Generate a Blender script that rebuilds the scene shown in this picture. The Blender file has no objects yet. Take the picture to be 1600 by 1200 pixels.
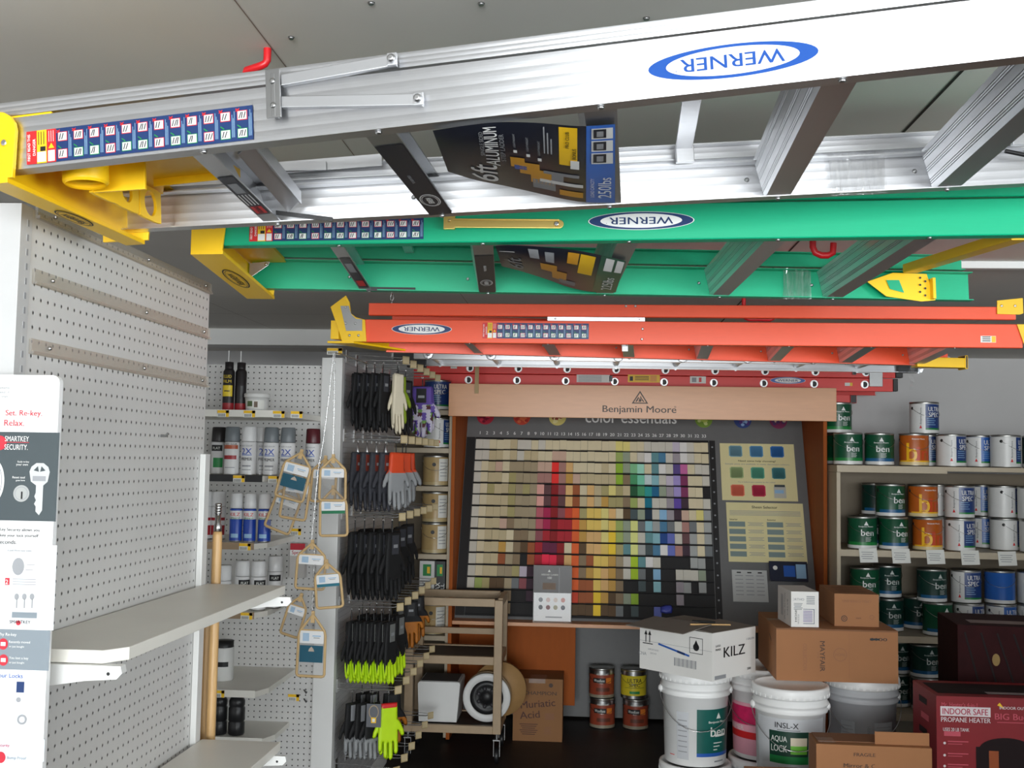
import bpy, bmesh, math, random
from mathutils import Vector, Matrix
from mathutils.geometry import delaunay_2d_cdt

random.seed(7)
SC = bpy.context.scene
COL = SC.collection
V = Vector
PI = math.pi

# ------------------------------------------------------------------ camera
FPX = 1700.0
YAW, PITCH, ROLL = math.radians(4.089), math.radians(3.952), math.radians(0.968)
EYE = V((0, 0, 1.70))
_f = V((-math.sin(YAW) * math.cos(PITCH), math.cos(YAW) * math.cos(PITCH), math.sin(PITCH)))
_r0 = V((math.cos(YAW), math.sin(YAW), 0))
_u0 = _r0.cross(_f)
_r = math.cos(ROLL) * _r0 + math.sin(ROLL) * _u0
_u = math.cos(ROLL) * _u0 - math.sin(ROLL) * _r0
cam_data = bpy.data.cameras.new('camera')
cam_data.sensor_width = 36.0
cam_data.lens = FPX / 1600 * 36.0
cam_data.clip_start = 0.05
cam = bpy.data.objects.new('camera', cam_data)
COL.objects.link(cam)
cam.matrix_world = Matrix(((_r.x, _u.x, -_f.x, EYE.x), (_r.y, _u.y, -_f.y, EYE.y), (_r.z, _u.z, -_f.z, EYE.z), (0, 0, 0, 1)))
SC.camera = cam

# ------------------------------------------------------------------ world, daylight, exposure
world = bpy.data.worlds.new('world')
SC.world = world
world.use_nodes = True
bg = world.node_tree.nodes['Background']
bg.inputs[0].default_value = (0.75, 0.85, 1.0, 1)
bg.inputs[1].default_value = 1.0


def area(name, loc, rot, sx, sy, power, color=(1, 1, 1)):
    d = bpy.data.lights.new(name, 'AREA')
    d.shape = 'RECTANGLE'
    d.size, d.size_y = sx, sy
    d.energy = power
    d.color = color
    o = bpy.data.objects.new(name, d)
    o.location = loc
    o.rotation_euler = rot
    COL.objects.link(o)
    return o


# daylight coming in through the shop window behind the camera and the side window to its right
area('daylight_front', (-0.08, -5.7, 1.45), (math.radians(90), 0, 0), 3.2, 1.85, 560, (0.96, 0.98, 1.0))
area('daylight_door', (2.6, -5.7, 1.45), (math.radians(90), 0, 0), 1.2, 1.85, 170, (0.96, 0.98, 1.0))
area('daylight_side', (3.75, -0.4, 1.5), (0, math.radians(90), 0), 1.3, 2.2, 190, (0.9, 0.95, 1.0))

SC.view_settings.view_transform = 'Standard'
SC.view_settings.look = 'None'
SC.view_settings.gamma = 1.0
SC.view_settings.exposure = 0.0
SC.view_settings.use_curve_mapping = False
SC.cycles.use_denoising = True
SC.cycles.max_bounces = 8
SC.cycles.diffuse_bounces = 5
SC.cycles.glossy_bounces = 4
SC.cycles.transparent_max_bounces = 12
SC.cycles.sample_clamp_indirect = 4.0


def at(px, py, Y=None, X=None, Z=None):
    """The point of the place seen at pixel (px, py) of the 1600x1200 photograph on a plane of constant X, Y or Z."""
    d = _f + _r * ((px - 800) / FPX) + _u * ((600 - py) / FPX)
    s = Y / d.y if Y is not None else (X / d.x if X is not None else (Z - EYE.z) / d.z)
    return EYE + d * s


# ------------------------------------------------------------------ materials
def lin(c):
    return tuple(((v / 255 / 12.92) if v / 255 <= 0.04045 else ((v / 255 + 0.055) / 1.055) ** 2.4) for v in c)


_mats = {}


def mat(name, rgb, rough=0.5, metal=0.0, var=0.06, scale=25.0, spec=0.5, bump=0.0, aniso=0.0, stretch=None, coat=0.0):
    if name in _mats:
        return _mats[name]
    m = bpy.data.materials.new(name)
    m.use_nodes = True
    nt = m.node_tree
    b = nt.nodes['Principled BSDF']
    b.inputs['Roughness'].default_value = rough
    b.inputs['Metallic'].default_value = metal
    b.inputs['Specular IOR Level'].default_value = spec
    b.inputs['Coat Weight'].default_value = coat
    base = lin(rgb)
    if aniso:
        b.inputs['Anisotropic'].default_value = aniso
        cv = nt.nodes.new('ShaderNodeCombineXYZ')
        cv.inputs[2].default_value = 1.0
        nt.links.new(cv.outputs[0], b.inputs['Tangent'])
    if var:
        tc = nt.nodes.new('ShaderNodeTexCoord')
        src = tc.outputs['Object']
        if stretch:
            mp = nt.nodes.new('ShaderNodeMapping')
            mp.inputs['Scale'].default_value = stretch
            nt.links.new(src, mp.inputs[0])
            src = mp.outputs[0]
        no = nt.nodes.new('ShaderNodeTexNoise')
        no.inputs['Scale'].default_value = scale
        no.inputs['Detail'].default_value = 3
        nt.links.new(src, no.inputs['Vector'])
        mx = nt.nodes.new('ShaderNodeMix')
        mx.data_type = 'RGBA'
        mx.inputs[6].default_value = (*[v * (1 - var) for v in base], 1)
        mx.inputs[7].default_value = (*[min(1, v * (1 + var)) for v in base], 1)
        nt.links.new(no.outputs['Fac'], mx.inputs[0])
        nt.links.new(mx.outputs[2], b.inputs['Base Color'])
        if bump:
            bp = nt.nodes.new('ShaderNodeBump')
            bp.inputs['Strength'].default_value = bump
            bp.inputs['Distance'].default_value = 0.004
            nt.links.new(no.outputs['Fac'], bp.inputs['Height'])
            nt.links.new(bp.outputs[0], b.inputs['Normal'])
    else:
        b.inputs['Base Color'].default_value = (*base, 1)
    _mats[name] = m
    return m


def peg_mat(name, rgb, a, bax, hole=(84, 83, 84)):
    """Perforated hardboard: a one-inch grid of round holes on two object axes."""
    if name in _mats:
        return _mats[name]
    m = mat(name, rgb, 0.42, var=0.0)
    nt = m.node_tree
    b = nt.nodes['Principled BSDF']
    tc = nt.nodes.new('ShaderNodeTexCoord')
    sp = nt.nodes.new('ShaderNodeSeparateXYZ')
    nt.links.new(tc.outputs['Object'], sp.inputs[0])

    def mth(op, x, y=None):
        n = nt.nodes.new('ShaderNodeMath')
        n.operation = op
        for i, q in enumerate((x, y)):
            if q is None:
                continue
            if isinstance(q, (int, float)):
                n.inputs[i].default_value = q
            else:
                nt.links.new(q, n.inputs[i])
        return n.outputs[0]
    sq = []
    for ax in (a, bax):
        v = mth('MULTIPLY', sp.outputs[ax], 1 / 0.0254)
        v = mth('SUBTRACT', mth('FRACT', v), 0.5)
        sq.append(mth('MULTIPLY', v, v))
    d = mth('ADD', sq[0], sq[1])
    h = mth('LESS_THAN', d, 0.0115)
    no = nt.nodes.new('ShaderNodeTexNoise')
    no.inputs['Scale'].default_value = 4.0
    no.inputs['Detail'].default_value = 5
    nt.links.new(tc.outputs['Object'], no.inputs['Vector'])
    c = lin(rgb)
    m1 = nt.nodes.new('ShaderNodeMix')
    m1.data_type = 'RGBA'
    m1.inputs[6].default_value = (*[v * 0.93 for v in c], 1)
    m1.inputs[7].default_value = (*[min(1, v * 1.05) for v in c], 1)
    nt.links.new(no.outputs['Fac'], m1.inputs[0])
    m2 = nt.nodes.new('ShaderNodeMix')
    m2.data_type = 'RGBA'
    nt.links.new(h, m2.inputs[0])
    nt.links.new(m1.outputs[2], m2.inputs[6])
    m2.inputs[7].default_value = (*lin(hole), 1)
    nt.links.new(m2.outputs[2], b.inputs['Base Color'])
    bp = nt.nodes.new('ShaderNodeBump')
    bp.invert = True
    bp.inputs['Strength'].default_value = 0.8
    bp.inputs['Distance'].default_value = 0.003
    sm = mth('SUBTRACT', 1.0, mth('MULTIPLY', d, 40.0))
    sm = mth('MAXIMUM', sm, 0.0)
    nt.links.new(sm, bp.inputs['Height'])
    nt.links.new(bp.outputs[0], b.inputs['Normal'])
    return m


def clear_mat(name, tint=(1, 1, 1), gloss=0.12, rough=0.08, body=0.0):
    """Thin clear film or pane: mostly see-through, with a surface gloss and a little body."""
    if name in _mats:
        return _mats[name]
    m = bpy.data.materials.new(name)
    m.use_nodes = True
    nt = m.node_tree
    nt.nodes.remove(nt.nodes['Principled BSDF'])
    out = nt.nodes['Material Output']
    tr = nt.nodes.new('ShaderNodeBsdfTransparent')
    tr.inputs[0].default_value = (*tint, 1)
    gl = nt.nodes.new('ShaderNodeBsdfGlossy')
    gl.inputs['Roughness'].default_value = rough
    mx = nt.nodes.new('ShaderNodeMixShader')
    mx.inputs[0].default_value = gloss
    nt.links.new(tr.outputs[0], mx.inputs[1])
    nt.links.new(gl.outputs[0], mx.inputs[2])
    last = mx
    if body:
        df = nt.nodes.new('ShaderNodeBsdfDiffuse')
        df.inputs[0].default_value = (0.85, 0.85, 0.85, 1)
        m2 = nt.nodes.new('ShaderNodeMixShader')
        m2.inputs[0].default_value = body
        nt.links.new(mx.outputs[0], m2.inputs[1])
        nt.links.new(df.outputs[0], m2.inputs[2])
        last = m2
    nt.links.new(last.outputs[0], out.inputs['Surface'])
    _mats[name] = m
    return m


def chip_mat():
    m = bpy.data.materials.new('paint_chip_card')
    m.use_nodes = True
    nt = m.node_tree
    b = nt.nodes['Principled BSDF']
    oi = nt.nodes.new('ShaderNodeObjectInfo')
    nt.links.new(oi.outputs['Color'], b.inputs['Base Color'])
    b.inputs['Roughness'].default_value = 0.6
    return m


ALU = mat('aluminium', (222, 223, 226), 0.38, 1.0, var=0.05, scale=6, stretch=(1, 40, 40), aniso=0.85)
ALU2 = mat('aluminium_tread', (208, 209, 212), 0.36, 1.0, var=0.05, scale=8)
STEEL = mat('zinc_steel', (200, 200, 200), 0.3, 1.0, var=0.04)
DSTEEL = mat('dull_steel', (150, 150, 150), 0.4, 1.0, var=0.05)
CHROME = mat('bright_wire', (205, 205, 205), 0.25, 1.0, var=0)
BRASS = mat('gold_zinc', (226, 196, 116), 0.38, 1.0, var=0.1, scale=8)
GREEN = mat('green_fibreglass', (0, 168, 122), 0.38, var=0.06, scale=10, stretch=(3, 40, 40))
ORANGE = mat('orange_fibreglass', (244, 84, 42), 0.38, var=0.06, scale=10, stretch=(3, 40, 40))
RED = mat('red_fibreglass', (236, 50, 42), 0.4, var=0.04, scale=10, stretch=(3, 40, 40))
YEL = mat('yellow_plastic', (250, 200, 20), 0.4, var=0.05)
BLK = mat('black_plastic', (26, 26, 28), 0.45, var=0.1)
NAVY = mat('navy_print', (22, 52, 104), 0.4, var=0)
BLUE = mat('blue_print', (40, 92, 178), 0.35, var=0)
DNAVY = mat('dark_navy_card', (26, 30, 44), 0.3, var=0)
WHT = mat('white_print', (240, 240, 238), 0.45, var=0)
GRY = mat('grey_print', (150, 152, 156), 0.5, var=0)
REDP = mat('red_print', (214, 36, 40), 0.45, var=0)
YELP = mat('yellow_print', (246, 196, 30), 0.45, var=0)
BLKP = mat('black_print', (24, 24, 26), 0.5, var=0)
GRNP = mat('green_print', (30, 140, 70), 0.45, var=0)
TEALP = mat('teal_print', (16, 108, 124), 0.45, var=0)
SKYP = mat('pale_blue_print', (150, 190, 222), 0.45, var=0)
WPAINT = mat('white_paint', (226, 226, 224), 0.45, var=0.04, scale=6)
SHELFW = mat('painted_shelf', (234, 231, 222), 0.42, var=0.06, scale=6, bump=0.1)
REDHOOK = mat('red_vinyl', (214, 30, 38), 0.35, var=0)


# ------------------------------------------------------------------ mesh building
_txt = {}


def text_geo(s):
    if s in _txt:
        return _txt[s]
    cu = bpy.data.curves.new('t', 'FONT')
    cu.body = s
    cu.resolution_u = 3
    o = bpy.data.objects.new('t', cu)
    COL.objects.link(o)
    dg = bpy.context.evaluated_depsgraph_get()
    me = bpy.data.meshes.new_from_object(o.evaluated_get(dg))
    vs = [(v.co.x, v.co.y) for v in me.vertices]
    fs = [tuple(p.vertices) for p in me.polygons]
    bpy.data.objects.remove(o)
    bpy.data.curves.remove(cu)
    bpy.data.meshes.remove(me)
    xs = [v[0] for v in vs]
    ys = [v[1] for v in vs]
    x0, x1, y0, y1 = min(xs), max(xs), min(ys), max(ys)
    w, h = (x1 - x0) or 1, (y1 - y0) or 1
    vs = [((x - (x0 + x1) / 2) / h, (y - (y0 + y1) / 2) / h) for x, y in vs]
    n0, bd = len(vs), .028 if s != '®' else 0     # a bolder stroke: the letters set twice, slightly apart
    vs = [(x - bd / 2, y, 0.0) for x, y in vs] + [(x + bd / 2, y, .0003) for x, y in vs]
    fs = fs + [tuple(n0 + q for q in f) for f in fs]
    _txt[s] = (vs, fs, w / h)
    return _txt[s]


class MB:
    def __init__(self):
        self.v, self.f, self.m, self.s, self.mats = [], [], [], [], []

    def mi(self, m):
        if m not in self.mats:
            self.mats.append(m)
        return self.mats.index(m)

    def add(self, vs, fs, m, smooth=False):
        o = len(self.v)
        self.v += [tuple(v) for v in vs]
        i = self.mi(m)
        for f in fs:
            self.f.append(tuple(o + k for k in f))
            self.m.append(i)
            self.s.append(smooth)
        return self

    def obox(self, c, ax, ay, az, m):
        """Box from its centre and three half-axis vectors."""
        c, ax, ay, az = V(c), V(ax), V(ay), V(az)
        vs = [c + i * ax + j * ay + k * az for k in (-1, 1) for j in (-1, 1) for i in (-1, 1)]
        fs = [(0, 2, 3, 1), (4, 5, 7, 6), (0, 1, 5, 4), (2, 6, 7, 3), (0, 4, 6, 2), (1, 3, 7, 5)]
        if ax.cross(ay).dot(az) < 0:
            fs = [f[::-1] for f in fs]
        return self.add(vs, fs, m)

    def box(self, x0, x1, y0, y1, z0, z1, m):
        return self.obox(((x0 + x1) / 2, (y0 + y1) / 2, (z0 + z1) / 2), ((x1 - x0) / 2, 0, 0), (0, (y1 - y0) / 2, 0), (0, 0, (z1 - z0) / 2), m)

    def bar(self, a, b, wv, hv, m):
        """Bar from a to b; wv and hv are half-section vectors."""
        a, b = V(a), V(b)
        return self.obox((a + b) / 2, (b - a) / 2, wv, hv, m)

    def prism(self, prof, o, ax, ay, ext, m, smooth=False):
        """Polygon prof [(a, b)] in the plane (o, ax, ay), extruded by the vector ext."""
        o, ax, ay, ext = V(o), V(ax), V(ay), V(ext)
        n = len(prof)
        area2 = sum(prof[i][0] * prof[(i + 1) % n][1] - prof[(i + 1) % n][0] * prof[i][1] for i in range(n))
        if (ax.cross(ay).dot(ext) < 0) != (area2 < 0):
            prof = prof[::-1]
        b = [o + p[0] * ax + p[1] * ay for p in prof]
        vs = b + [p + ext for p in b]
        fs = [tuple(range(n))[::-1], tuple(range(n, 2 * n))]
        self.add(vs, fs, m)
        self.add(vs, [(i, (i + 1) % n, n + (i + 1) % n, n + i) for i in range(n)], m, smooth)
        return self

    def quad(self, o, ax, ay, m):
        """Flat rectangle centred at o with half-axes ax, ay."""
        o, ax, ay = V(o), V(ax), V(ay)
        return self.add([o - ax - ay, o + ax - ay, o + ax + ay, o - ax + ay], [(0, 1, 2, 3)], m)

    def poly(self, pts, m):
        return self.add(pts, [tuple(range(len(pts)))], m)

    def oval(self, o, ax, ay, m, n=32, inner=None):
        o, ax, ay = V(o), V(ax), V(ay)
        ring = [o + math.cos(2 * PI * i / n) * ax + math.sin(2 * PI * i / n) * ay for i in range(n)]
        if inner is None:
            return self.add(ring, [tuple(range(n))], m)
        r2 = [o + math.cos(2 * PI * i / n) * ax * inner + math.sin(2 * PI * i / n) * ay * inner for i in range(n)]
        return self.add(ring + r2, [(i, (i + 1) % n, n + (i + 1) % n, n + i) for i in range(n)], m)

    def lathe(self, prof, c, n, m, smooth=True, axis=None, cap=True):
        """prof [(r, z[, mat])] about the vertical through c (or about axis)."""
        c = V(c)
        az = V(axis).normalized() if axis else V((0, 0, 1))
        ax = az.orthogonal().normalized() if axis else V((1, 0, 0))
        ay = az.cross(ax)
        vs = []
        for p in prof:
            for i in range(n):
                a = 2 * PI * i / n
                vs.append(c + p[0] * (math.cos(a) * ax + math.sin(a) * ay) + p[1] * az)
        o = len(self.v)
        self.v += [tuple(v) for v in vs]
        for k in range(len(prof) - 1):
            mm = prof[k][2] if len(prof[k]) > 2 else m
            idx = self.mi(mm)
            for i in range(n):
                self.f.append((o + k * n + i, o + k * n + (i + 1) % n, o + (k + 1) * n + (i + 1) % n, o + (k + 1) * n + i))
                self.m.append(idx)
                self.s.append(smooth)
        if cap:
            if prof[0][0] > 1e-5:
                self.f.append(tuple(o + i for i in range(n))[::-1]); self.m.append(self.mi(prof[0][2] if len(prof[0]) > 2 else m)); self.s.append(False)
            if prof[-1][0] > 1e-5:
                q = o + (len(prof) - 1) * n
                self.f.append(tuple(q + i for i in range(n))); self.m.append(self.mi(prof[-2][2] if len(prof[-2]) > 2 else m)); self.s.append(False)
        return self

    def wrap(self, r, c, z0, z1, a0, a1, m, n=None):
        """Label patch on an upright cylinder; angle 0 faces -Y, positive to +X."""
        n = n or max(2, int(abs(a1 - a0) / 0.13))
        vs = []
        for z in (z0, z1):
            for i in range(n + 1):
                a = a0 + (a1 - a0) * i / n
                vs.append((c[0] + r * math.sin(a), c[1] - r * math.cos(a), c[2] + z))
        return self.add(vs, [(i, i + 1, n + 2 + i, n + 1 + i) for i in range(n)], m, True)

    def wrap_text(self, s, r, c, z, a, h, m, w=None, up=0):
        vs, fs, asp = text_geo(s)
        sx = (w / asp) if w else h
        out = []
        for x, y, l in vs:
            X, Y = x * sx, y * h
            if up:
                X, Y = -Y, X
            t = a + X / r
            q = r + l
            out.append((c[0] + q * math.sin(t), c[1] - q * math.cos(t), c[2] + z + Y))
        return self.add(out, fs, m)

    def text(self, s, o, xd, yd, h, m, w=None, al='C'):
        vs, fs, asp = text_geo(s)
        o, xd, yd = V(o), V(xd).normalized(), V(yd).normalized()
        sx = (w / asp) if w else h
        sh = {'C': 0, 'L': asp * sx / 2, 'R': -asp * sx / 2}[al]
        nm = xd.cross(yd).normalized()
        return self.add([o + (x * sx + sh) * xd + y * h * yd + l * nm for x, y, l in vs], fs, m)

    def tube(self, pts, r, m, n=8, closed=False, radii=None):
        pts = [V(p) for p in pts]
        N = len(pts)
        tan = []
        for i in range(N):
            a = pts[i - 1] if (i > 0 or closed) else pts[i]
            b = pts[(i + 1) % N] if (i < N - 1 or closed) else pts[i]
            t = b - a
            tan.append(t.normalized() if t.length > 1e-9 else V((0, 0, 1)))
        nrm = tan[0].orthogonal().normalized()
        vs = []
        for i in range(N):
            nrm = nrm - tan[i] * nrm.dot(tan[i])
            nrm = nrm.normalized() if nrm.length > 1e-6 else tan[i].orthogonal().normalized()
            bn = tan[i].cross(nrm)
            rr = radii[i] if radii else r
            for k in range(n):
                a = 2 * PI * k / n
                vs.append(pts[i] + rr * (math.cos(a) * nrm + math.sin(a) * bn))
        fs = []
        for i in range(N if closed else N - 1):
            j = (i + 1) % N
            for k in range(n):
                fs.append((i * n + k, i * n + (k + 1) % n, j * n + (k + 1) % n, j * n + k))
        self.add(vs, fs, m, True)
        if not closed:
            self.add(vs[:n], [tuple(range(n))[::-1]], m)
            self.add(vs[-n:], [tuple(range(n))], m)
        return self

    def ball(self, c, r, m, n=10, sq=(1, 1, 1)):
        c = V(c)
        prof = [(r * math.sin(PI * i / 6), -r * math.cos(PI * i / 6)) for i in range(7)]
        o = len(self.v)
        self.lathe(prof, (0, 0, 0), n, m, cap=False)
        for i in range(o, len(self.v)):
            x, y, z = self.v[i]
            self.v[i] = (c.x + x * sq[0], c.y + y * sq[1], c.z + z * sq[2])
        return self

    def build(self, name, parent=None, bevel=0.0, loc=None):
        """Link as one mesh object. Coordinates are world ones; the object's origin is loc, or its parent's place."""
        off = V((0, 0, 0))
        if parent is not None:
            q = parent
            while q is not None:
                off = off + q.location
                q = q.parent
        elif loc is not None:
            off = V(loc)
        me = bpy.data.meshes.new(name)
        me.from_pydata([(v[0] - off.x, v[1] - off.y, v[2] - off.z) for v in self.v], [], self.f)
        for m in self.mats:
            me.materials.append(m)
        me.polygons.foreach_set('material_index', self.m)
        me.polygons.foreach_set('use_smooth', self.s)
        if bevel:
            b = bmesh.new()
            b.from_mesh(me)
            bmesh.ops.remove_doubles(b, verts=b.verts, dist=1e-6)
            es = [e for e in b.edges if len(e.link_faces) == 2 and e.calc_face_angle(0) > 0.6]
            bmesh.ops.bevel(b, geom=es, offset=bevel, segments=2, profile=0.6, affect='EDGES', clamp_overlap=True)
            b.to_mesh(me)
            b.free()
        me.update()
        o = bpy.data.objects.new(name, me)
        COL.objects.link(o)
        if parent is not None:
            o.parent = parent
        elif loc is not None:
            o.location = loc
        return o


def tag(o, label=None, cat=None, group=None, kind=None):
    if label:
        o['label'] = label
    if cat:
        o['category'] = cat
    if group:
        o['group'] = group
    if kind:
        o['kind'] = kind
    return o


def thing(name, label, cat, loc=(0, 0, 0), group=None):
    o = bpy.data.objects.new(name, None)
    o.empty_display_size = 0.05
    COL.objects.link(o)
    o.location = loc
    return tag(o, label, cat, group)


def copy_tree(o, parent=None):
    c = o.copy()
    COL.objects.link(c)
    if parent is not None:
        c.parent = parent
    for ch in list(o.children):
        copy_tree(ch, c)
    return c


def pillow(outline, T, D, step):
    """Rounded soft sheet from a 2-D outline: verts (x, y, t) and faces, thickness T, rounding distance D."""
    n = len(outline)
    xs = [p[0] for p in outline]
    ys = [p[1] for p in outline]

    def inside(x, y):
        r = False
        j = n - 1
        for i in range(n):
            if (outline[i][1] > y) != (outline[j][1] > y) and x < (outline[j][0] - outline[i][0]) * (y - outline[i][1]) / (outline[j][1] - outline[i][1]) + outline[i][0]:
                r = not r
            j = i
        return r

    def dist(x, y):
        best = 9
        for i in range(n):
            ax, ay = outline[i]
            bx, by = outline[(i + 1) % n]
            L = (bx - ax) ** 2 + (by - ay) ** 2
            t = max(0, min(1, ((x - ax) * (bx - ax) + (y - ay) * (by - ay)) / L)) if L else 0
            best = min(best, math.hypot(x - ax - t * (bx - ax), y - ay - t * (by - ay)))
        return best
    pts = [V(p) for p in outline]
    y = min(ys) + step / 2
    k = 0
    while y < max(ys):
        x = min(xs) + (step / 2 if k % 2 else 0)
        while x < max(xs):
            if inside(x, y) and dist(x, y) > step * 0.45:
                pts.append(V((x, y)))
            x += step
        y += step * 0.87
        k += 1
    res = delaunay_2d_cdt(pts, [(i, (i + 1) % n) for i in range(n)], [], 1, 1e-6)
    vs2, faces = res[0], [tuple(f) for f in res[2]]
    vs, top, bot = [], {}, {}
    for i, p in enumerate(vs2):
        d = dist(p.x, p.y)
        if d < 1e-5:
            top[i] = bot[i] = len(vs)
            vs.append((p.x, p.y, 0))
        else:
            q = min(d / D, 1)
            h = T * math.sqrt(max(0, 1 - (1 - q) ** 2))
            top[i] = len(vs); vs.append((p.x, p.y, h))
            bot[i] = len(vs); vs.append((p.x, p.y, -h))
    fs = []
    for f in faces:
        a = sum(vs2[f[i]].x * vs2[f[(i + 1) % len(f)]].y - vs2[f[(i + 1) % len(f)]].x * vs2[f[i]].y for i in range(len(f)))
        g = f if a > 0 else f[::-1]
        fs.append(tuple(top[i] for i in g))
        fs.append(tuple(bot[i] for i in g[::-1]))
    return vs, fs


X1, Y1, Z1 = V((1, 0, 0)), V((0, 1, 0)), V((0, 0, 1))

# ------------------------------------------------------------------ the setting
XL, XR, YF, YB, ZC = -3.3, 3.6, -5.5, 7.5, 2.43
CEILM = mat('painted_ceiling_board', (216, 213, 207), 0.75, var=0.06, scale=2.5, bump=0.05)
WALLM = mat('painted_wall', (206, 205, 205), 0.7, var=0.05, scale=3.0, bump=0.05)
FLOORM = mat('dark_floor', (44, 38, 36), 0.55, var=0.3, scale=9.0, bump=0.2)
SEAMD = mat('dark_seam', (30, 28, 26), 0.8, var=0)
SEAMB = mat('brown_seam', (140, 122, 112), 0.8, var=0)


def structure(mb, name, bevel=0):
    return tag(mb.build(name, bevel=bevel), kind='structure')


mb = MB().box(XL - .1, XR + .1, YF - .1, YB + .1, -0.1, 0, FLOORM)
structure(mb, 'floor')
mb = MB().box(XL - .1, XR + .1, YF - .1, YB + .1, ZC, ZC + .1, CEILM)
for k in range(-2, 4):
    x = -0.577 + 1.256 * k
    w = 0.0035 if k == 1 else 0.0012
    mb.quad((x, 1.0, ZC - .0008), (w, 0, 0), (0, -6.4, 0), SEAMD if k == 1 else SEAMB)
for y in (0.6, 3.05, 5.5):
    mb.quad(((XL + XR) / 2, y, ZC - .0007), (3.4, 0, 0), (0, -0.0015, 0), SEAMB)
for px, py in ((580, 4), (752, 5), (455, 58), (1010, 28)):
    p = at(px, py, Z=ZC)
    mb.lathe([(0.004, -0.004), (0.006, 0)], p, 8, DSTEEL)
structure(mb, 'ceiling')
structure(MB().box(XL - .1, XR + .1, YB, YB + .1, 0, ZC, WALLM), 'wall_back')
structure(MB().box(XL - .1, XL, YF, YB, 0, ZC, WALLM), 'wall_left')
wr = MB()
wy0, wy1, wz0, wz1 = -1.6, 0.8, 0.85, 2.15
wr.box(XR, XR + .1, YF, wy0, 0, ZC, WALLM).box(XR, XR + .1, wy1, YB, 0, ZC, WALLM)
wr.box(XR, XR + .1, wy0, wy1, 0, wz0, WALLM).box(XR, XR + .1, wy0, wy1, wz1, ZC, WALLM)
structure(wr, 'wall_right')
fx0, fx1, fz0, fz1 = -1.70, 1.55, 0.5, 2.40
hx0, hx1 = 2.0, 3.2
wf = MB()
for x0, x1 in ((XL, fx0), (fx1, hx0), (hx1, XR)):
    wf.box(x0, x1, YF - .1, YF, 0, ZC, WALLM)
for x0, x1 in ((fx0, fx1), (hx0, hx1)):
    wf.box(x0, x1, YF - .1, YF, 0, fz0, WALLM).box(x0, x1, YF - .1, YF, fz1, ZC, WALLM)
structure(wf, 'wall_front')
PANE = clear_mat('window_glass', (0.97, 0.99, 0.98), 0.05, 0.0)
for nm, x0, x1 in (('window_1', fx0, fx1), ('window_3', hx0, hx1)):
    win = MB()
    for x in (x0 + .02, x1 - .02):
        win.box(x - .02, x + .02, YF - .07, YF - .02, fz0, fz1, WPAINT)
    for z in (fz0 + .02, fz1 - .02):
        win.box(x0 + .04, x1 - .04, YF - .069, YF - .021, z - .02, z + .02, WPAINT)
    w1 = structure(win, nm)
    MB().quad(((x0 + x1) / 2, YF - .045, (fz0 + fz1) / 2), ((x1 - x0) / 2, 0, 0), (0, 0, (fz1 - fz0) / 2), PANE).build('pane', w1)
win = MB()
for y in (wy0 + .02, (wy0 + wy1) / 2, wy1 - .02):
    win.box(XR + .02, XR + .07, y - .02, y + .02, wz0, wz1, WPAINT)
for z in (wz0 + .02, wz1 - .02):
    win.box(XR + .021, XR + .069, wy0 + .04, wy1 - .04, z - .02, z + .02, WPAINT)
w2 = structure(win, 'window_2')
MB().quad((XR + .045, (wy0 + wy1) / 2, (wz0 + wz1) / 2), (0, (wy1 - wy0) / 2, 0), (0, 0, (wz1 - wz0) / 2), PANE).build('pane', w2)
structure(MB().box(XL, 0.9, 6.15, 6.32, 2.335, ZC, WPAINT), 'trim_1', 0.004)

# strip light on the ceiling
t = thing('strip_light', 'white fluorescent strip light on the ceiling behind the green ladder\'s feet', 'ceiling light', (1.6, 3.95, ZC - .03))
MB().box(1.10, 2.35, 3.93, 3.965, ZC - .026, ZC, WPAINT).build('housing', t, 0.003)
MB().box(1.08, 2.37, 3.962, 3.99, ZC - .012, ZC, BLK).build('mounting_rail', t)


def ceiling_hook(px, py, Y, dirx, label):
    """Red vinyl-coated bike hook screwed into the ceiling."""
    p = at(px, py, Z=ZC)
    t = thing('ceiling_hook', label, 'hook', p)
    pts = [p + V((0, 0, 0.0)), p + V((0, 0, -.022)), p + V((dirx * .004, 0, -.028)), p + V((dirx * .012, 0, -.032)), p + V((dirx * .040, .01, -.036)), p + V((dirx * .046, .02, -.042)), p + V((dirx * .048, .03, -.08)), p + V((dirx * .048, .05, -.11))]
    MB().tube(pts, .007, REDHOOK, 10).build('shank', t)
    return t


ceiling_hook(418, 76, 1.95, -1, 'red hook in the ceiling beside the top rail of the aluminium ladder')

# ------------------------------------------------------------------ near gondola with its pegboard face
PEGW = (214, 213, 211)
PEG_X = peg_mat('white_pegboard_side', PEGW, 1, 2)
PEG_Y = peg_mat('white_pegboard_end', PEGW, 0, 2, (44, 44, 46))
TICKET = clear_mat('tan_ticket_rail', (0.93, 0.90, 0.85), 0.08, 0.25, 0.16)
gx, gy0, gy1 = -0.98, 1.80, 2.72
g = thing('gondola_shelf_unit', 'white pegboard shelving unit with two empty shelves at the left of the aisle', 'shelving', (-1.15, 2.26, 0))
MB().box(gx - .01, gx, gy0 + .02, gy1, .1, 2.125, PEG_X).build('pegboard', g)
MB().box(-1.78, gx - .012, gy0 + .03, gy1 - .02, .1, 2.12, WPAINT).build('carcass', g, .004)
MB().box(-1.78, gx + .03, gy0 + .01, gy1, 0, .098, WPAINT).build('plinth', g, .004)
up = MB().box(-1.06, gx + .003, gy0 - .02, gy0 + .018, .1, 2.125, mat('upright_paint', (196, 196, 196), .5, var=.04))
for k in range(36):
    up.box(gx + .0031, gx + .0036, gy0 + .001, gy0 + .008, 1.2 + k * .0254, 1.212 + k * .0254, GRY)
up.build('upright', g, .002)
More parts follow.
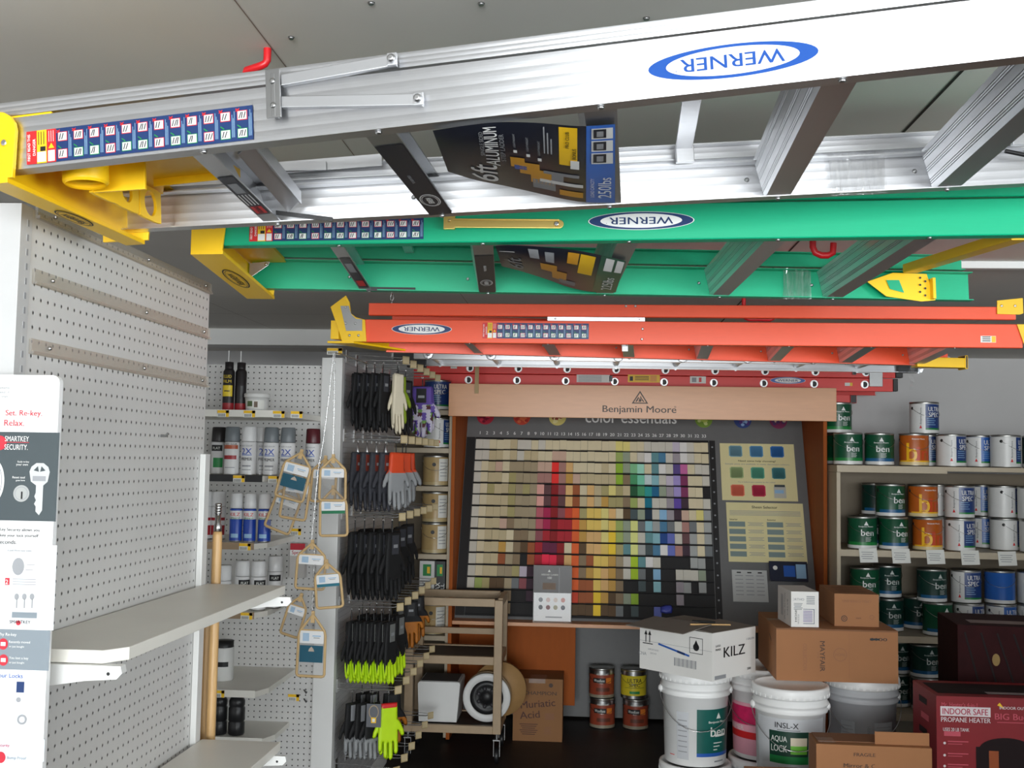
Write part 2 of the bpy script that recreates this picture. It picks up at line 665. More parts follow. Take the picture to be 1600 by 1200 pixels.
MB().box(gx + .001, gx + .016, gy1 - .03, gy1 + .005, .1, 1.70, WPAINT).build('upright', g, .002)
for z in (2.137, 2.020, 1.897):
    tr = MB()
    tr.box(gx + .001, gx + .006, gy0 + .03, gy1 - .002, z - .027, z, TICKET)
    tr.box(gx + .006, gx + .010, gy0 + .03, gy1 - .002, z - .027, z - .022, TICKET)
    for y in (gy0 + .09, (gy0 + gy1) / 2 + .05, gy1 - .05):
        tr.lathe([(.004, 0), (.004, .004), (.001, .006)], (gx + .006, y, z - .012), 8, STEEL, axis=(1, 0, 0))
    tag(tr.build('ticket_rail', g), 'tan plastic ticket rail')
kn = at(251, 681, X=gx)
MB().tube([kn, kn + V((.012, 0, 0)), kn + V((.018, 0, .006))], .003, DSTEEL).build('peg', g)
for z in (1.372, 0.985):
    MB().prism([(gx + .001, gy0 - .02), (-.80, gy0 - .02), (-.772, gy0 + .02), (-.760, gy1 + .01), (gx + .018, gy1 + .01)], (0, 0, z - .022), X1, Y1, (0, 0, .022), SHELFW).build('shelf', g, .002)
    sh = [o for o in g.children if o.name.startswith('shelf')][-1]
    for y, x in ((gy0 - .03, -.765), (gy1 - .035, -.735)):
        br = MB().prism([(gx + .004, -.05), (gx + .004, 0), (x, 0), (x + .003, -.012), (x - .006, -.022), (x - .06, -.026)], (0, y, z - .023), X1, Z1, (0, .012 if y > 2 else .02, 0), WPAINT)
        br.oval((x - .02, y - .0006, z - .036), (.003, 0, 0), (0, 0, .003), BLK, 10)
        br.build('bracket', sh, .001)

# wooden handles standing at the far end
WOOD = mat('varnished_pine', (208, 168, 114), 0.4, var=0.22, scale=14, stretch=(18, 18, 1.2))
p = at(334, 1000, Y=2.78)
t = thing('wooden_pole', 'varnished wooden pole with a bright metal threaded tip beside the white shelving', 'pole', (p.x, p.y, 0))
MB().lathe([(.012, 0), (.0125, .01), (.0125, 1.49), (.011, 1.5)], (p.x, p.y, 0), 14, WOOD).build('shaft', t)
fer = MB().lathe([(.0105, 1.495), (.0105, 1.515), (.008, 1.52), (.0075, 1.545)], (p.x, p.y, 0), 14, CHROME)
for k in range(4):
    fer.lathe([(.0075, 1.545 + k * .007), (.0095, 1.548 + k * .007), (.0075, 1.552 + k * .007)], (p.x, p.y, 0), 14, CHROME)
tag(fer.build('ferrule', t), 'bright threaded metal tip')
p = at(320, 1050, Y=2.82)
t = MB().lathe([(.011, 0), (.0115, .01), (.0115, 1.30), (.009, 1.32)], (p.x, p.y, 0), 14, WOOD).build('wooden_pole', loc=(p.x, p.y, 0))
tag(t, 'plain wooden pole, shorter, half hidden behind the pole with the metal tip', 'pole')

# ------------------------------------------------------------------ lock advertising panel, lower left
SY = 1.712
PS = SY / 1700
SLATE = mat('slate_print', (64, 74, 78), 0.4, var=0)
PALEG = mat('pale_grey_print', (222, 224, 228), 0.4, var=0)
PALEB = mat('ice_blue_print', (214, 224, 236), 0.4, var=0)
MIDSL = mat('mid_slate_print', (130, 140, 148), 0.4, var=0)
SIGNW = mat('sign_white', (246, 246, 246), 0.3, var=0)
S_x1 = at(80, 890, Y=SY).x
S_z1 = at(50, 586, Y=SY).z
sg = MB()
pf = []
for cx, cz, a0 in ((S_x1 - .012, S_z1 - .012, 0), (-1.238, S_z1 - .012, 90)):
    for k in range(5):
        a = math.radians(a0 + 22.5 * k)
        pf.append((cx + .012 * math.cos(a), cz + .012 * math.sin(a)))
pf += [(-1.25, .0), (S_x1, .0)]
sg.prism(pf, (0, SY, 0), X1, Z1, (0, .012, 0), SIGNW)
FS = SY - .0006


def sp(px, py, d=0):
    """Pixel to the sign's face, measured along its own right edge."""
    p = at(px, py, Y=SY)
    e = at(97 - 35 * (py - 590) / 610, py, Y=SY).x
    return V((p.x - e + S_x1, FS - d, p.z))


def srect(x0, y0, x1, y1, m, d=0):
    a, b = sp(x0, (y0 + y1) / 2, d), sp(x1, (y0 + y1) / 2, d)
    zt, zb = sp(x1, y0).z, sp(x1, y1).z
    c = (a + b) / 2
    sg.quad((c.x, c.y, (zt + zb) / 2), ((b.x - a.x) / 2, 0, 0), (0, 0, (zt - zb) / 2), m)


def stext(s, xr, y, hpx, m, al='R', d=.0006, w=None):
    p = sp(xr, y, d)
    sg.text(s, p, X1, Z1, hpx * PS, m, al=al, w=w * PS if w else None)


CRIM = mat('crimson_print', (196, 40, 58), 0.4, var=0)
for i, s in enumerate(('Smarter', 'kind of', 'simple')):
    stext(s, 20 - 2 * i, 606 + 7 * i, 4, GRY)
stext('Set. Re-key.', 69, 647, 12, CRIM)
stext('Relax.', 41, 661, 10, CRIM)
srect(-160, 676, 92, 815, SLATE)
sg.lathe([(.012, 0), (.012, .0004)], sp(2, 692, .0004), 16, CRIM, axis=(0, -1, 0))
stext('SMARTKEY', 48, 686, 8.5, WHT, w=40)
stext('SECURITY.', 46, 699, 8.5, WHT, w=39)
srect(8, 691, 48, 692, CRIM, .0004)
stext('Easily re-key', 48, 722, 3.5, WHT)
stext('your own', 46, 727, 3.5, WHT)
stext('Reset tool', 41, 746, 3.5, WHT)
stext('goes here', 41, 751, 3.5, WHT)
kp = sp(64, 741, .0005)
hd = [(-.017, .004), (-.014, .012), (-.006, .018), (.006, .018), (.014, .012), (.017, .004), (.014, -.012), (.007, -.018), (.007, -.058), (.002, -.066), (-.004, -.060), (-.004, -.052), (-.007, -.048), (-.004, -.042), (-.007, -.036), (-.005, -.03), (-.005, -.018), (-.014, -.012)]
sg.prism(hd, kp, X1, Z1, (0, -.0004, 0), mat('key_grey', (196, 198, 198), .35, var=0))
for q in ([(-.010, .006), (-.003, .013), (-.001, .004)], [(.010, .006), (.003, .013), (.001, .004)]):
    sg.poly([kp + V((a, -.0009, b)) for a, b in q][::-1 if q[0][0] < 0 else 1], SLATE)
sg.quad(kp + V((0, -.0009, -.007)), (.011, 0, 0), (0, 0, .004), GRY)
lc = sp(35, 771, .0005)
sg.oval(lc, (.0135, 0, 0), (0, 0, .0135), mat('lock_grey', (170, 172, 170), .35, var=0))
sg.oval(lc + V((0, -.0003, 0)), (.011, 0, 0), (0, 0, .011), GRY, inner=.9)
sg.quad(lc + V((.001, -.0004, -.003)), (.0014, 0, 0), (0, 0, .006), BLKP)
big = sp(-10, 752, .0005)
sg.oval(big, (.020, 0, 0), (0, 0, .036), WHT, 40)
sg.oval(big + V((0, -.0003, 0)), (.0165, 0, 0), (0, 0, .031), GRY, 40, inner=.92)
for i, (s, x) in enumerate((('SmartKey Security allows you', 63), ('to re-key your lock yourself', 61), ('in seconds.', 27))):
    stext(s, x, 829 + 9 * i, 6.5, BLKP)
srect(-160, 852, 86, 985, PALEG)
stext('in just three easy steps', 50, 861, 4, GRY)
srect(10, 871, 62, 901, WHT, .0004)
sg.oval(sp(29, 885, .0008), (.010, 0, 0), (0, 0, .014), GRY)
srect(42, 882, 55, 883, GRY, .0008)
srect(40, 890, 52, 891, GRY, .0008)
srect(-60, 871, 5, 901, WHT, .0004)
srect(8, 903, 15, 914, CRIM, .0005)
stext('2', 13, 909, 7, WHT, d=.0009)
for i in range(3):
    srect(20, 905 + 4 * i, 56, 906 + 4 * i, GRY, .0005)
srect(17, 925, 58, 955, WHT, .0004)
for i in range(3):
    x = 26 + 12 * i
    sg.oval(sp(x, 932, .0008), (.004, 0, 0), (0, 0, .005), GRY)
    srect(x - 1, 936, x + 1, 950, GRY, .0008)
srect(18, 957, 57, 966, MIDSL, .0005)
stext('SMARTKEY', 47, 972, 5, BLKP)
sg.oval(sp(28, 973, .0006), (.004, 0, 0), (0, 0, .004), CRIM)
srect(-160, 985, 76, 1048, MIDSL, .0002)
stext('Why Re-key', 25, 992, 6, WHT)
for y, s in ((1006, 'Recently moved'), (1031, 'You lost a key')):
    sg.oval(sp(4, y, .0006), (.008, 0, 0), (0, 0, .009), CRIM)
    sg.quad(sp(4, y, .0009), (.004, 0, 0), (0, 0, .003), WHT)
    stext(s, 13, y - 3, 5, WHT, al='L')
    stext('or just bought', 13, y + 4, 4, WHT, al='L')
stext('See Your Locks', 34, 1056, 7, BLUE)
srect(18, 1064, 36, 1100, PALEG, .0004)
srect(24, 1065, 36, 1082, NAVY, .0008)
sg.oval(sp(27, 1093, .0008), (.004, 0, 0), (0, 0, .004), GRY)
sg.oval(sp(25, 1122, .0006), (.012, 0, 0), (0, 0, .009), PALEB)
sg.oval(sp(32, 1124, .0009), (.008, 0, 0), (0, 0, .008), GRY, inner=.6)
srect(-160, 1155, 66, 1190, PALEB)
stext('Security', 12, 1165, 6, CRIM)
sg.oval(sp(-2, 1183, .0006), (.008, 0, 0), (0, 0, .009), CRIM)
stext('Bump Proof', 8, 1184, 6, GRY, al='L')
t = sg.build('advertising_panel', loc=(S_x1 - .17, SY, 0))
tag(t, 'tall white advertising panel about re-keying locks, with key picture, red headline', 'sign')

# ------------------------------------------------------------------ gondola further back: glove wall on its side, spray cans on its end
GX, EY = -1.105, 4.80
PEG_DX = peg_mat('grey_pegboard_side', (176, 176, 178), 1, 2)
g2 = thing('gondola_shelf_unit', 'pegboard shelving unit with spray cans on its end and gloves along its side', 'shelving', (-1.6, 5.5, 0))
MB().box(GX - .01, GX, EY + .03, 6.15, .1, 2.135, PEG_DX).build('pegboard', g2)
MB().box(-2.05, -1.197, EY, EY + .01, .1, 2.105, PEG_Y).build('pegboard', g2)
MB().box(-2.05, GX - .012, EY + .012, 6.13, .1, 2.10, WPAINT).build('carcass', g2, .004)
MB().box(-1.196, GX + .002, EY - .02, EY + .028, 0, 2.14, WPAINT).build('upright', g2, .003)
MB().box(-2.05, GX + .001, EY + .0285, 6.14, 0, .098, WPAINT).build('plinth', g2, .003)
TANEDGE = mat('tan_shelf_edge', (156, 132, 104), .5, var=.1)
TAGW = mat('ticket_white', (232, 232, 226), .5, var=0)


def price_tag(mb, c, wx, hz, xa=X1, nrm=V((0, -1, 0)), up=Z1):
    c = V(c)
    mb.obox(c, xa * wx / 2, -nrm * .0007, up * hz / 2, TAGW)
    f = c + nrm * .0012
    mb.quad(f + up * hz * .28, xa * wx / 2, up * hz * .2, YELP)
    mb.quad(f + xa * wx * .36, xa * wx * .13, up * hz * .48, YELP)
    for k in range(6):
        mb.quad(f + nrm * .0004 - xa * wx * (.38 - .1 * k) - up * hz * .22, xa * wx * .02, up * hz * .2, BLKP)
    return mb


SHZ = {1: 1.876, 2: 1.615, 3: 1.345, 4: 1.072, 5: .765, 6: .53}
tags = {1: (347, 388, 434, 462), 2: (375, 430), 3: (388,), 4: (394,), 5: (355,), 6: ()}
ends = {1: -1.215, 2: -1.275, 3: -1.30, 4: -1.29, 5: -1.275, 6: -1.30}
for k, z in SHZ.items():
    fy = 4.30 if k < 6 else 4.50
    mt = SHELFW if k in (1, 5, 6) else (BLK if k == 2 else TANEDGE)
    sh = MB().prism([(-2.0, fy), (ends[k] - .03, fy), (ends[k], fy + .08), (ends[k] + (.02 if k == 1 else 0), EY - .001), (-2.0, EY - .001)], (0, 0, z - .022), X1, Y1, (0, 0, .022), SHELFW)
    sh.box(-2.0, ends[k] - .03, fy - .004, fy - .0005, z - .024, z + .004, mt)
    sh = sh.build('shelf', g2)
    for px in tags[k]:
        c = at(px, 700, Y=fy - .006)
        c.z = z - .012
        price_tag(MB(), c, .048, .028).build('price_tag', sh)
for px, py, Y in ((462, 831, EY - .004), (459, 1090, EY - .004)):
    price_tag(MB(), at(px, py, Y=Y), .05, .03).build('price_tag', g2)
c = at(523, 549, Y=EY - .026)
tag(price_tag(MB(), c, .07, .03).build('price_tag', g2), 'yellow and white price ticket on the corner post')
bk = MB()
for px, py in ((548, 1130), (545, 1090)):
    q = at(px, py, Y=EY - .03)
for py in (1078, 1092):
    q = at(475, py, Y=EY)
    bk.tube([q, q + V((.02, -.04, -.005)), q + V((.03, -.07, .006))], .003, BLK)
bk.build('peg', g2)

# low unit out of view, added to keep daylight off the lower right corner
shade_unit = thing('gondola_shelf_unit', 'low grey unit out of view, added to shade the lower right corner', 'shelving', (1.9, .68, 0))
MB().box(.82, 3.2, .32, .76, .1, 1.43, mat('grey_steel', (120, 120, 122), .5, var=.05)).build('carcass', shade_unit, .01)
MB().box(.80, 3.22, .30, .78, 0, .098, BLK).build('plinth', shade_unit, .01)
MB().box(.80, 3.22, .30, .78, 1.4305, 1.455, SHELFW).build('top_shelf', shade_unit, .003)

# ------------------------------------------------------------------ ladders under the ceiling
class Rail:
    """One straight rail: bottom outer edge from a to b; n points outwards, w upwards."""

    def __init__(s, a, b, w, side):
        s.a, s.b = V(a), V(b)
        s.L = (s.b - s.a).length
        s.d = (s.b - s.a) / s.L
        s.n = s.d.cross(w).normalized()          # towards -Y for a rail along +X
        s.w = s.n.cross(s.d).normalized() * -1
        if s.w.dot(w) < 0:
            s.w = -s.w
        s.side = side
        if side > 0:
            s.n = -s.n

    def p(s, t, w=0.0, out=0.0):
        return s.a + s.d * t + s.w * w + s.n * out

    def px(s, px, py, out=0.0):
        """(distance along, height) where the view ray through a photo pixel meets the rail's outer face."""
        dr = at(px, py, Y=1.0) - EYE
        o = s.a + s.n * out
        k = (o - EYE).dot(s.n) / dr.dot(s.n)
        q = EYE + dr * k - o
        return q.dot(s.d), q.dot(s.w)


def channel(mb, r, t0, t1, w0, w1, fl, m, ribs=0, out=0.0, sag=.0011, th=.0022):
    """C-section with its web at `out` and flanges turned inwards."""
    H = w1 - w0
    o, i = [], []
    if ribs:
        st = H / ribs
        for k in range(ribs):
            for j in range(5 if k == ribs - 1 else 4):
                q = j / 4
                o.append((sag * (math.sin(PI * q)), w0 + st * (k + q)))
    else:
        o = [(-.002, w0), (0, w0 + .002), (0, w1 - .002), (-.002, w1)]
    i = [(a - th, min(max(b, w0 + th), w1 - th)) for a, b in o]
    prof = [(a, b) for a, b in o] + [(-fl, w1), (-fl, w1 - th)] + i[::-1] + [(-fl, w0 + th), (-fl, w0)]
    mb.prism(prof, r.p(t0, 0, out), r.n, r.w, r.d * (t1 - t0), m)


def rivet(mb, c, n, r=.005, h=.004, m=None):
    mb.lathe([(r, 0), (r * .9, h * .6), (r * .5, h)], c, 10, m or STEEL, axis=n)


def logo(mb, r, x0, x1, yc, hh, out, band=NAVY, edge=WHT):
    """Oval maker's mark, upside down on the web, at distances x0..x1 and height yc."""
    c = r.p((x0 + x1) / 2, yc, out)
    hx = abs(x1 - x0) / 2
    mb.oval(c, r.d * hx, r.w * hh, edge, 48)
    mb.oval(c + r.n * .0003, r.d * hx * .98, r.w * hh * .95, band, 48)
    mb.oval(c + r.n * .0006, r.d * hx * .77, r.w * hh * .78, WHT, 48)
    s = -1 if r.side < 0 else 1
    mb.text('WERNER', c + r.n * .0009, r.d * s, -r.w, hh * .75, band, w=hx * 1.2)
    mb.text('R', c + r.n * .0009 - r.d * hx * .655 * -s - r.w * hh * .25, r.d * s, -r.w, hh * .1, band)


def warning(mb, r, x0, x1, w0, w1, out):
    """Strip of safety pictures: red and yellow blocks, then twelve blue fields with two small pictures each."""
    H = w1 - w0
    L = x1 - x0

    def q(a, b, c, d, m, k):
        p = r.p(x0 + L * (a + b) / 2, w0 + H * (c + d) / 2, out + .0003 * k)
        mb.quad(p, r.d * L * (b - a) / 2, r.w * H * (d - c) / 2, m)
    q(0, 1, 0, 1, NAVY, 0)
    q(0, .135, 0, 1, REDP, 1)
    q(.048, .093, 0, 1, YELP, 2)
    mb.text('FIRST READ THIS', r.p(x0 + L * .012, w0 + H * .5, out + .0008), r.w, -r.d, L * .012, WHT, w=H * .8)
    mb.text('DANGER', r.p(x0 + L * .036, w0 + H * .5, out + .0008), r.w, -r.d, L * .012, WHT, w=H * .5)
    q(.05, .09, .04, .34, WHT, 3)
    q(.064, .088, .36, .5, BLKP, 3)
    for k in range(3):
        q(.055 + .012 * k, .058 + .012 * k, .56, .95, BLKP, 3)
    q(.099, .13, .03, .36, WHT, 3)
    mb.poly([r.p(x0 + L * (.1145 + a), w0 + H * b, out + .0009) for a, b in ((-.014, .42), (.014, .42), (0, .58))], YELP)
    for k in range(3):
        q(.103 + .01 * k, .105 + .01 * k, .62, .95, WHT, 3)
    n = 12
    st = (1 - .138) / n
    for k in range(n):
        a = .138 + st * k
        q(a + st * .08, a + st * .68, .60, .88, REDP, 1)
        q(a + st * .12, a + st * .64, .62, .86, WHT, 2)
        q(a + st * .08, a + st * .68, .08, .36, GRNP if k % 3 else REDP, 1)
        q(a + st * .12, a + st * .64, .10, .34, WHT, 2)
        for c in (.62, .10):
            for j in range(2 + k % 2):
                s0 = a + st * (.2 + .14 * j)
                e = (.03 * ((k + j) % 3 - 1)) * st
                p1, p2 = r.p(x0 + L * s0, w0 + H * (c + .03), out + .0009), r.p(x0 + L * (s0 + st * .1 + e), w0 + H * (c + .21), out + .0009)
                sd = r.d * L * st * .03
                mb.poly([p1 - sd, p1 + sd, p2 + sd, p2 - sd], BLKP)
        p = r.p(x0 + L * (a + st * .12), w0 + H * .90, out + .0009)
        for ang in (.6, -.6):
            dx = (r.d * math.cos(ang) + r.w * math.sin(ang)) * H * .07
            dy = (r.w * math.cos(ang) - r.d * math.sin(ang)) * H * .014
            mb.quad(p, dx, dy, REDP)
        p = r.p(x0 + L * (a + st * .2), w0 + H * .42, out + .0009)
        mb.quad(p, (r.d * .8 - r.w * .6) * H * .07, (r.w * .8 + r.d * .6) * H * .016, GRNP)
        for j in range(3):
            q(a + st * (.76 + .07 * j), a + st * (.785 + .07 * j), .12, .88 - .1 * ((k + j) % 3), SKYP, 1)


def tread(mb, r0, r1, t0, t1, m, H, apron=.042):
    """Step between two rails: ribbed tread plate with front and back aprons."""
    a, b = r0.p(t0, 0, -.004), r1.p(t1, 0, -.004)
    u = (r0.d + r1.d).normalized()
    w = (r0.w + r1.w).normalized()
    tilt = .016
    prof = [(apron, .001), (0, .001)]
    for f0 in (.16, .21, .26, .45, .50, .55, .74, .79, .84):
        z = H * f0
        x = -tilt * f0
        prof += [(x, z), (x + .0018, z + .0003), (x + .0018, z + .0016), (x, z + .0019)]
    prof += [(-tilt, H - .002), (-tilt + apron * .8, H - .002), (-tilt + apron * .8, H - .005), (-tilt + .003, H - .005), (.004, .004), (apron, .004)]
    mb.prism(prof, a, u, w, b - a, m)


def make_ladder(name, label, loc, rails, m, H, rear, steps, ribs=0, fl=.028, cap=None, feet=True, caps_logo=True, sag=.0011):
    root = thing(name, label, 'ladder', loc, 'stepladders hung under the ceiling')
    rn, rf, = rails
    inset = fl + .006
    for r in (rn, rf):
        mb = MB()
        channel(mb, r, 0, r.L, 0, H, fl, m, ribs, sag=sag)
        for (tn, tf) in steps:
            t = tn if r is rn else tf
            rivet(mb, r.p(t + .022, 0, -.012), -r.w)
            if r is rn:
                pass
            else:
                rivet(mb, r.p(t - .03, H * .5, -.0025), -r.n, .0045, .003)
        mb.build('front_rail', root)
        mb = MB()
        channel(mb, r, .02, r.L - .02, rear[0] - (.018 if ribs and r is rf else 0), rear[1], fl * .8, m, 3 if ribs else 0, -inset if rear[0] < H else -.006, sag=sag)
        mb.build('rear_rail', root)
    for i, (tn, tf) in enumerate(steps):
        mb = MB()
        tread(mb, rn, rf, tn, tf, ALU2, H, .03 if i == 0 else .044)
        mb.build('step', root)
    return root


def plate_px(mb, pts, r, out, th, m):
    """Plate whose outline is given by photo pixels on the plane of a rail's face."""
    q = [r.px(x, y, out) for x, y in pts]
    mb.prism(q, r.p(0, 0, out), r.d, r.w, r.n * th, m)


def pose(P0, u, v, w, w0, k, ua, ub):
    P0, u, v, w = V(P0), V(u), V(v), V(w)

    def pt(x, s):
        return P0 + u * x + v * s * ((w0 + k * x / .305) / 2 + .012)
    return Rail(pt(ua, -1), pt(ub, -1), w, -1), Rail(pt(ua, 1), pt(ub, 1), w, 1), (lambda t: (t * .305 - ua) * math.sqrt(1 + (k / .61) ** 2))


def card_grid(mb, top, bot, plane_p, plane_n, m, drop, nx=24, ny=10):
    """Curved card: photo-pixel outlines (top and bottom edge) laid on the ladder's underside; returns a mapping (s, q) -> point."""
    def cr(pts, s):
        k = s * (len(pts) - 1)
        i = min(int(k), len(pts) - 2)
        f = k - i
        p = [pts[max(0, min(len(pts) - 1, j))] for j in (i - 1, i, i + 1, i + 2)]
        return tuple(.5 * (2 * p[1][c] + (p[2][c] - p[0][c]) * f + (2 * p[0][c] - 5 * p[1][c] + 4 * p[2][c] - p[3][c]) * f * f + (3 * p[1][c] - p[0][c] - 3 * p[2][c] + p[3][c]) * f ** 3) for c in (0, 1))

    def fn(s, q, lift=0.0):
        a, b = cr(top, s), cr(bot, s)
        x, y = b[0] + (a[0] - b[0]) * q, b[1] + (a[1] - b[1]) * q
        d = at(x, y, Y=1.0) - EYE
        h = drop * math.sin(PI * q) * (0.4 + .6 * math.sin(PI * min(1, s * 1.1))) + .004
        k = (plane_p - plane_n * (h + lift) - EYE).dot(plane_n) / d.dot(plane_n)
        return EYE + d * k
    for l, fl in ((0, 0), (-.0008, 1)):
        vs = [fn(i / nx, j / ny, l) for j in range(ny + 1) for i in range(nx + 1)]
        fs = [(j * (nx + 1) + i, j * (nx + 1) + i + 1, (j + 1) * (nx + 1) + i + 1, (j + 1) * (nx + 1) + i) for j in range(ny) for i in range(nx)]
        mb.add(vs, fs if fl else [f[::-1] for f in fs], m, True)
    return fn


def card_patch(mb, fn, s0, s1, q0, q1, m, lift=.0006, n=6):
    vs = [fn(s0 + (s1 - s0) * i / n, q0 + (q1 - q0) * j / n, lift) for j in range(n + 1) for i in range(n + 1)]
    mb.add(vs, [(j * (n + 1) + i, (j + 1) * (n + 1) + i, (j + 1) * (n + 1) + i + 1, j * (n + 1) + i + 1) for j in range(n) for i in range(n)], m, True)


def card_text(mb, fn, s, sc, qc, hs, wq, m, lift=.0012):
    """Text that reads along +q with its letters' tops towards -s."""
    vs, fs, asp = text_geo(s)
    mb.add([fn(sc - y * hs, qc + x * wq / asp, lift + l) for x, y, l in vs], fs, m)


def wrap_film(mb, r, t0, t1, w0, w1, out, m, seed, n=26):
    rnd = random.Random(seed)
    for lay in range(2):
        base = [rnd.uniform(-.006, .006) for _ in range(n + 1)]
        lean = [rnd.uniform(-.35, .35) * (t1 - t0) * .2 for _ in range(n + 1)]
        nz = 5
        vs = []
        for j in range(nz + 1):
            for i in range(n + 1):
                vs.append(r.p(t0 + (t1 - t0) * i / n + lean[i] * (j / nz - .5), w0 + (w1 - w0) * j / nz, out - .008 - .003 * lay + base[i] + rnd.uniform(-.0015, .0015)))
        mb.add(vs, [(j * (n + 1) + i, j * (n + 1) + i + 1, (j + 1) * (n + 1) + i + 1, (j + 1) * (n + 1) + i) for j in range(nz) for i in range(n)], m)


FILM = clear_mat('clear_wrap', (1, 1, 1), 0.16, 0.15, 0.05)

# ---- aluminium stepladder, nearest
rn, rf, tt = pose((-.588, 1.711, 2.124), (.997, -.039, .065), (.04, .999, -.003), (-.065, .005, .998), .449, .055, -.33, 1.62)
st1 = [(tt(k) - .022, tt(k) - .022) for k in range(0, 6)]
st1[0] = (rn.px(290, 247)[0] + .0, rf.px(418, 350)[0])
L1 = make_ladder('stepladder', 'bare aluminium stepladder with yellow top cap, nearest the camera under the ceiling', (0.0, 1.7, 2.1), (rn, rf), ALU, .0775, (.0835, .1045), st1, ribs=5, sag=.0005)
d = MB()
a, b = rn.px(43, 233), rn.px(396, 188)
warning(d, rn, a[0], b[0], a[1] - .024, a[1] + .025, .0018)
tag(d.build('warning_label', L1), 'blue safety label with rows of small pictures and a red end')
d = MB()
a, b = rn.px(1010, 104), rn.px(1282, 87)
logo(d, rn, a[0], b[0], (a[1] + b[1]) / 2, .023, .0018, mat('logo_blue', (40, 84, 164), .7, var=0, spec=.15))
tag(d.build('maker_logo', L1), 'blue and white oval maker\'s mark')
# spreader near: bracket and two arms
d = MB()
x, z = rn.px(428, 147, .012)
d.obox(rn.p(x, z, .014), rn.d * .0105, rn.w * .034, rn.n * .0015, DSTEEL)
d.obox(rn.p(x, z - .002, .004), rn.d * .003, rn.w * .030, rn.n * .012, DSTEEL)
for zz in (z + .017, z - .017):
    rivet(d, rn.p(x, zz, .0155), rn.n, .0045, .003)
sp1 = d.build('spreader', L1, .0006)
for (p0, p1) in (((440, 126), (614, 94)), ((440, 160), (655, 156))):
    a, b = rn.px(*p0, .008), rn.px(*p1, .008)
    d = MB().bar(rn.p(a[0], a[1], .006), rn.p(b[0] + .004, b[1], .005), rn.w * .0078, rn.n * .005, ALU2)
    d.obox(rn.p(b[0], b[1], .012), rn.d * .007, rn.w * .0085, rn.n * .002, ALU2)
    rivet(d, rn.p(b[0], b[1], .014), rn.n, .0065, .006)
    d.build('spreader_arm', sp1, .0008)
a, b = rf.px(400, 268, -.03), rf.px(598, 252, -.03)
sp2 = MB().bar(rf.p(a[0], a[1], -.04), rf.p(b[0], b[1], -.04), rf.w * .011, rf.n * .002, ALU)
rivet(sp2, rf.p(a[0] + .08, a[1], -.042), -rf.n, .005, .004)
a = rf.px(330, 268, -.045)
sp2.bar(rf.p(a[0], a[1] + .004, -.05), rf.p(b[0] - .1, b[1] - .008, -.048), rf.w * .008, rf.n * .002, ALU)
sp2.build('spreader', L1, .0006)
# rear cross braces
for px, py in ((1107, 195), (1690, 150)):
    dr = at(px, py, Y=1.0) - EYE
    o = rn.p(0, .092)
    k = (o - EYE).dot(rn.w) / dr.dot(rn.w)
    q = EYE + dr * k
    x = (q - rn.a).dot(rn.d)
    MB().bar(rn.p(x, .092, -.04), rf.p(x, .092, -.04), rn.d * .015, rn.w * .004, ALU).obox(rf.p(x, .078, -.05), rf.d * .016, rf.w * .014, rf.n * .006, ALU).build('rear_brace', L1, .001)
# angled bracket under the first step
x = st1[0][0] + .045
q0, q1 = rn.p(x + .0, .03, -.10), rf.p(st1[0][1] + .062, .022, -.055)
d = MB().bar(q0, q1, (rn.d * .75 + rn.w * .6).normalized() * .017, (rn.w * .75 - rn.d * .6).normalized() * .002, ALU2)
d.bar(q0 + rn.d * .013 + rn.w * .012, q1 + rn.d * .013 + rn.w * .012, rn.d * .0015, rn.w * .012, ALU2)
d.build('step_brace', L1, .001)
a, b = rf.px(432, 333, -.03), rf.px(520, 343, -.03)
tag(MB().bar(rf.p(a[0], a[1], -.034), rf.p(b[0], b[1], -.03), rf.w * .004, rf.n * .001, BLK).build('strap', L1), 'dark strap')
# front labels on the first two steps


def step_label(mb, r0, r1, t0, t1, f0, f1, wd, m, out=.0012, off=.02):
    a, b = r0.p(t0 + off, .001, -.004), r1.p(t1 + off, .001, -.004)
    p, q = a + (b - a) * f0, a + (b - a) * f1
    n = -(r0.w + r1.w).normalized()
    mb.quad((p + q) / 2 + n * out, (q - p) / 2, r0.d * wd / 2, m)
    return (p + q) / 2 + n * (out + .0004), (q - p).normalized(), r0.d, (q - p).length


d = MB()
c, e, u, Lc = step_label(d, rn, rf, st1[0][0], st1[0][1], .30, .82, .026, DNAVY, off=.015)
d.quad(c - e * Lc * .22, e * Lc * .12, u * .008, GRY)
d.quad(c + e * Lc * .36, e * Lc * .1, u * .010, REDP)
d.text('DANGER', c + e * Lc * .36 - rn.w * .0004, e, -u, .008, BLKP)
for k in range(4):
    d.quad(c + e * Lc * .08 + u * (.009 - .006 * k), e * Lc * .14, u * .001, WHT)
SL = [o for o in L1.children if o.name.startswith('step')]
d.build('step_label', SL[0])
d = MB()
c, e, u, Lc = step_label(d, rn, rf, st1[1][0], st1[1][1], .14, .97, .042, DNAVY, off=.022)
d.oval(c + e * Lc * .25, e * .042, u * .0175, WHT, 28)
d.oval(c + e * Lc * .25 - rn.w * .0003, e * .039, u * .0155, DNAVY, 28)
d.oval(c + e * Lc * .25 - rn.w * .0006, e * .036, u * .014, WHT, 28, inner=.93)
d.text('WERNER', c + e * Lc * .25 - rn.w * .0008, e, -u, .010, WHT, w=.040)
d.text('KEEPS YOU UP', c - e * Lc * .08 - u * .004 - rn.w * .0008, e, -u, .005, GRY)
d.build('step_label', SL[1])


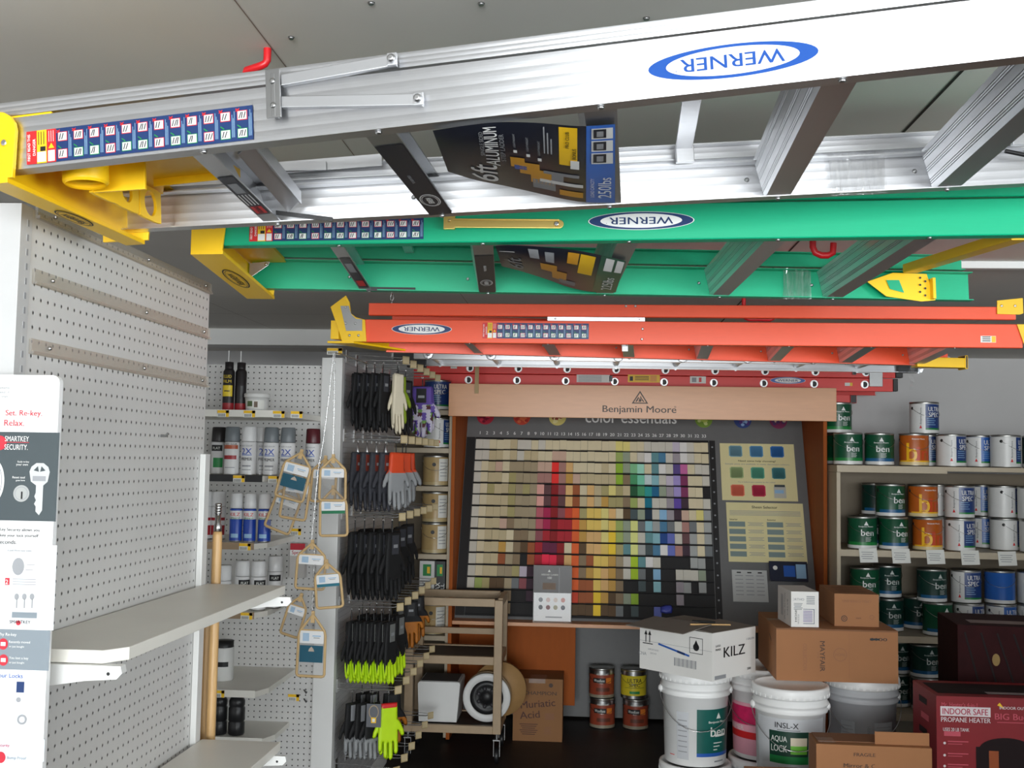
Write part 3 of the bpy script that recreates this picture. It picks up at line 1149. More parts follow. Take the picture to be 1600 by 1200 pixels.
def cap_plates(root, rn, rf, u0, u1, m, logo_cols, depth=.090, side_r=.03, lg=(.105, .020), ck=0.0):
    LE, LU = lg
    """Moulded top cap: side cheeks outside the rails, a bottom lip across, a back wall and an inner web."""
    mb = MB()
    w = rn.w
    for r in (rn, rf):
        pf = [(u0 - ck, -.014), (u1 - .006 + ck * .25, -.014)] + [(u1 + ck * .25 - side_r + side_r * math.cos(a), depth * .62 + side_r * math.sin(a)) for a in (0, .4, .8, 1.2, PI / 2)] + [(u0 + .012 - ck, depth * .62 + side_r), (u0 - ck, depth * .55)]
        mb.prism(pf, r.p(0, 0, .0035), r.d, r.w, r.n * .007, m)
        rivet(mb, r.p((u0 + u1) / 2 + .012, depth * .42, .0105), r.n, .006, .003)
    a0, b0 = rn.p(u0, -.013, .0105), rf.p(u0, -.013, .0105)
    a1, b1 = rn.p(u1 - .004, -.013, .0105), rf.p(u1 - .004, -.013, .0105)
    lo, hi = -w * .008, w * 0
    vs = [a0, a1, b1, b0]
    vs = [p + lo for p in vs] + [p for p in vs]
    fs = [(0, 3, 2, 1), (4, 5, 6, 7), (0, 1, 5, 4), (1, 2, 6, 5), (2, 3, 7, 6), (3, 0, 4, 7)]
    mb.add(vs, [f[::-1] for f in fs] if (a1 - a0).cross(b0 - a0).dot(w) < 0 else fs, m)
    mb.bar(rn.p(u0 + .005, depth * .3, .005), rf.p(u0 + .005, depth * .3, .005), rn.d * .004, w * (depth * .45), m)
    mb.bar(rn.p(u0 + .05, depth * .86, -.002), rf.p(u0 + .05, depth * .86, -.002), rn.d * .05, w * .004, m)
    o = mb.build('top_cap', root, .0015)
    lg = MB()
    c = (a0 + a1 + b0 + b1) / 4 + lo - w * .0008
    e = (b0 - a0).normalized()
    lg.oval(c, e * LE, rn.d * LU, logo_cols[0], 40)
    lg.oval(c - w * .0004, e * LE * .93, rn.d * LU * .84, logo_cols[1], 40)
    lg.oval(c - w * .0008, e * LE * .88, rn.d * LU * .74, logo_cols[0], 40, inner=.95)
    lg.text('WERNER', c - w * .0012, e, -rn.d, LU * .7, logo_cols[0], w=LE * 1.25)
    lg.build('maker_logo', o)
    return o


xc = rn.px(24, 240)[0]
cap1 = cap_plates(L1, rn, rf, xc - .042, xc - .002, YEL, (BLKP, YELP), lg=(.058, .015), ck=.04)
# pail shelf folded under the cap
d = MB()


def holed(mb, c, ex, ey, hw, hh, r, th, m, n=20):
    """Rectangular plate (half sizes hw, hh) with a round hole, thickness vector th."""
    c, ex, ey, th = V(c), V(ex).normalized(), V(ey).normalized(), V(th)
    a, b = [], []
    for i in range(n):
        t = 2 * PI * i / n
        co, si = math.cos(t), math.sin(t)
        k = min(hw / abs(co) if abs(co) > 1e-6 else 9, hh / abs(si) if abs(si) > 1e-6 else 9)
        a.append(c + ex * r * co + ey * r * si)
        b.append(c + ex * k * co + ey * k * si)
    vs = a + b + [p + th for p in a] + [p + th for p in b]
    fs = []
    for i in range(n):
        j = (i + 1) % n
        fs += [(i, n + i, n + j, j), (2 * n + i, 2 * n + j, 3 * n + j, 3 * n + i), (i, j, 2 * n + j, 2 * n + i), (n + i, 3 * n + i, 3 * n + j, n + j)]
    mb.add(vs, fs, m)


w = (rn.w + rf.w).normalized()
pn, pf = rn.p(xc + .03, 0, -.03), rf.p(xc + .045, 0, -.035)
e = (pf - pn).normalized()
Lp = (pf - pn).length
d.poly([pn + w * .060 + rn.d * -.02, pn + w * .060 + rn.d * .19, pn + e * Lp * .76 + w * .060 + rn.d * .19, pn + e * Lp * .80 + w * .060 + rn.d * .04, pf + w * .060 + rn.d * .0, pf + w * .06 - rn.d * .04, pn + w * .06 - rn.d * .04], YEL)
d.bar(pn + e * Lp * .75 + w * .055 + rn.d * .03, pn + e * Lp * .75 + w * .055 + rn.d * .19, e * .002, w * .008, YEL)
d.bar(pn + w * .052 + rn.d * .188, pn + e * Lp * .75 + w * .052 + rn.d * .188, rn.d * .002, w * .010, YEL)
for s, hr in ((.42, .014), (.62, .017), (.84, .022)):
    holed(d, pn + e * Lp * s + w * .028, e, w, Lp * .105, .030, hr, rn.d * .006, YEL)
d.lathe([(.030, -.004), (.034, 0), (.034, .055), (.030, .055), (.028, .004)], pn + e * Lp * .20 + rn.d * .02 + w * .003, 24, YEL, axis=w, cap=False)
d.bar(pn + e * Lp * .33 + w * .028, pn + e * Lp * .36 + w * .028 + rn.d * .09, e * .003, w * .028, YEL)
d.build('pail_shelf', L1, .001)
for r in (rn, rf):
    MB().box(0, 0, 0, 0, 0, 0, BLK)
    d = MB().obox(r.p(r.L - .02, .04, 0), r.d * .05, r.w * .046, r.n * .006, YEL).obox(r.p(r.L + .02, .04, -.012), r.d * .012, r.w * .046, r.n * .018, BLK)
    d.build('foot', L1, .002)
d = MB()
a, b = rf.px(1292, 250, -.003), rf.px(1380, 250, -.003)
wrap_film(d, rf, a[0], b[0], -.001, .079, -.003, FILM, 3)
tag(d.build('plastic_wrap', L1), 'crumpled clear plastic wrap around the far rail')
tag(MB().tube([rf.p(rf.px(1560, 250, -.03)[0], .052, -.06), rf.p(rf.px(1600, 258, -.03)[0], .04, -.06), rf.p(rf.px(1640, 268, -.03)[0], .035, -.05)], .004, BLK).build('strap', L1), 'black strap')

# its sales card
CARD = mat('dark_card', (30, 33, 44), 0.28, var=.1)
cd = MB()
PLN = (rn.p(0, 0), (rn.w + rf.w).normalized())
fn = card_grid(cd, [(676, 204), (730, 196), (780, 191), (840, 192), (905, 197), (961, 194)], [(700, 268), (742, 281), (792, 291), (845, 303), (905, 315), (961, 317)], PLN[0], PLN[1], CARD, .012)
BCARD = mat('blue_card', (52, 112, 206), .3, var=0)
card_patch(cd, fn, .835, 1, 0, 1, BCARD)
for q0 in (.50, .66, .82):
    card_patch(cd, fn, .86, .98, q0, q0 + .14, WHT, .0012)
    card_patch(cd, fn, .87, .935, q0 + .015, q0 + .125, DNAVY, .0018)
    card_patch(cd, fn, .885, .92, q0 + .03, q0 + .10, GRY, .0022)
card_text(cd, fn, '250lbs', .93, .19, .075, .26, WHT)
card_text(cd, fn, 'LOAD CAPACITY', .865, .19, .018, .24, WHT)
card_patch(cd, fn, .70, .79, .46, .97, YELP)
card_patch(cd, fn, .755, .80, .42, .53, WHT, .0012)
card_text(cd, fn, 'PRO CLUB', .74, .80, .018, .22, BLKP)
card_text(cd, fn, 'BONUS', .775, .62, .02, .14, BLKP)
card_text(cd, fn, 'ALUMINUM', .335, .62, .085, .62, WHT)
card_text(cd, fn, 'SINGLE SIDED', .275, .66, .026, .4, GRY)
card_text(cd, fn, 'STEP LADDER', .40, .60, .028, .42, GRY)
card_text(cd, fn, '6ft', .27, .17, .17, .27, WHT)
for k, s in enumerate((.47, .54, .60)):
    card_text(cd, fn, 'LIGHTWEIGHT', s, .72 - .04 * k, .012, .2, GRY)
    card_patch(cd, fn, s - .008, s + .012, .54 - .04 * k, .58 - .04 * k, WHT, .0012)
for k in range(3):
    card_patch(cd, fn, .625 + .017 * k, .632 + .017 * k, .58, .95 - .08 * k, GRY, .0012)
YC = mat('photo_amber', (222, 160, 40), .35, var=0)
for (s0, s1, q0, q1, m) in ((.44, .52, .33, .47, YC), (.49, .60, .25, .41, YC), (.55, .67, .15, .33, YC), (.46, .53, .30, .36, BLUE), (.56, .68, .08, .2, GRY), (.62, .80, .30, .34, GRY), (.60, .82, .18, .22, WHT), (.70, .82, .05, .12, YC), (.66, .72, .22, .32, GRY)):
    card_patch(cd, fn, s0, s1, q0, q1, m, .001 + .0001 * s0)
o = cd.build('sales_card', loc=fn(.5, .5))
tag(o, 'curved dark card reading 6ft ALUMINUM with a blue band, tucked under the aluminium ladder', 'card')

# ---- green fibreglass stepladder
rn, rf, tt = pose((-.552, 2.498, 2.136), (.997, .073, .014), (-.072, .997, -.041), (-.016, .04, .999), .499, .043, -.30, 1.60)
G_n, G_f = rn, rf
st2 = [(tt(k) - .022, tt(k) - .022) for k in range(0, 5)]
L2 = make_ladder('stepladder', 'green fibreglass stepladder with yellow top cap, hung just behind the aluminium one', (0.1, 2.5, 2.13), (rn, rf), GREEN, .0765, (.082, .122), st2)
d = MB()
a, b = rn.px(390, 366), rn.px(662, 357)
warning(d, rn, a[0], b[0], a[1] - .016, a[1] + .03, .001)
tag(d.build('warning_label', L2), 'blue safety label with rows of small pictures and a red end')
d = MB()
a, b = rn.px(919, 345), rn.px(1085, 345)
logo(d, rn, a[0], b[0], (a[1] + b[1]) / 2, .0195, .001)
tag(d.build('maker_logo', L2), 'navy and white oval maker\'s mark')
d = MB()
a, b = rn.px(708, 349, .012), rn.px(874, 350, .012)
d.bar(rn.p(a[0], a[1], .010), rn.p(b[0], b[1], .010), rn.w * .009, rn.n * .003, BRASS)
d.bar(rn.p(a[0], a[1] + .0085, .0125), rn.p(b[0], b[1] + .0085, .0125), rn.w * .0012, rn.n * .003, BRASS)
d.lathe([(.009, 0), (.009, .006)], rn.p(b[0], b[1], .007), 16, BRASS, axis=rn.n)
rivet(d, rn.p(b[0] - .006, b[1], .0135), rn.n, .006, .003)
d.obox(rn.p(a[0] - .008, a[1] + .004, .008), rn.d * .012, rn.w * .016, rn.n * .005, BRASS)
rivet(d, rn.p(a[0] - .008, a[1] + .006, .013), rn.n, .004, .003)
tag(d.build('spreader', L2, .0008), 'gold zinc-plated spreader bar')
d = MB()
c, e, u, Lc = step_label(d, rn, rf, st2[0][0], st2[0][1], .25, .9, .024, DNAVY, off=.015)
d.quad(c - e * Lc * .2, e * Lc * .14, u * .008, GRY)
d.quad(c + e * Lc * .33, e * Lc * .1, u * .009, REDP)
SL = [o for o in L2.children if o.name.startswith('step')]
d.build('step_label', SL[0])
d = MB()
c, e, u, Lc = step_label(d, rn, rf, st2[1][0], st2[1][1], .22, .97, .042, DNAVY, off=.022)
d.oval(c + e * Lc * .2, e * .036, u * .0155, WHT, 28)
d.oval(c + e * Lc * .2 - rn.w * .0003, e * .033, u * .0135, DNAVY, 28)
d.oval(c + e * Lc * .2 - rn.w * .0006, e * .030, u * .012, WHT, 28, inner=.93)
d.text('WERNER', c + e * Lc * .2 - rn.w * .0008, e, -u, .010, WHT, w=.042)
d.text('KEEPS YOU UP', c - e * Lc * .2 - rn.w * .0008, e, -u, .006, WHT)
d.build('step_label', SL[1])
xc = rn.px(330, 372)[0]
cap_plates(L2, rn, rf, xc - .04, xc + .034, YEL, (BLKP, YELP), depth=.088)
for k, (r, tx) in enumerate(((rf, st2[0][1] - .17), (rf, st2[0][1] - .18))):
    q = r.px(*((408, 424), (408, 394))[k], -.03)
    d = MB().prism([(-.03, -.02), (.018, .016), (.022, .026), (.012, .026), (-.03, .02)], r.p(q[0], q[1], -.03), r.d, r.w, r.n * -.0015, STEEL)
    rivet(d, r.p(q[0] + .012, q[1] + .018, -.0315), -r.n)
    tag(d.build('gusset_plate', L2, .001), 'zinc gusset plate')
a = rn.px(530, 384)[0]
MB().bar(rf.p(st2[0][1] + .015, .002, -.03), rf.p(st2[0][1] + .14, .006, -.012), rf.w * .005, rf.n * .002, BLK).build('step_brace', L2)
for px, py in ((1330, 385), (640, 385)):
    x = rn.px(px, 371)[0] - .05
    MB().bar(rn.p(x, .10, -.04), rf.p(x, .10, -.04), rn.d * .012, rn.w * .005, ALU).build('rear_brace', L2, .001)
# feet
d = MB()
plate_px(d, [(1355, 440), (1395, 426), (1448, 428), (1452, 440), (1462, 469), (1440, 471), (1385, 463)], rf, -.034, .003, YEL)
GQ = [rf.px(x, y, -.034) for x, y in ((1384, 438), (1404, 438), (1412, 458), (1390, 452))]
d.poly([rf.p(a, b, -.0375) for a, b in GQ][::-1], GREEN)
a0, a1 = rf.px(1452, 436, -.034), rf.px(1456, 468, -.034)
d.obox(rf.p(a1[0], (a0[1] + a1[1]) / 2, -.03), rf.d * .004, rf.w * .028, rf.n * .022, YEL)
for k in range(6):
    q = rf.px(1438 + (k % 2) * 8, 434 + k * 5.5, -.038)
    d.oval(rf.p(q[0], q[1], -.0378), rf.d * .003, rf.w * .003, BLKP, 10)
d.build('foot', L2, .0008)
d = MB().obox(rn.p(rn.L - .02, .036, .003), rn.d * .06, rn.w * .044, rn.n * .007, YEL)
d.build('foot', L2, .001)
d = MB()
a = rf.px(1425, 398, -.03)
d.bar(rf.p(a[0] - .02, .075, -.06), rn.p(rn.px(1610, 371)[0], .012, -.045), rn.d * .02, rn.w * .012, YEL)
tag(d.build('bottom_brace', L2, .003), 'yellow moulded brace between the feet')
d = MB()
a, b = rf.px(1222, 435, -.003), rf.px(1264, 435, -.003)
wrap_film(d, rf, a[0], b[0], -.002, .08, -.004, FILM, 5)
tag(d.build('plastic_wrap', L2), 'clear plastic wrap around the far rail')
cd = MB()
PLN = (rn.p(0, 0), (rn.w + rf.w).normalized())
fn = card_grid(cd, [(774, 384), (800, 383), (850, 386), (900, 391), (940, 399), (978, 408)], [(784, 416), (815, 424), (856, 437), (890, 449), (925, 456), (962, 457)], PLN[0], PLN[1], CARD, .012)
GCARD = mat('green_card', (40, 96, 74), .3, var=0)
card_patch(cd, fn, .80, 1, 0, 1, GCARD)
card_patch(cd, fn, .84, .90, .6, .95, WHT, .0012)
card_patch(cd, fn, .92, .985, .6, .95, WHT, .0012)
card_text(cd, fn, '225lbs', .90, .25, .08, .35, WHT)
card_patch(cd, fn, .64, .76, .42, .92, YELP)
card_patch(cd, fn, .55, .63, .62, .92, YC, .0008)
card_patch(cd, fn, .40, .46, .55, .85, GRY, .0008)
card_patch(cd, fn, .30, .36, .6, .9, GRY, .0008)
card_text(cd, fn, '6ft', .17, .3, .12, .4, GRY)
for (s0, s1, q0, q1, m) in ((.36, .48, .28, .48, YC), (.44, .56, .12, .34, YC), (.5, .64, .06, .16, GRY)):
    card_patch(cd, fn, s0, s1, q0, q1, m, .001)
card_patch(cd, fn, .04, .2, .72, .74, WHT, .0008)
o = cd.build('sales_card', loc=fn(.5, .5))
tag(o, 'dark green sales card with yellow price patch, tucked under the green ladder', 'card')

# ---- orange fibreglass stepladder
rn = Rail((-.85, 4.0, 2.128), (1.535, 3.97, 2.125), Z1, -1)
rf = Rail((-.80, 4.22, 2.110), (1.46, 4.55, 2.108), Z1, 1)
st3 = []
for k in range(7):
    x = -.47 + .292 * k
    st3.append(((x - rn.a.x) / rn.d.x, (x + .02 - rf.a.x) / rf.d.x))
L3 = make_ladder('stepladder', 'orange fibreglass stepladder with yellow end caps, hung behind the green one', (0.3, 4.2, 2.12), (rn, rf), ORANGE, .085, (.102, .148), st3, fl=.03)
d = MB()
a, b = rn.px(612, 514), rn.px(706, 514.5)
logo(d, rn, a[0], b[0], (a[1] + b[1]) / 2, .021, .001)
tag(d.build('maker_logo', L3), 'navy and white oval maker\'s mark')
d = MB()
a, b = rn.px(754, 516), rn.px(920, 520)
warning(d, rn, a[0], b[0], a[1] - .030, a[1] + .028, .001)
tag(d.build('warning_label', L3), 'blue safety label with rows of small pictures and a red end')
d = MB()
for (px, py) in ((1004, 514), (1003, 530), (978, 478), (993, 478)):
    q = rn.px(px, py)
    rivet(d, rn.p(q[0], q[1], -.006 if py < 500 else 0), rn.n, .005, .003)
a, b = rn.px(1532, 530), rn.px(1556, 530)
d.quad(rn.p((a[0] + b[0]) / 2, a[1], .001), rn.d * (b[0] - a[0]) / 2, rn.w * .012, TAGW)
d.quad(rn.p(b[0] - .008, a[1], .0014), rn.d * .007, rn.w * .011, YELP)
for k in range(3):
    d.quad(rn.p(a[0] + .02, a[1] + .008 - .007 * k, .0014), rn.d * .014, rn.w * .0015, BLKP)
d.build('price_sticker', L3)
d = MB()
a, b = rn.px(855, 496), rn.px(1008, 497)
d.bar(rn.p(a[0], .094, -.012), rn.p(b[0], .094, -.012), rn.w * .0075, rn.n * .003, ALU)
d.bar(rn.p(a[0] + .16, .096, -.008), rn.p(b[0] - .0, .096, -.008), rn.w * .004, rn.n * .002, ALU)
for q in (a[0] + .03, b[0] - .02):
    rivet(d, rn.p(q, .094, -.008), rn.n, .004, .003)
d.build('spreader', L3, .0008)
d = MB()
plate_px(d, [(541, 462), (547, 473), (549, 490), (557, 496), (571, 500), (573, 534), (535, 534), (531, 520), (517, 480)], rn, .002, .008, YEL)
c0 = rn.px(545, 534)[0]
d.bar(rn.p(c0 - .03, -.002, .008), rf.p(.03, .012, .01), rn.d * .05, rn.w * .004, YEL)
d.bar(rn.p(c0 - .055, .045, .002), rf.p(.0, .05, .005), rn.d * .015, rn.w * .035, YEL)
plate_px(d, [(517, 480), (541, 462), (547, 473), (535, 500), (531, 520)], rf, .002, .008, YEL)
cp = d.build('top_cap', L3, .0015)
d = MB()
plate_px(d, [(532, 478), (545, 478), (549, 491), (556, 498), (566, 499), (566, 517), (541, 517)], rn, .010, .002, DSTEEL)
for px, py in ((540, 480), (540, 505), (555, 505), (546, 524), (560, 524)):
    q = rn.px(px, py, .012)
    rivet(d, rn.p(q[0], q[1], .011), rn.n, .005, .003)
tag(d.build('cap_plate', cp), 'grey riveted steel plate')
d = MB()
plate_px(d, [(1557, 470), (1597, 466), (1598, 490), (1592, 492), (1557, 491)], rn, -.005, .007, YEL)
for px in (1565, 1586):
    q = rn.px(px, 478, .002)
    rivet(d, rn.p(q[0], q[1], .002), rn.n, .006, .003)
d.build('foot', L3, .001)
d = MB()
plate_px(d, [(1588, 507), (1625, 507), (1625, 547), (1602, 546)], rn, .001, .007, YEL)
d.build('foot', L3, .001)
d = MB()
q = rf.px(1440, 560, -.03)
d.obox(rf.p(rf.L - .05, .012, -.02), rf.d * .10, rf.w * .02, rf.n * .03, YEL)
d.obox(rf.p(rf.L + .055, .015, -.02), rf.d * .006, rf.w * .028, rf.n * .032, BLK)
d.build('foot', L3, .003)
q = rn.px(977, 546)
d = MB().obox(rn.p(q[0], -.008, -.06), rn.d * .011, rn.w * .012, rn.n * .002, WHT)
tag(d.build('hang_tag', L3, .001), 'small white tag')

d = MB()
rnd = random.Random(9)
vs = []
for k in range(9):
    q = at(1424 + 2 * math.sin(k * 1.3), 566 + 5.4 * k, Y=4.40)
    for s in (-1, 1):
        vs.append(q + X1 * s * (.012 - .0006 * k) + Y1 * rnd.uniform(-.008, .008))
d.add(vs, [(2 * k, 2 * k + 1, 2 * k + 3, 2 * k + 2) for k in range(8)], FILM)
tag(d.build('plastic_wrap', L3), 'scrap of clear plastic hanging from the foot')

# ---- aluminium extension ladder beyond the orange one
xl = thing('extension_ladder', 'aluminium extension ladder showing as a silver strip below the orange stepladder', 'ladder', (.35, 5.4, 2.17))
for y0, sgn in ((5.2, -1), (5.62, 1)):
    r = Rail((-.96, y0, 2.178), (1.667, y0, 2.170), Z1, sgn)
    mb = MB()
    channel(mb, r, 0, r.L, 0, .066, .03, ALU, 1, sag=.003)
    for k in range(9):
        t = .18 + .305 * k
        mb.lathe([(.027, 0), (.024, .003), (.012, .0045)], r.p(t, .024, .003), 8, ALU2, smooth=False, axis=r.n)
        mb.lathe([(.012, .004), (.010, .006), (.004, .006)], r.p(t, .024, .003), 12, DSTEEL, axis=r.n)
    if sgn < 0:
        mb.obox(r.p(.79, .033, .0045), r.d * .0012, r.w * .033, r.n * .0005, BLK)
    mb.build('rail', xl)
for k in range(9):
    x = -.96 + .18 + .305 * k
    MB().tube([(x, 5.205, 2.201), (x, 5.615, 2.201)], .015, ALU2, 12).build('rung', xl)
for k, x in enumerate((-.90, 1.60)):
    for y0 in (5.2, 5.62):
        MB().box(x - .05, x + .05, y0 - .006 if y0 < 5.4 else y0 - .03, y0 + .03 if y0 < 5.4 else y0 + .006, 2.168, 2.245, BLK).build('end_shoe', xl, .003)

# ---- red fibreglass extension ladder resting on the paint display
rl = thing('extension_ladder', 'red fibreglass extension ladder lying along the top of the paint display', 'ladder', (.4, 7.05, 2.156))
for y0, sgn in ((6.86, -1), (7.28, 1)):
    for (x0, x1, z0, z1, dy) in ((-1.12, 1.87, 2.156, 2.236, 0), (-1.12, 1.885, 2.240, 2.318, -.0)):
        r = Rail((x0, y0, z0), (x1, y0, z0), Z1, sgn)
        mb = MB()
        channel(mb, r, 0, r.L, 0, z1 - z0, .03, RED)
        for k in range(10):
            x = -1.04 + .3085 * k + .272 + (.0 if z0 < 2.2 else .008)
            if sgn < 0 and x < x1 - .03:
                c = r.p(x - x0, .042 if z0 < 2.2 else .034, .0008)
                mb.oval(c, r.d * .025, r.w * .025, WHT, 24)
                mb.oval(c + r.n * .0005, r.d * .0225, r.w * .0225, STEEL, 24)
                mb.poly([c + r.n * .001 + r.d * (max(-.009, .016 * math.cos(a))) + r.w * .0175 * math.sin(a) for a in [2 * PI * j / 20 for j in range(20)]], BLKP)
        mb.build('rail', rl)
for z in (2.2, 2.277):
    for k in range(10):
        x = -1.04 + .3085 * k + .272
        if x < 1.85:
            MB().tube([(x, 6.87, z), (x, 7.27, z)], .014, ALU2, 10).build('rung', rl)
d = MB()
F = 6.8585


def rpatch(x0, x1, y0, y1, m, k=0):
    global d
    if k == 0:
        if d.v:
            d.build('label', rl)
        d = MB()
    a, b = at(x0, (y0 + y1) / 2, Y=F), at(x1, (y0 + y1) / 2, Y=F)
    d.quad(((a.x + b.x) / 2, F - .0005 * k, (a.z + b.z) / 2), ((b.x - a.x) / 2, 0, 0), (0, 0, abs(y1 - y0) / 2 * F / 1700), m)


rpatch(901, 953, 585.5, 597.5, TAGW)
for k in range(6):
    rpatch(904, 940, 587 + 1.7 * k, 587.8 + 1.7 * k, GRY, 1)
rpatch(952, 957, 587, 596, DNAVY)
rpatch(981, 1031, 585.5, 597.5, YELP)
rpatch(984, 989, 588, 595, BLKP, 1)
for k in range(3):
    rpatch(992, 1014, 588 + 2.4 * k, 589 + 2.4 * k, BLKP, 1)
rpatch(1016, 1026, 587, 596, mat('amber_print', (226, 150, 30), .4, var=0), 1)
rpatch(1078, 1103, 588, 599, TAGW)
rpatch(1081, 1088, 590, 597, GRY, 1)
rpatch(1092, 1096, 590, 597, REDP, 1)
rpatch(704, 714, 571, 576, TAGW)
rpatch(1320, 1332, 598, 603, TAGW)
rpatch(1328, 1332, 598, 603, YELP, 1)
d.build('label', rl)
d = MB()
c = at(1231, 594.5, Y=F)
d.oval(c, X1 * .108, Z1 * .021, WHT, 40)
d.oval(c - Y1 * .0004, X1 * .106, Z1 * .0195, BLUE, 40)
d.oval(c - Y1 * .0008, X1 * .08, Z1 * .0155, WHT, 40)
d.text('WERNER', c - Y1 * .0012, X1, Z1, .015, NAVY, w=.125)
d.build('maker_logo', rl)
d = MB()
a, b = at(1335, 573, Y=6.85), at(1362, 604, Y=6.85)
d.box(a.x, a.x + .17, 6.845, 6.857, a.z - .04, a.z + .012, DSTEEL)
d.box(a.x + .09, a.x + .17, 6.843, 6.855, b.z, a.z + .01, DSTEEL)
d.box(a.x - .012, a.x + .01, 6.842, 6.857, a.z - .05, a.z - .012, BLK)
tag(d.build('rung_lock', rl, .002), 'grey metal rung lock')
d = MB()
d.box(1.872, 1.9, 6.852, 6.90, 2.158, 2.235, BLK).box(1.888, 1.93, 6.852, 6.90, 2.242, 2.316, BLK)
d.build('end_shoe', rl, .004)
d = MB().box(1.45, 1.69, 7.20, 7.24, 2.10, 2.154, RED).box(1.69, 1.73, 7.19, 7.25, 2.10, 2.154, BLK)
d.build('guide_bracket', rl, .002)
q = at(754, 590, Y=6.84)
t = MB().box(q.x - .012, q.x + .012, 6.490, 6.497, 2.09, 2.335, mat('tan_lath', (176, 150, 106), .6, var=.1)).build('wooden_lath', loc=(q.x, 6.49, 2.05))
tag(t, 'thin tan lath standing upright against the left of the paint display\'s header', 'lath')

# hooks and chain that hold the ladders
def hang_hook(px, py, Y, dx, label, long=.09):
    p = at(px, py, Y=Y)
    t = thing('ceiling_hook', label, 'hook', (p.x, Y, ZC))
    MB().tube([(p.x, Y, ZC), (p.x, Y, p.z + .02), (p.x + dx * .006, Y, p.z + .006), (p.x + dx * .02, Y, p.z), (p.x + dx * long, Y, p.z), (p.x + dx * (long + .012), Y, p.z + .006), (p.x + dx * (long + .014), Y, p.z + .03)], .008, REDHOOK, 10).build('shank', t)


hang_hook(1270, 399, 2.62, 1, 'red hook between the last two steps of the green ladder', .035)
hang_hook(1162, 499, 4.13, 1, 'red hook between the two rails of the orange ladder', .10)
q = at(612, 470, Y=4.03)
ch = MB()
z = ZC - .004
k = 0
while z > 2.275:
    a = X1 if k % 2 else Y1
    pts = [V((q.x, 4.035, z)) + a * .006 * math.cos(t * PI / 6) + Z1 * (.013 * math.sin(t * PI / 6) - .013) for t in range(12)]
    ch.tube(pts, .0016, CHROME, 6, closed=True)
    z -= .022
    k += 1
tag(ch.build('chain', loc=(q.x, 4.035, ZC)), 'short zinc chain hanging above the cap end of the orange ladder', 'chain')

# ------------------------------------------------------------------ paint colour display
MAPLE = mat('maple_veneer', (210, 152, 108), .36, var=.08, scale=5, stretch=(1.5, 10, 10))
CHERRY = mat('orange_veneer', (164, 82, 22), .6, spec=.2, var=.12, scale=5, stretch=(8, 8, 1.2))
DGREY = mat('charcoal_board', (108, 108, 108), .55, var=.06)
POCKET = mat('pocket_black', (32, 31, 32), .6, var=.1)
HDRT = mat('header_lettering', (74, 58, 48), .5, var=0)
HX0, HX1, HY = -.845, 1.448, 6.50
dsp = thing('paint_display', 'wooden paint colour display stand with a lettered header board', 'display stand', (.3, 6.9, 0))
MB().box(HX0, HX1, HY, HY + .022, 1.953, 2.149, MAPLE).build('header_board', dsp, .002)
d = MB()
c = at(1000, 621, Y=HY)
FY = HY - .0008
tri = [(-.049, -.037), (.049, -.037), (0, .040)]


def P2(a, b, k=0):
    return V((c.x + a, FY - .0004 * k, c.z + b))


d.poly([P2(*q) for q in tri], HDRT)
d.poly([P2(a * .74, b * .74 - .003, 1) for a, b in tri], MAPLE)
for x0, x1, x2 in ((-.030, -.008, -.021), (-.012, .012, 0), (.008, .030, .021)):
    pass
d.poly([P2(-.028, -.026, 2), P2(-.018, -.026, 2), P2(-.005, -.004, 2), P2(-.010, .004, 2)], HDRT)
d.poly([P2(-.010, -.026, 2), P2(.006, -.026, 2), P2(.010, -.018, 2), P2(-.001, -.001, 2)], HDRT)
d.poly([P2(.004, .010, 2), P2(.010, -.004, 2), P2(.027, -.026, 2), P2(.017, -.026, 2), P2(.000, .002, 2)], HDRT)
q = at(999, 641, Y=HY)
d.text('Benjamin Moore', (q.x, FY, q.z), X1, Z1, .052, HDRT, w=.435)
q = at(1055, 636, Y=HY)
d.text('®', (q.x, FY, q.z), X1, Z1, .012, HDRT)
d.build('header_lettering', dsp)
MB().box(HX0 + .01, HX1 - .03, HY + .023, 7.32, 2.13, 2.148, MAPLE).build('top_panel', dsp)
PX0, PX1 = -.812, 1.392
for x in (PX0 - .011, PX1 + .011):
    MB().box(x - .011, x + .011, 6.60, 7.33, .02, 2.129, CHERRY).build('side_panel', dsp, .002)


def board_y(z):
    return 7.20 - (1.829 - z) * .421


def board_pt(x, z, out=0.0):
    n = V((0, -1, .421)).normalized()
    return V((x, board_y(z), z)) + n * out


BZ = V((0, .421, 1)).normalized()
BN = V((0, -1, .421)).normalized()
d = MB()
zt, zb = 2.10, .72
c0 = board_pt((PX0 + PX1) / 2, (zt + zb) / 2, -.011)
d.obox(c0, X1 * (PX1 - PX0) / 2, BZ * (zt - zb) / 2 / BZ.z, BN * .010, DGREY)
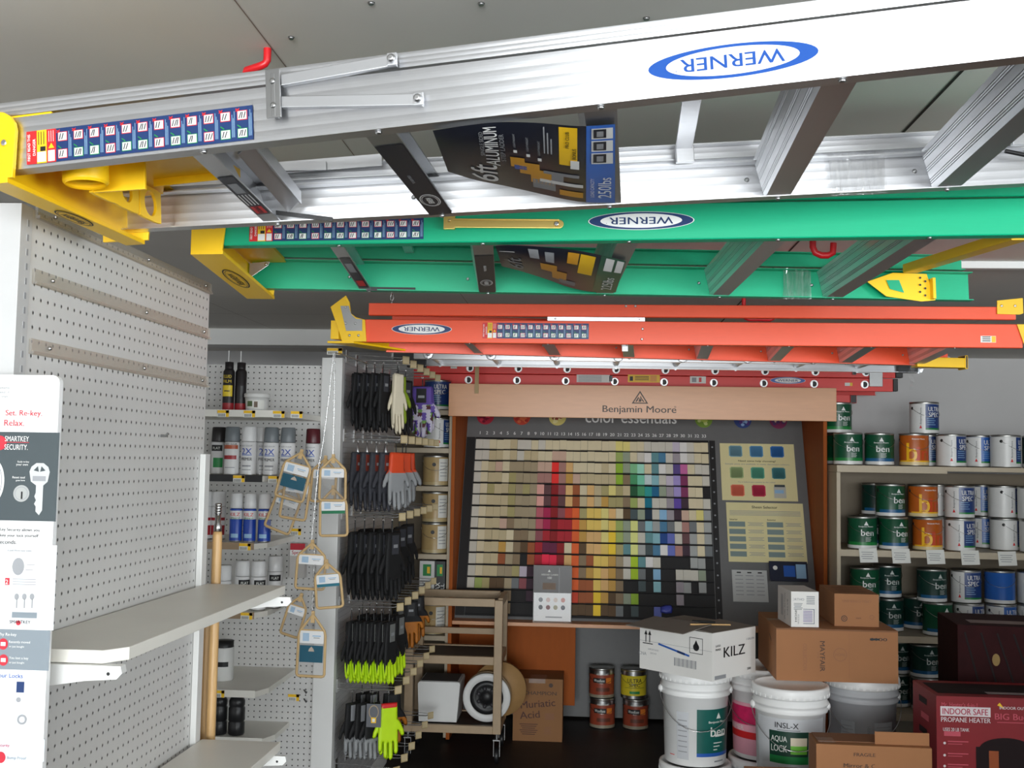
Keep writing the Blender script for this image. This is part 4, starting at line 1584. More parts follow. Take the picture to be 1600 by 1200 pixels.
# dark margin strips down both sides of the rack, printed on the board
d.quad(board_pt(.015, 1.29, .0004), X1 * .765, BZ * .60, POCKET)
for xa, xb in ((-.810, -.752), (.784, .822)):
    d.quad(board_pt((xa + xb) / 2, 1.29, .0006), X1 * (xb - xa) / 2, BZ * .60, POCKET)
for k in range(15):
    q = board_pt(.803, 1.80 - .0722 * k, .0008)
    d.oval(q, X1 * .006, BZ * .006, GRY, 12)
for k in range(33):
    q = board_pt(-.746 + .0461 * (k + .5), 1.872, .001)
    d.text(str(k + 1), q, X1, BZ, .022, WHT)
q = at(986, 651, Y=7.235)
d.text('color essentials', board_pt(q.x, 1.990, .001), X1, BZ, .085, WHT, w=.60)
rnd = random.Random(3)
for x, cols in ((758, ((176, 40, 60), (214, 60, 84), (120, 20, 44))), (815, ((190, 70, 52), (170, 50, 44), (216, 110, 70))), (871, ((214, 200, 120), (230, 220, 160), (150, 70, 60))), (1100, ((120, 150, 60), (180, 196, 90), (200, 210, 140))), (1161, ((50, 70, 130), (150, 180, 220), (90, 60, 130))), (1217, ((130, 50, 90), (220, 200, 170), (90, 60, 110)))):
    q = at(x, 656, Y=7.24)
    cc = board_pt(q.x, 1.985, .001)
    ms = [mat('fruit_print_%d_%d_%d' % k, k, .5, var=0) for k in cols]
    d.oval(cc, X1 * .058, BZ * .062, ms[0], 28)
    for j in range(22):
        a, r_ = rnd.uniform(0, 2 * PI), rnd.uniform(0, .044)
        d.oval(cc + X1 * r_ * math.cos(a) + BZ * r_ * math.sin(a) + BN * (.0004 + .00005 * j), X1 * .012, BZ * .011, ms[1 + j % 2], 10)
d.build('back_board', dsp)
d = MB()
ROWS, PITCH, ZT = 15, .0722, 1.829
for k in range(ROWS + 1):
    z = ZT - PITCH * k
    d.obox(board_pt(.015, z, .006), X1 * .765, BZ * .0022, BN * .006, BLKP)
d.build('chip_rack', dsp)
tx = board_pt(0, .722)
d = MB().box(PX0 + .001, PX1 - .001, 6.61, tx.y + .02, .700, .722, MAPLE)
d.build('counter_lip', dsp, .002)
q = at(898, 1100, Y=7.02)
MB().box(PX0 + .001, q.x, 7.0, 7.02, .155, .699, CHERRY).build('base_door', dsp, .002)
MB().box(PX0 + .001, PX1 - .001, 7.30, 7.32, .02, .699, DGREY).build('base_back', dsp)

# the colour chips
PAL = {'w': (188, 184, 172), 'W': (206, 203, 200), 'c': (198, 186, 156), 'b': (180, 166, 132), 't': (152, 138, 112), 'o': (156, 146, 100), 'y': (206, 194, 120),
       'Y': (210, 180, 92), 'a': (204, 164, 108), 'A': (180, 140, 70), 'l': (182, 172, 186), 'm': (146, 138, 144), 'p': (188, 158, 140), 'd': (158, 116, 108),
       'i': (206, 150, 140), 'I': (172, 88, 98), 'n': (92, 62, 64), 'N': (132, 74, 80), 'R': (222, 50, 46), 'D': (132, 26, 30), 'C': (158, 34, 44), 'Q': (158, 34, 74),
       '4': (98, 34, 64), '6': (222, 42, 72), 'O': (208, 92, 44), 'j': (182, 62, 40), 'r': (146, 80, 46), 'G': (134, 168, 50), 'g': (146, 160, 90), 's': (138, 148, 128),
       'u': (126, 108, 84), 'U': (86, 66, 44), 'e': (120, 176, 130), 'E': (150, 206, 184), 'F': (70, 140, 96), 'f': (112, 190, 160), 'q': (184, 200, 200), 'x': (128, 172, 180),
       'T': (92, 134, 138), 'B': (70, 116, 146), 'J': (24, 92, 128), 'K': (40, 140, 136), 'H': (10, 104, 124), 'Z': (32, 80, 50), 'z': (20, 44, 62), 'L': (148, 134, 186),
       'V': (82, 66, 122), 'v': (88, 66, 150), 'M': (182, 96, 146), 'P': (116, 46, 84), 'X': (58, 40, 52), 'h': (126, 166, 196), '2': (22, 62, 124), '3': (92, 102, 170),
       '5': (104, 108, 110), '7': (150, 152, 150), 'S': (66, 78, 80), '9': (204, 206, 128), '1': (218, 184, 52), '8': (156, 184, 40)}
NAME = {'w': 'off-white', 'W': 'clear white', 'c': 'cream', 'b': 'beige', 't': 'taupe', 'o': 'olive beige', 'y': 'pale yellow', 'Y': 'golden yellow', 'a': 'amber tan', 'A': 'ochre', 'l': 'lilac grey',
        'm': 'mauve grey', 'p': 'dusty pink', 'd': 'dusty rose', 'i': 'salmon pink', 'I': 'deep rose', 'n': 'dark mauve brown', 'N': 'mauve', 'R': 'bright red', 'D': 'dark red', 'C': 'crimson',
        'Q': 'magenta red', '4': 'plum', '6': 'hot pink', 'O': 'orange', 'j': 'rust red', 'r': 'rust brown', 'G': 'lime green', 'g': 'moss green', 's': 'sage grey', 'u': 'brown taupe', 'U': 'dark brown',
        'e': 'mint', 'E': 'light mint', 'F': 'mid green', 'f': 'aqua green', 'q': 'ice blue', 'x': 'light teal', 'T': 'grey teal', 'B': 'steel blue', 'J': 'deep blue', 'K': 'teal', 'H': 'dark teal', 'Z': 'dark green',
        'z': 'navy', 'L': 'lavender', 'V': 'dark violet', 'v': 'violet', 'M': 'orchid pink', 'P': 'purple', 'X': 'blackish plum', 'h': 'sky blue', '2': 'royal blue', '3': 'periwinkle', '5': 'mid grey',
        '7': 'light grey', 'S': 'slate', '9': 'pale lime', '1': 'bright yellow', '8': 'yellow green'}
GRID = ["wwcccbwwcwccccccccccyyccwwwwlWwcc",
        "wwbbcbwbbccppcccccccgscwWTBwmWwcc",
        "wcbpcttttppRdaccccbcGseEcTWwVMcww",
        "wcbbcotttddRdApbbbbbGuFfqxwlLPccw",
        "wcobbototinDNarcaboyobZFKJsmLPcck",
        "wcbbbotttinDnarbabAoougcHwwmvXccw",
        "wcbbbotttIQDNjOoYYyacUSszwhmXpcy7",
        "wcbbputttIQDCCOAYYyYgs95x7B5wd5c7",
        "wcbbbcuutNCDCCOAaay1gs9wTx23wn7c7",
        "wcbbAcuUrC44DcOUaaY1oT97SBW3dX7c5",
        "wcbbrtukrC66DaOurYYAtw8TWwkkkk77k",
        "wcbbttolX.....OuAYaAuw85khkkwwwsk",
        "wgoUUt5NX.....OrrYaAukkSkxkkm7k7k",
        ".....ukkX.....jrr1AUusGkkkkkmkkkk",
        ".....ukkk.....UUU1UU5kSkk3kkkkkkk"]
ORD = ['top', 'second', 'third', 'fourth', 'fifth', 'sixth', 'seventh', 'eighth', 'ninth', 'tenth', 'eleventh', 'twelfth', 'thirteenth', 'fourteenth', 'bottom']
CHIPM = chip_mat()
CW, CHH, CT = .0452, .0655, .011
cm = MB()
base = V((0, 0, 0))
cm.obox((0, 0, 0), X1 * CW / 2, BZ * CHH / 2, BN * CT / 2, CHIPM)
proto_chip = None
rnd = random.Random(11)
stuff = MB()
for rI, row in enumerate(GRID):
    assert len(row) == 33, (rI, len(row))
    for cI, ch in enumerate(row):
        if ch in 'k.':
            continue
        x = -.746 + .0461 * (cI + .5) + rnd.uniform(-.0006, .0006)
        z = ZT - PITCH * (rI + .5) + rnd.uniform(-.0015, .0015)
        ctr = board_pt(x, z, CT / 2 + .0015 + rnd.uniform(0, .003))
        if rI < 4:
            key = tuple(min(250, int(v * 1.14)) for v in PAL[ch])
            stuff.obox(ctr, X1 * CW / 2, BZ * CHH / 2, BN * CT / 2, mat('chip_%d_%d_%d' % key, key, .6, var=.05))
            continue
        if proto_chip is None:
            o = proto_chip = cm.build('paint_chip', loc=(0, 0, 0))
        else:
            o = proto_chip.copy()
            COL.objects.link(o)
        o.location = ctr
        j = 1.34 + rnd.uniform(-.06, .06)
        o.color = (*[min(1, v * j) for v in lin(PAL[ch])], 1)
        tag(o, '%s paint chip stack under column number %d, %s row of the colour rack' % (NAME[ch], cI + 1, ORD[rI]), 'paint chip', 'paint chips in the colour rack')
tag(stuff.build('paint_chips', loc=board_pt(0, 1.7)), 'mostly pale paint chips filling the top four rows of the colour rack', 'paint chips', kind='stuff')


def on_board(px, py, out=0.0):
    """Pixel to the sloping board."""
    dr = at(px, py, Y=1.0) - EYE
    o = board_pt(0, 1.0, out)
    return EYE + dr * ((o - EYE).dot(BN) / dr.dot(BN))


def board_poster(name, label, corners, m, draw):
    """Flat printed sheet on the sloping board, given its photo corners tl, tr, br, bl."""
    tl, tr_, br, bl = [on_board(*c, .003) for c in corners]
    mb = MB()
    w, h = ((tr_ - tl).length + (br - bl).length) / 2, ((bl - tl).length + (br - tr_).length) / 2
    c = (tl + tr_ + br + bl) / 4
    mb.obox(c, X1 * w / 2, BZ * h / 2, BN * .0015, m)
    draw(mb, lambda a, b, k=1: c + X1 * w * (a - .5) + BZ * h * (.5 - b) + BN * (.0017 + .0004 * k), w, h)
    o = mb.build(name, loc=c)
    return tag(o, label, 'poster')


POSTM = mat('poster_cream', (226, 216, 164), .5, var=.03)


def draw1(mb, f, w, h):
    cols = [(126, 170, 186), (98, 158, 202), (60, 124, 196), (164, 186, 132), (96, 176, 148), (80, 146, 152), (236, 124, 96), (206, 58, 88), (190, 190, 180)]
    for i, k in enumerate(cols):
        a, b = (.21, .49, .77)[i % 3], (.14, .52, .83)[i // 3]
        m = mat('swatch_%d' % i, k, .5, var=0)
        if i == 8:
            mb.quad(f(a, b + .02), X1 * w * .08, BZ * h * .10, m)
            mb.quad(f(a, b - .09, 2), X1 * w * .07, BZ * h * .02, mat('jar_lid', (70, 80, 84), .4, var=0))
            mb.quad(f(a - .01, b + .01, 2), X1 * w * .06, BZ * h * .03, SKYP)
            continue
        for q in (1, -1):
            mb.quad(f(a, b), X1 * w * (.09 if q > 0 else .075), BZ * h * (.085 if q > 0 else .10), m)
    mb.text('Need some help choosing?', f(.49, .315), X1, BZ, h * .035, BLKP, w=w * .5)
    mb.text('Sample pints are available in many decorator colours', f(.49, .37), X1, BZ, h * .03, GRY, w=w * .86)
    mb.text('Try it before you commit to the colour', f(.47, .685), X1, BZ, h * .028, GRY, w=w * .5)


def draw2(mb, f, w, h):
    mb.text('Sheen Selector', f(.5, .075), X1, BZ, h * .045, BLKP, w=w * .33)
    for k in range(4):
        mb.quad(f(.5, .145 + .023 * k), X1 * w * .46, BZ * h * .004, GRY)
    m = mat('sheen_bar', (126, 144, 142), .45, var=0)
    for i in range(2):
        mb.text('Interior' if i == 0 else 'Exterior', f(.09 + .49 * i, .29), X1, BZ, h * .028, BLKP)
        for j in range(5):
            mb.quad(f(.13 + .49 * i, .37 + .125 * j), X1 * w * .105, BZ * h * .043, m)
            for k in range(3):
                mb.quad(f(.37 + .49 * i, .345 + .125 * j + .022 * k), X1 * w * (.10 - .02 * (k % 2)), BZ * h * .004, GRY)


board_poster('poster', 'cream poster with nine rounded colour swatches, right of the chip rack', [(1124, 693), (1240, 694), (1247, 783), (1129, 782)], POSTM, draw1)
board_poster('poster', 'cream sheen chart with two columns of grey bars below the swatch poster', [(1134, 785), (1254, 787), (1262, 880), (1139, 878)], POSTM, draw2)


def draw3(mb, f, w, h):
    for i in range(3):
        for j in range(6):
            mb.quad(f(.2 + .3 * i, .18 + .12 * j), X1 * w * .11, BZ * h * .012, GRY)
    for i in range(3):
        mb.quad(f(.2 + .3 * i, .08), X1 * w * .06, BZ * h * .02, BLKP)


board_poster('leaflet', 'pale grey leaflet in three columns hanging below the sheen chart', [(1141, 890), (1196, 892), (1203, 941), (1148, 940)], mat('leaflet_grey', (196, 198, 196), .4, var=.03), draw3)
# brochure rack of blue leaflets beside it
c = on_board(1232, 893, .03)
t = thing('brochure', 'dark blue photo brochure standing behind the small white box', 'brochure', c)
d = MB().obox(c, X1 * .115, BZ * .062, BN * .006, mat('brochure_navy', (34, 40, 60), .35, var=.2))
d.quad(c + X1 * .005 + BN * .0065, X1 * .035, BZ * .035, BLUE).quad(c + X1 * .075 + BN * .0065, X1 * .03, BZ * .045, SKYP).oval(c - X1 * .08 + BZ * .02 + BN * .0065, X1 * .014, BZ * .014, TAGW, 14)
d.build('cover', t)
# leaflet holder in front of the chips
tl, br = on_board(836, 884, .02), on_board(893, 962, .02)
cx = (tl.x + br.x) / 2
W2 = (br.x - tl.x) / 2
t = thing('leaflet_holder', 'clear leaflet holder with black and white leaflets in front of the red chips', 'leaflet holder', V((cx, board_y(.75) - .03, .722)))
ym = board_y(.722) - .035
d = MB().box(cx - W2, cx + W2, ym - .05, ym - .045, .7235, .90, clear_mat('clear_acrylic', (1, 1, 1), .08, .05))
d.box(cx - W2, cx + W2, ym - .05, ym + .005, .7235, .726, clear_mat('clear_acrylic'))
d.build('holder', t)
mb = MB()
c = (on_board(838, 884, .02) + on_board(893, 924, .02)) / 2
mb.box(cx - W2, cx + W2, ym - .03, ym - .02, .727, 1.06, mat('black_leaflet', (46, 40, 40), .35, var=.2))
fy = ym - .0312
mb.poly([(cx - .03, fy, 1.02), (cx - .012, fy, 1.02), (cx - .021, fy, 1.036)], TAGW)
mb.text('DESIGNER CLASSICS', (cx - .018, fy, 1.004), X1, Z1, .009, TAGW, w=.10)
mb.text('100', (cx - .018, fy, .985), X1, Z1, .014, TAGW)
mb.quad((cx + .04, fy + .0002, .96), (.002, 0, 0), (0, 0, .09), GRY)
mb.quad((cx - .02, fy + .0002, .935), (.04, 0, 0), (0, 0, .02), mat('sepia_print', (110, 84, 60), .5, var=.3, scale=60))
mb.build('black_leaflet', t)
mb = MB().box(cx - W2 + .004, cx + W2 - .004, ym - .043, ym - .036, .728, .896, SIGNW)
fy = ym - .0435
dots = [(120, 124, 130), (226, 196, 190), (236, 220, 210), (222, 150, 140), (40, 46, 60), (130, 50, 56), (150, 140, 90), (40, 50, 70)]
for i, k in enumerate(dots):
    mb.oval((cx - .07 + .045 * (i % 4), fy, .855 - .045 * (i // 4)), X1 * .013, Z1 * .014, mat('dot_%d' % i, k, .5, var=0), 16)
mb.quad((cx + .01, fy, .752), (.05, 0, 0), (0, 0, .004), GRY)
tag(mb.build('white_leaflet', t), 'white leaflet with eight colour dots')
# blue crumpled note at the lower right of the rack
c = on_board(1041, 952, .02)
vs, fs = pillow([(-.035, -.02), (0, -.028), (.034, -.022), (.04, .006), (.03, .028), (-.01, .026), (-.034, .016)], .008, .02, .012)
o = MB().add([c + X1 * x + BZ * y + BN * q for x, y, q in vs], fs, mat('blue_foil', (76, 88, 190), .3, var=.2, scale=60), True).build('paint_chip_packet', loc=c)
tag(o, 'small bright blue packet in the bottom row of the colour rack', 'packet')

# ------------------------------------------------------------------ paint shelves on the right
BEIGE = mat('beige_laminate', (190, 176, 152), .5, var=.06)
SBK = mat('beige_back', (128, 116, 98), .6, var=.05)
rs = thing('paint_shelves', 'beige paint shelving along the back wall, filled with cans', 'shelving', (2.3, 6.7, 0))
SX0, SX1, SY0, SY1 = 1.422, 3.3, 6.38, 6.98
RZ = (1.698, 1.216, .735, .30)
d = MB().box(SX0, SX0 + .022, SY0 + .01, SY1, .02, RZ[0] - .041, BEIGE)
d.build('side_panel', rs, .002)
MB().box(SX1 - .022, SX1, SY0 + .01, SY1, .02, RZ[0] - .041, BEIGE).build('side_panel', rs, .002)
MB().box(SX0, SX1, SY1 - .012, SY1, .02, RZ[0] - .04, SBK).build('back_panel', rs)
for i, z in enumerate(RZ):
    d = MB()
    if i == 0:
        d.box(SX0, 2.04, SY0, SY1, z - .04, z, BEIGE).box(2.041, SX1, SY0 + .02, SY1, z - .026, z, BEIGE)
    else:
        d.box(SX0 + .0225, SX1 - .0225, SY0 + .02, SY1 - .013, z - .038, z, BEIGE)
    sh = d.build('shelf', rs, .002)
    if i == 1:
        for px in (1357, 1408, 1462, 1516, 1574):
            c = at(px, 873, Y=SY0 + .014)
            mb = MB().obox((c.x, c.y, z - .03), X1 * .05 + Z1 * .002, Y1 * .001, Z1 * .040 - X1 * .004, TAGW)
            for k in range(4):
                mb.quad((c.x - .006, c.y - .0013, z - .012 - .012 * k), (.034 - .006 * (k % 2), 0, .0), (0, 0, .0018), GRY)
            tag(mb.build('price_card', sh), 'white card with small print hung on the shelf edge')

# ---- cans
R_, Hc = .0815, .188
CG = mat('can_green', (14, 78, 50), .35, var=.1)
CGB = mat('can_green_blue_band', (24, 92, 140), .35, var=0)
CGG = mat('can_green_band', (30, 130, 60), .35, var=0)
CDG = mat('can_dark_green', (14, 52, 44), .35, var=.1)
COr = mat('can_orange', (186, 92, 26), .35, var=.08)
COY = mat('can_yellow', (246, 188, 30), .35, var=0)
COR = mat('can_red_orange', (206, 74, 34), .35, var=0)
CW_ = mat('can_white', (226, 226, 224), .35, var=.03)
CBL = mat('can_blue', (40, 96, 178), .3, var=.06)
CDB = mat('can_dark_blue', (34, 62, 122), .3, var=.06)
CBRN = mat('can_brown', (104, 56, 40), .4, var=.15)
CBRK = mat('can_brick', (150, 66, 44), .4, var=.1)
CYEL = mat('can_ultra_yellow', (226, 206, 50), .4, var=.05)
LID = mat('can_lid', (190, 190, 186), .35, 1.0, var=.1)


def can_proto(kind, r=R_, H=Hc):
    root = thing('paint_can', 'paint can', 'paint can', (0, 0, 0))
    b = MB()
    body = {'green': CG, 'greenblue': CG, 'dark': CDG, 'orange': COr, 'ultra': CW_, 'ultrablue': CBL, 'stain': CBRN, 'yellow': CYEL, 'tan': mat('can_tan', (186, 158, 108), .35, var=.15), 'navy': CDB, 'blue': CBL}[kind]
    low = {'orange': mat('can_tan_band', (222, 200, 150), .4, var=0), 'stain': mat('can_stain_band', (150, 140, 120), .4, var=0), 'yellow': STEEL, 'tan': mat('can_tan_base', (196, 176, 130), .4, var=0)}.get(kind, CW_)
    b.lathe([(r - .004, 0, LID), (r, .003, LID), (r, .006, low), (r, .024, body), (r, H - .012, LID), (r + .0015, H - .008, LID), (r + .0015, H - .002, LID), (r - .001, H, LID), (r - .006, H, LID), (r - .008, H - .006, LID), (0.001, H - .006, LID)], (0, 0, 0), 40, body)
    C0 = (0, 0, 0)
    e = r + .0007
    if kind in ('green', 'greenblue', 'dark'):
        b.wrap(e, C0, .024, .042, -1.4, 1.4, CGB if kind != 'green' else CGG)
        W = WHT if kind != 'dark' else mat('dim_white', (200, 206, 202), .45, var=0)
        for s in (0,):
            zt = .150
            pts = [(-.013, zt - .012), (.013, zt - .012), (0, zt + .012)]
            b.add([(e * math.sin(x / e), -e * math.cos(x / e) - .0004, z) for x, z in pts], [(0, 1, 2)], W)
            b.wrap_text('Benjamin Moore', e + .0006, C0, .130, 0, .010, W, w=.085)
            b.wrap_text('ben', e + .0006, C0, .096, .10, .036, W, w=.075)
            for k in range(4):
                b.wrap(e + .0003, C0, .068 - .007 * k, .070 - .007 * k, -.05, .35 - .05 * (k % 2), W, 3)
    elif kind == 'orange':
        b.wrap_text('b', e + .0006, C0, .080, -.42, .105, COY, w=.058)
        b.wrap(e, C0, .024, .110, -.10, .14, COR)
        b.wrap_text('in', e + .0009, C0, .072, .38, .07, COR, w=.075)
        b.wrap(e + .0003, C0, .024, .032, -1.4, 1.4, COY)
        b.wrap_text('Benjamin Moore', e + .0006, C0, .155, .05, .010, WHT, w=.075)
    elif kind in ('ultra', 'ultrablue', 'navy'):
        pm = {'ultra': CDB, 'ultrablue': CBL, 'navy': CDB}[kind]
        if kind == 'ultra' or kind == 'ultrablue':
            b.lathe([(e - .0005, .024), (e - .0005, H - .013)], C0, 40, CW_, cap=False)
        b.wrap(e, C0, .024, H - .014, -.55, .95, pm)
        b.wrap(e + .0003, C0, .024, .034, -.55, .95, CGG)
        b.wrap_text('ULTRA', e + .0006, C0, .145, .16, .026, WHT, w=.084)
        b.wrap_text('SPEC', e + .0006, C0, .112, .10, .026, WHT, w=.070)
        for k in range(4):
            b.wrap(e + .0004, C0, .088 - .012 * k, .091 - .012 * k, -.45, .1 + .1 * (k % 2), SKYP, 4)
        b.wrap_text('Benjamin Moore', e + .0006, C0, .105, -.85, .012, mat('can_grey_text', (120, 120, 124), .45, var=0), w=.095, up=1)
        b.add([((e + .0006) * math.sin(a), -(e + .0006) * math.cos(a), z) for a, z in ((-.97, .032), (-.78, .032), (-.875, .052))], [(0, 1, 2)], REDP)
    elif kind == 'stain':
        b.wrap(e, C0, .024, .150, -1.2, 1.2, CBRK)
        b.wrap_text('ARBORCOAT', e + .0006, C0, .152, 0, .012, TAGW, w=.08)
        b.wrap(e + .0003, C0, .098, .128, -.75, .25, BLKP)
        b.wrap_text('Woodluxe', e + .0006, C0, .113, -.25, .018, TAGW, w=.07)
        b.wrap(e + .0003, C0, .095, .130, .3, .75, mat('can_sun', (224, 128, 50), .4, var=0))
        b.wrap(e + .0003, C0, .045, .068, -.5, .6, CBRN)
        b.lathe([(e, H - .040), (e, H - .013)], C0, 40, STEEL, cap=False)
    elif kind == 'yellow':
        b.lathe([(e, H - .040), (e, H - .013)], C0, 40, STEEL, cap=False)
        b.wrap_text('ULTRA', e + .0006, C0, .118, 0, .026, BLKP, w=.095)
        b.wrap_text('SPEC', e + .0006, C0, .090, 0, .020, BLKP, w=.07)
        b.wrap(e + .0004, C0, .036, .052, -.4, .4, GRNP)
        b.wrap(e + .0004, C0, .072, .074, -.8, .8, BLKP)
    elif kind == 'tan':
        b.wrap(e, C0, .03, H - .02, .25, 1.1, TAGW)
        for k in range(5):
            b.wrap(e + .0005, C0, .06 + .02 * k, .064 + .02 * k, .35, .95, GRY)
        b.oval((-.01, -e - .0006, H * .7), X1 * .012, Z1 * .012, BLKP, 14)
    b.build('body', root)
    l = MB().lathe([(.001, H - .0055), (r - .012, H - .0055), (r - .012, H - .003), (r - .020, H - .003), (r - .022, H - .005), (r - .030, H - .005), (r - .032, H - .0035), (.001, H - .0035)], (0, 0, 0), 32, LID, cap=False)
    l.build('lid', root)
    h = MB()
    for s in (-1, 1):
        h.lathe([(.009, 0), (.007, .002), (.001, .003)], (s * r, 0, H * .80), 12, STEEL if kind in ('stain', 'yellow', 'tan') else BLK, axis=(s, 0, 0))
    h.tube([((r + .0025) * math.cos(a), -(r + .004) * math.sin(a) * .99 - .002, H * .80 - .055 * math.sin(a)) for a in [PI * k / 16 for k in range(17)]], .0013, CHROME, 5)
    h.build('handle', root)
    return root


CANS = {}


def place_can(kind, x, y, z, rz, label, group):
    if kind not in CANS:
        CANS[kind] = o = can_proto(kind)
    else:
        o = copy_tree(CANS[kind])
    o.location = (x, y, z)
    o.rotation_euler = (0, 0, rz)
    o['label'], o['group'] = label, group
    return o


T0 = 'paint cans on the top shelf'
T1 = 'paint cans on the second shelf'
T2 = 'paint cans on the third shelf'
T3 = 'paint cans on the bottom shelf'
YC_ = 6.49


def canx(px, py, Y=YC_):
    return at(px, py, Y=Y).x


z0, z1, z2, z3 = RZ
hh = Hc + .0012
for kind, px, z, dy, rz, lb, gp in (
    ('green', 1313, z0, .26, 0, 'green paint can half hidden by the display at the left end of the top shelf', T0),
    ('green', 1325, z0, 0, .05, 'green paint can with white ben lettering, left of its pair on the top shelf', T0),
    ('greenblue', 1374, z0, 0, -.1, 'green can with a blue lower band on the top shelf, beside the orange can', T0),
    ('green', 1309, z0 + hh, .26, .2, 'green paint can standing on two others against the display header', T0),
    ('orange', 1428, z0, 0, 0, 'orange paint can with yellow lettering on the top shelf', T0),
    ('navy', 1452, z0, .19, .2, 'dark blue paint can behind the orange can on the top shelf', T0),
    ('ultra', 1444, z0 + hh, .10, .35, 'white and blue paint can standing alone on top of the orange can', T0),
    ('ultra', 1486, z0, .0, .6, 'white paint can with blue panel on the top shelf, right beside the orange can', T0),
    ('ultrablue', 1530, z0, .14, .35, 'white paint can with bright blue panel, middle of the three right of the orange can', T0),
    ('ultra', 1571, z0, .0, .95, 'white paint can turned well round, rightmost whole can on the top shelf', T0),
    ('dark', 1621, z0, .06, .3, 'dark can cut off by the photo edge on the top shelf', T0),
    ('green', 1347, z1, 0, .05, 'green paint can at the left end of the second shelf, standing singly', T1),
    ('greenblue', 1396, z1, 0, .3, 'green paint can with blue band, lower of the green stack on the second shelf', T1),
    ('greenblue', 1391, z1 + hh, 0, .35, 'green paint can with blue band, upper of the green stack on the second shelf', T1),
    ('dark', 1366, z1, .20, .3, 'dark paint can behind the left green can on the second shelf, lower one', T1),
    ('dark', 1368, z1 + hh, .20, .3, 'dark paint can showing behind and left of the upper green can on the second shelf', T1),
    ('orange', 1449, z1, 0, .12, 'orange paint can, lower of two on the second shelf', T1),
    ('orange', 1442, z1 + hh, 0, .25, 'orange paint can, upper of two on the second shelf', T1),
    ('ultra', 1469, z1, .18, 1.0, 'white can mostly hidden behind the lower orange can on the second shelf', T1),
    ('ultra', 1466, z1 + hh, .18, 1.0, 'white can mostly hidden behind the upper orange can on the second shelf', T1),
    ('ultra', 1500, z1, 0, .5, 'white and dark blue can, lower, right of the orange pair on the second shelf', T1),
    ('ultra', 1499, z1 + hh, 0, .2, 'white and dark blue can, upper, right of the orange pair on the second shelf', T1),
    ('ultrablue', 1537, z1, .31, .1, 'can with bright blue panel, lower, set back behind its neighbour on the second shelf', T1),
    ('ultrablue', 1535, z1 + hh, .31, .1, 'can with bright blue panel, upper, set back behind its neighbour on the second shelf', T1),
    ('ultra', 1570, z1, .13, 1.15, 'white can turned to its plain side, lower of its pair on the second shelf', T1),
    ('ultra', 1567, z1 + hh, .13, 1.15, 'white can turned to its plain side, upper of its pair on the second shelf', T1),
    ('ultra', 1617, z1, 0, 1.5, 'plain white can at the photo edge on the second shelf, lower', T1),
    ('ultra', 1614, z1 + hh, 0, 1.5, 'plain white can at the photo edge on the second shelf, upper', T1),
    ('green', 1351, z2, 0, 0, 'green paint can low down behind the brown carton, third shelf, lower one', T2),
    ('green', 1351, z2 + hh, 0, 0, 'green paint can just above the small brown carton on the third shelf', T2),
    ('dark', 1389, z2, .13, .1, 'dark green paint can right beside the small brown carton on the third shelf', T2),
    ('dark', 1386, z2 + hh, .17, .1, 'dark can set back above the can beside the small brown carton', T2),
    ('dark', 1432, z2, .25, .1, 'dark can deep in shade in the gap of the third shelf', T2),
    ('greenblue', 1465, z2, -.0, .35, 'green can standing at the very edge of the third shelf, lower of two', T2),
    ('dark', 1456, z2 + hh, .0, .3, 'green can on the third shelf, upper of two beside the blue cans', T2),
    ('ultra', 1514, z2, 0, .45, 'white and dark blue can, lower, on the third shelf beside the green stack', T2),
    ('ultra', 1509, z2 + hh, 0, .15, 'white and dark blue can, upper, on the third shelf beside the green stack', T2),
    ('ultrablue', 1564, z2, 0, .4, 'can with blue panel on the third shelf, just above the dark red carton', T2),
    ('blue', 1562, z2 + hh, 0, -.2, 'bright blue paint can, upper row of the third shelf', T2),
    ('ultra', 1613, z2, .02, -.2, 'white and blue can cut off by the photo edge on the third shelf, lower', T2),
    ('ultrablue', 1613, z2 + hh, .02, .9, 'white and blue can cut off by the photo edge on the third shelf, upper', T2),
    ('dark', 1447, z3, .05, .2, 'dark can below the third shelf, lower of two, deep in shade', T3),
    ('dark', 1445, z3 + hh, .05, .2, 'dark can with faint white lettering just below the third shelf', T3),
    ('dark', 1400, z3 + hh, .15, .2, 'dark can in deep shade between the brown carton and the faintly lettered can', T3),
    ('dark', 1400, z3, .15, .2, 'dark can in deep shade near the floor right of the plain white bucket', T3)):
    y = YC_ + dy
    yy = 733 - (z - 1.7) * 1700 / y
    x = at(px, yy - 22, Y=y).x
    place_can(kind, x, y, z + .0012, rz, lb, gp)
# the four cans on the floor below the display
for kind, px, k, lb in (('stain', 941, 0, 'brown stain can on the floor, lower left of the four under the colour display'), ('stain', 940, 1, 'brown stain can, upper left of the four under the colour display'), ('stain', 993, 0, 'brown stain can on the floor beneath the yellow can'), ('yellow', 990, 1, 'yellow paint can standing on a brown stain can under the colour display')):
    place_can(kind, at(px, 1110 - 50 * k, Y=7.14).x, 7.14, .001 + hh * k, .05, lb, 'cans on the floor under the display')

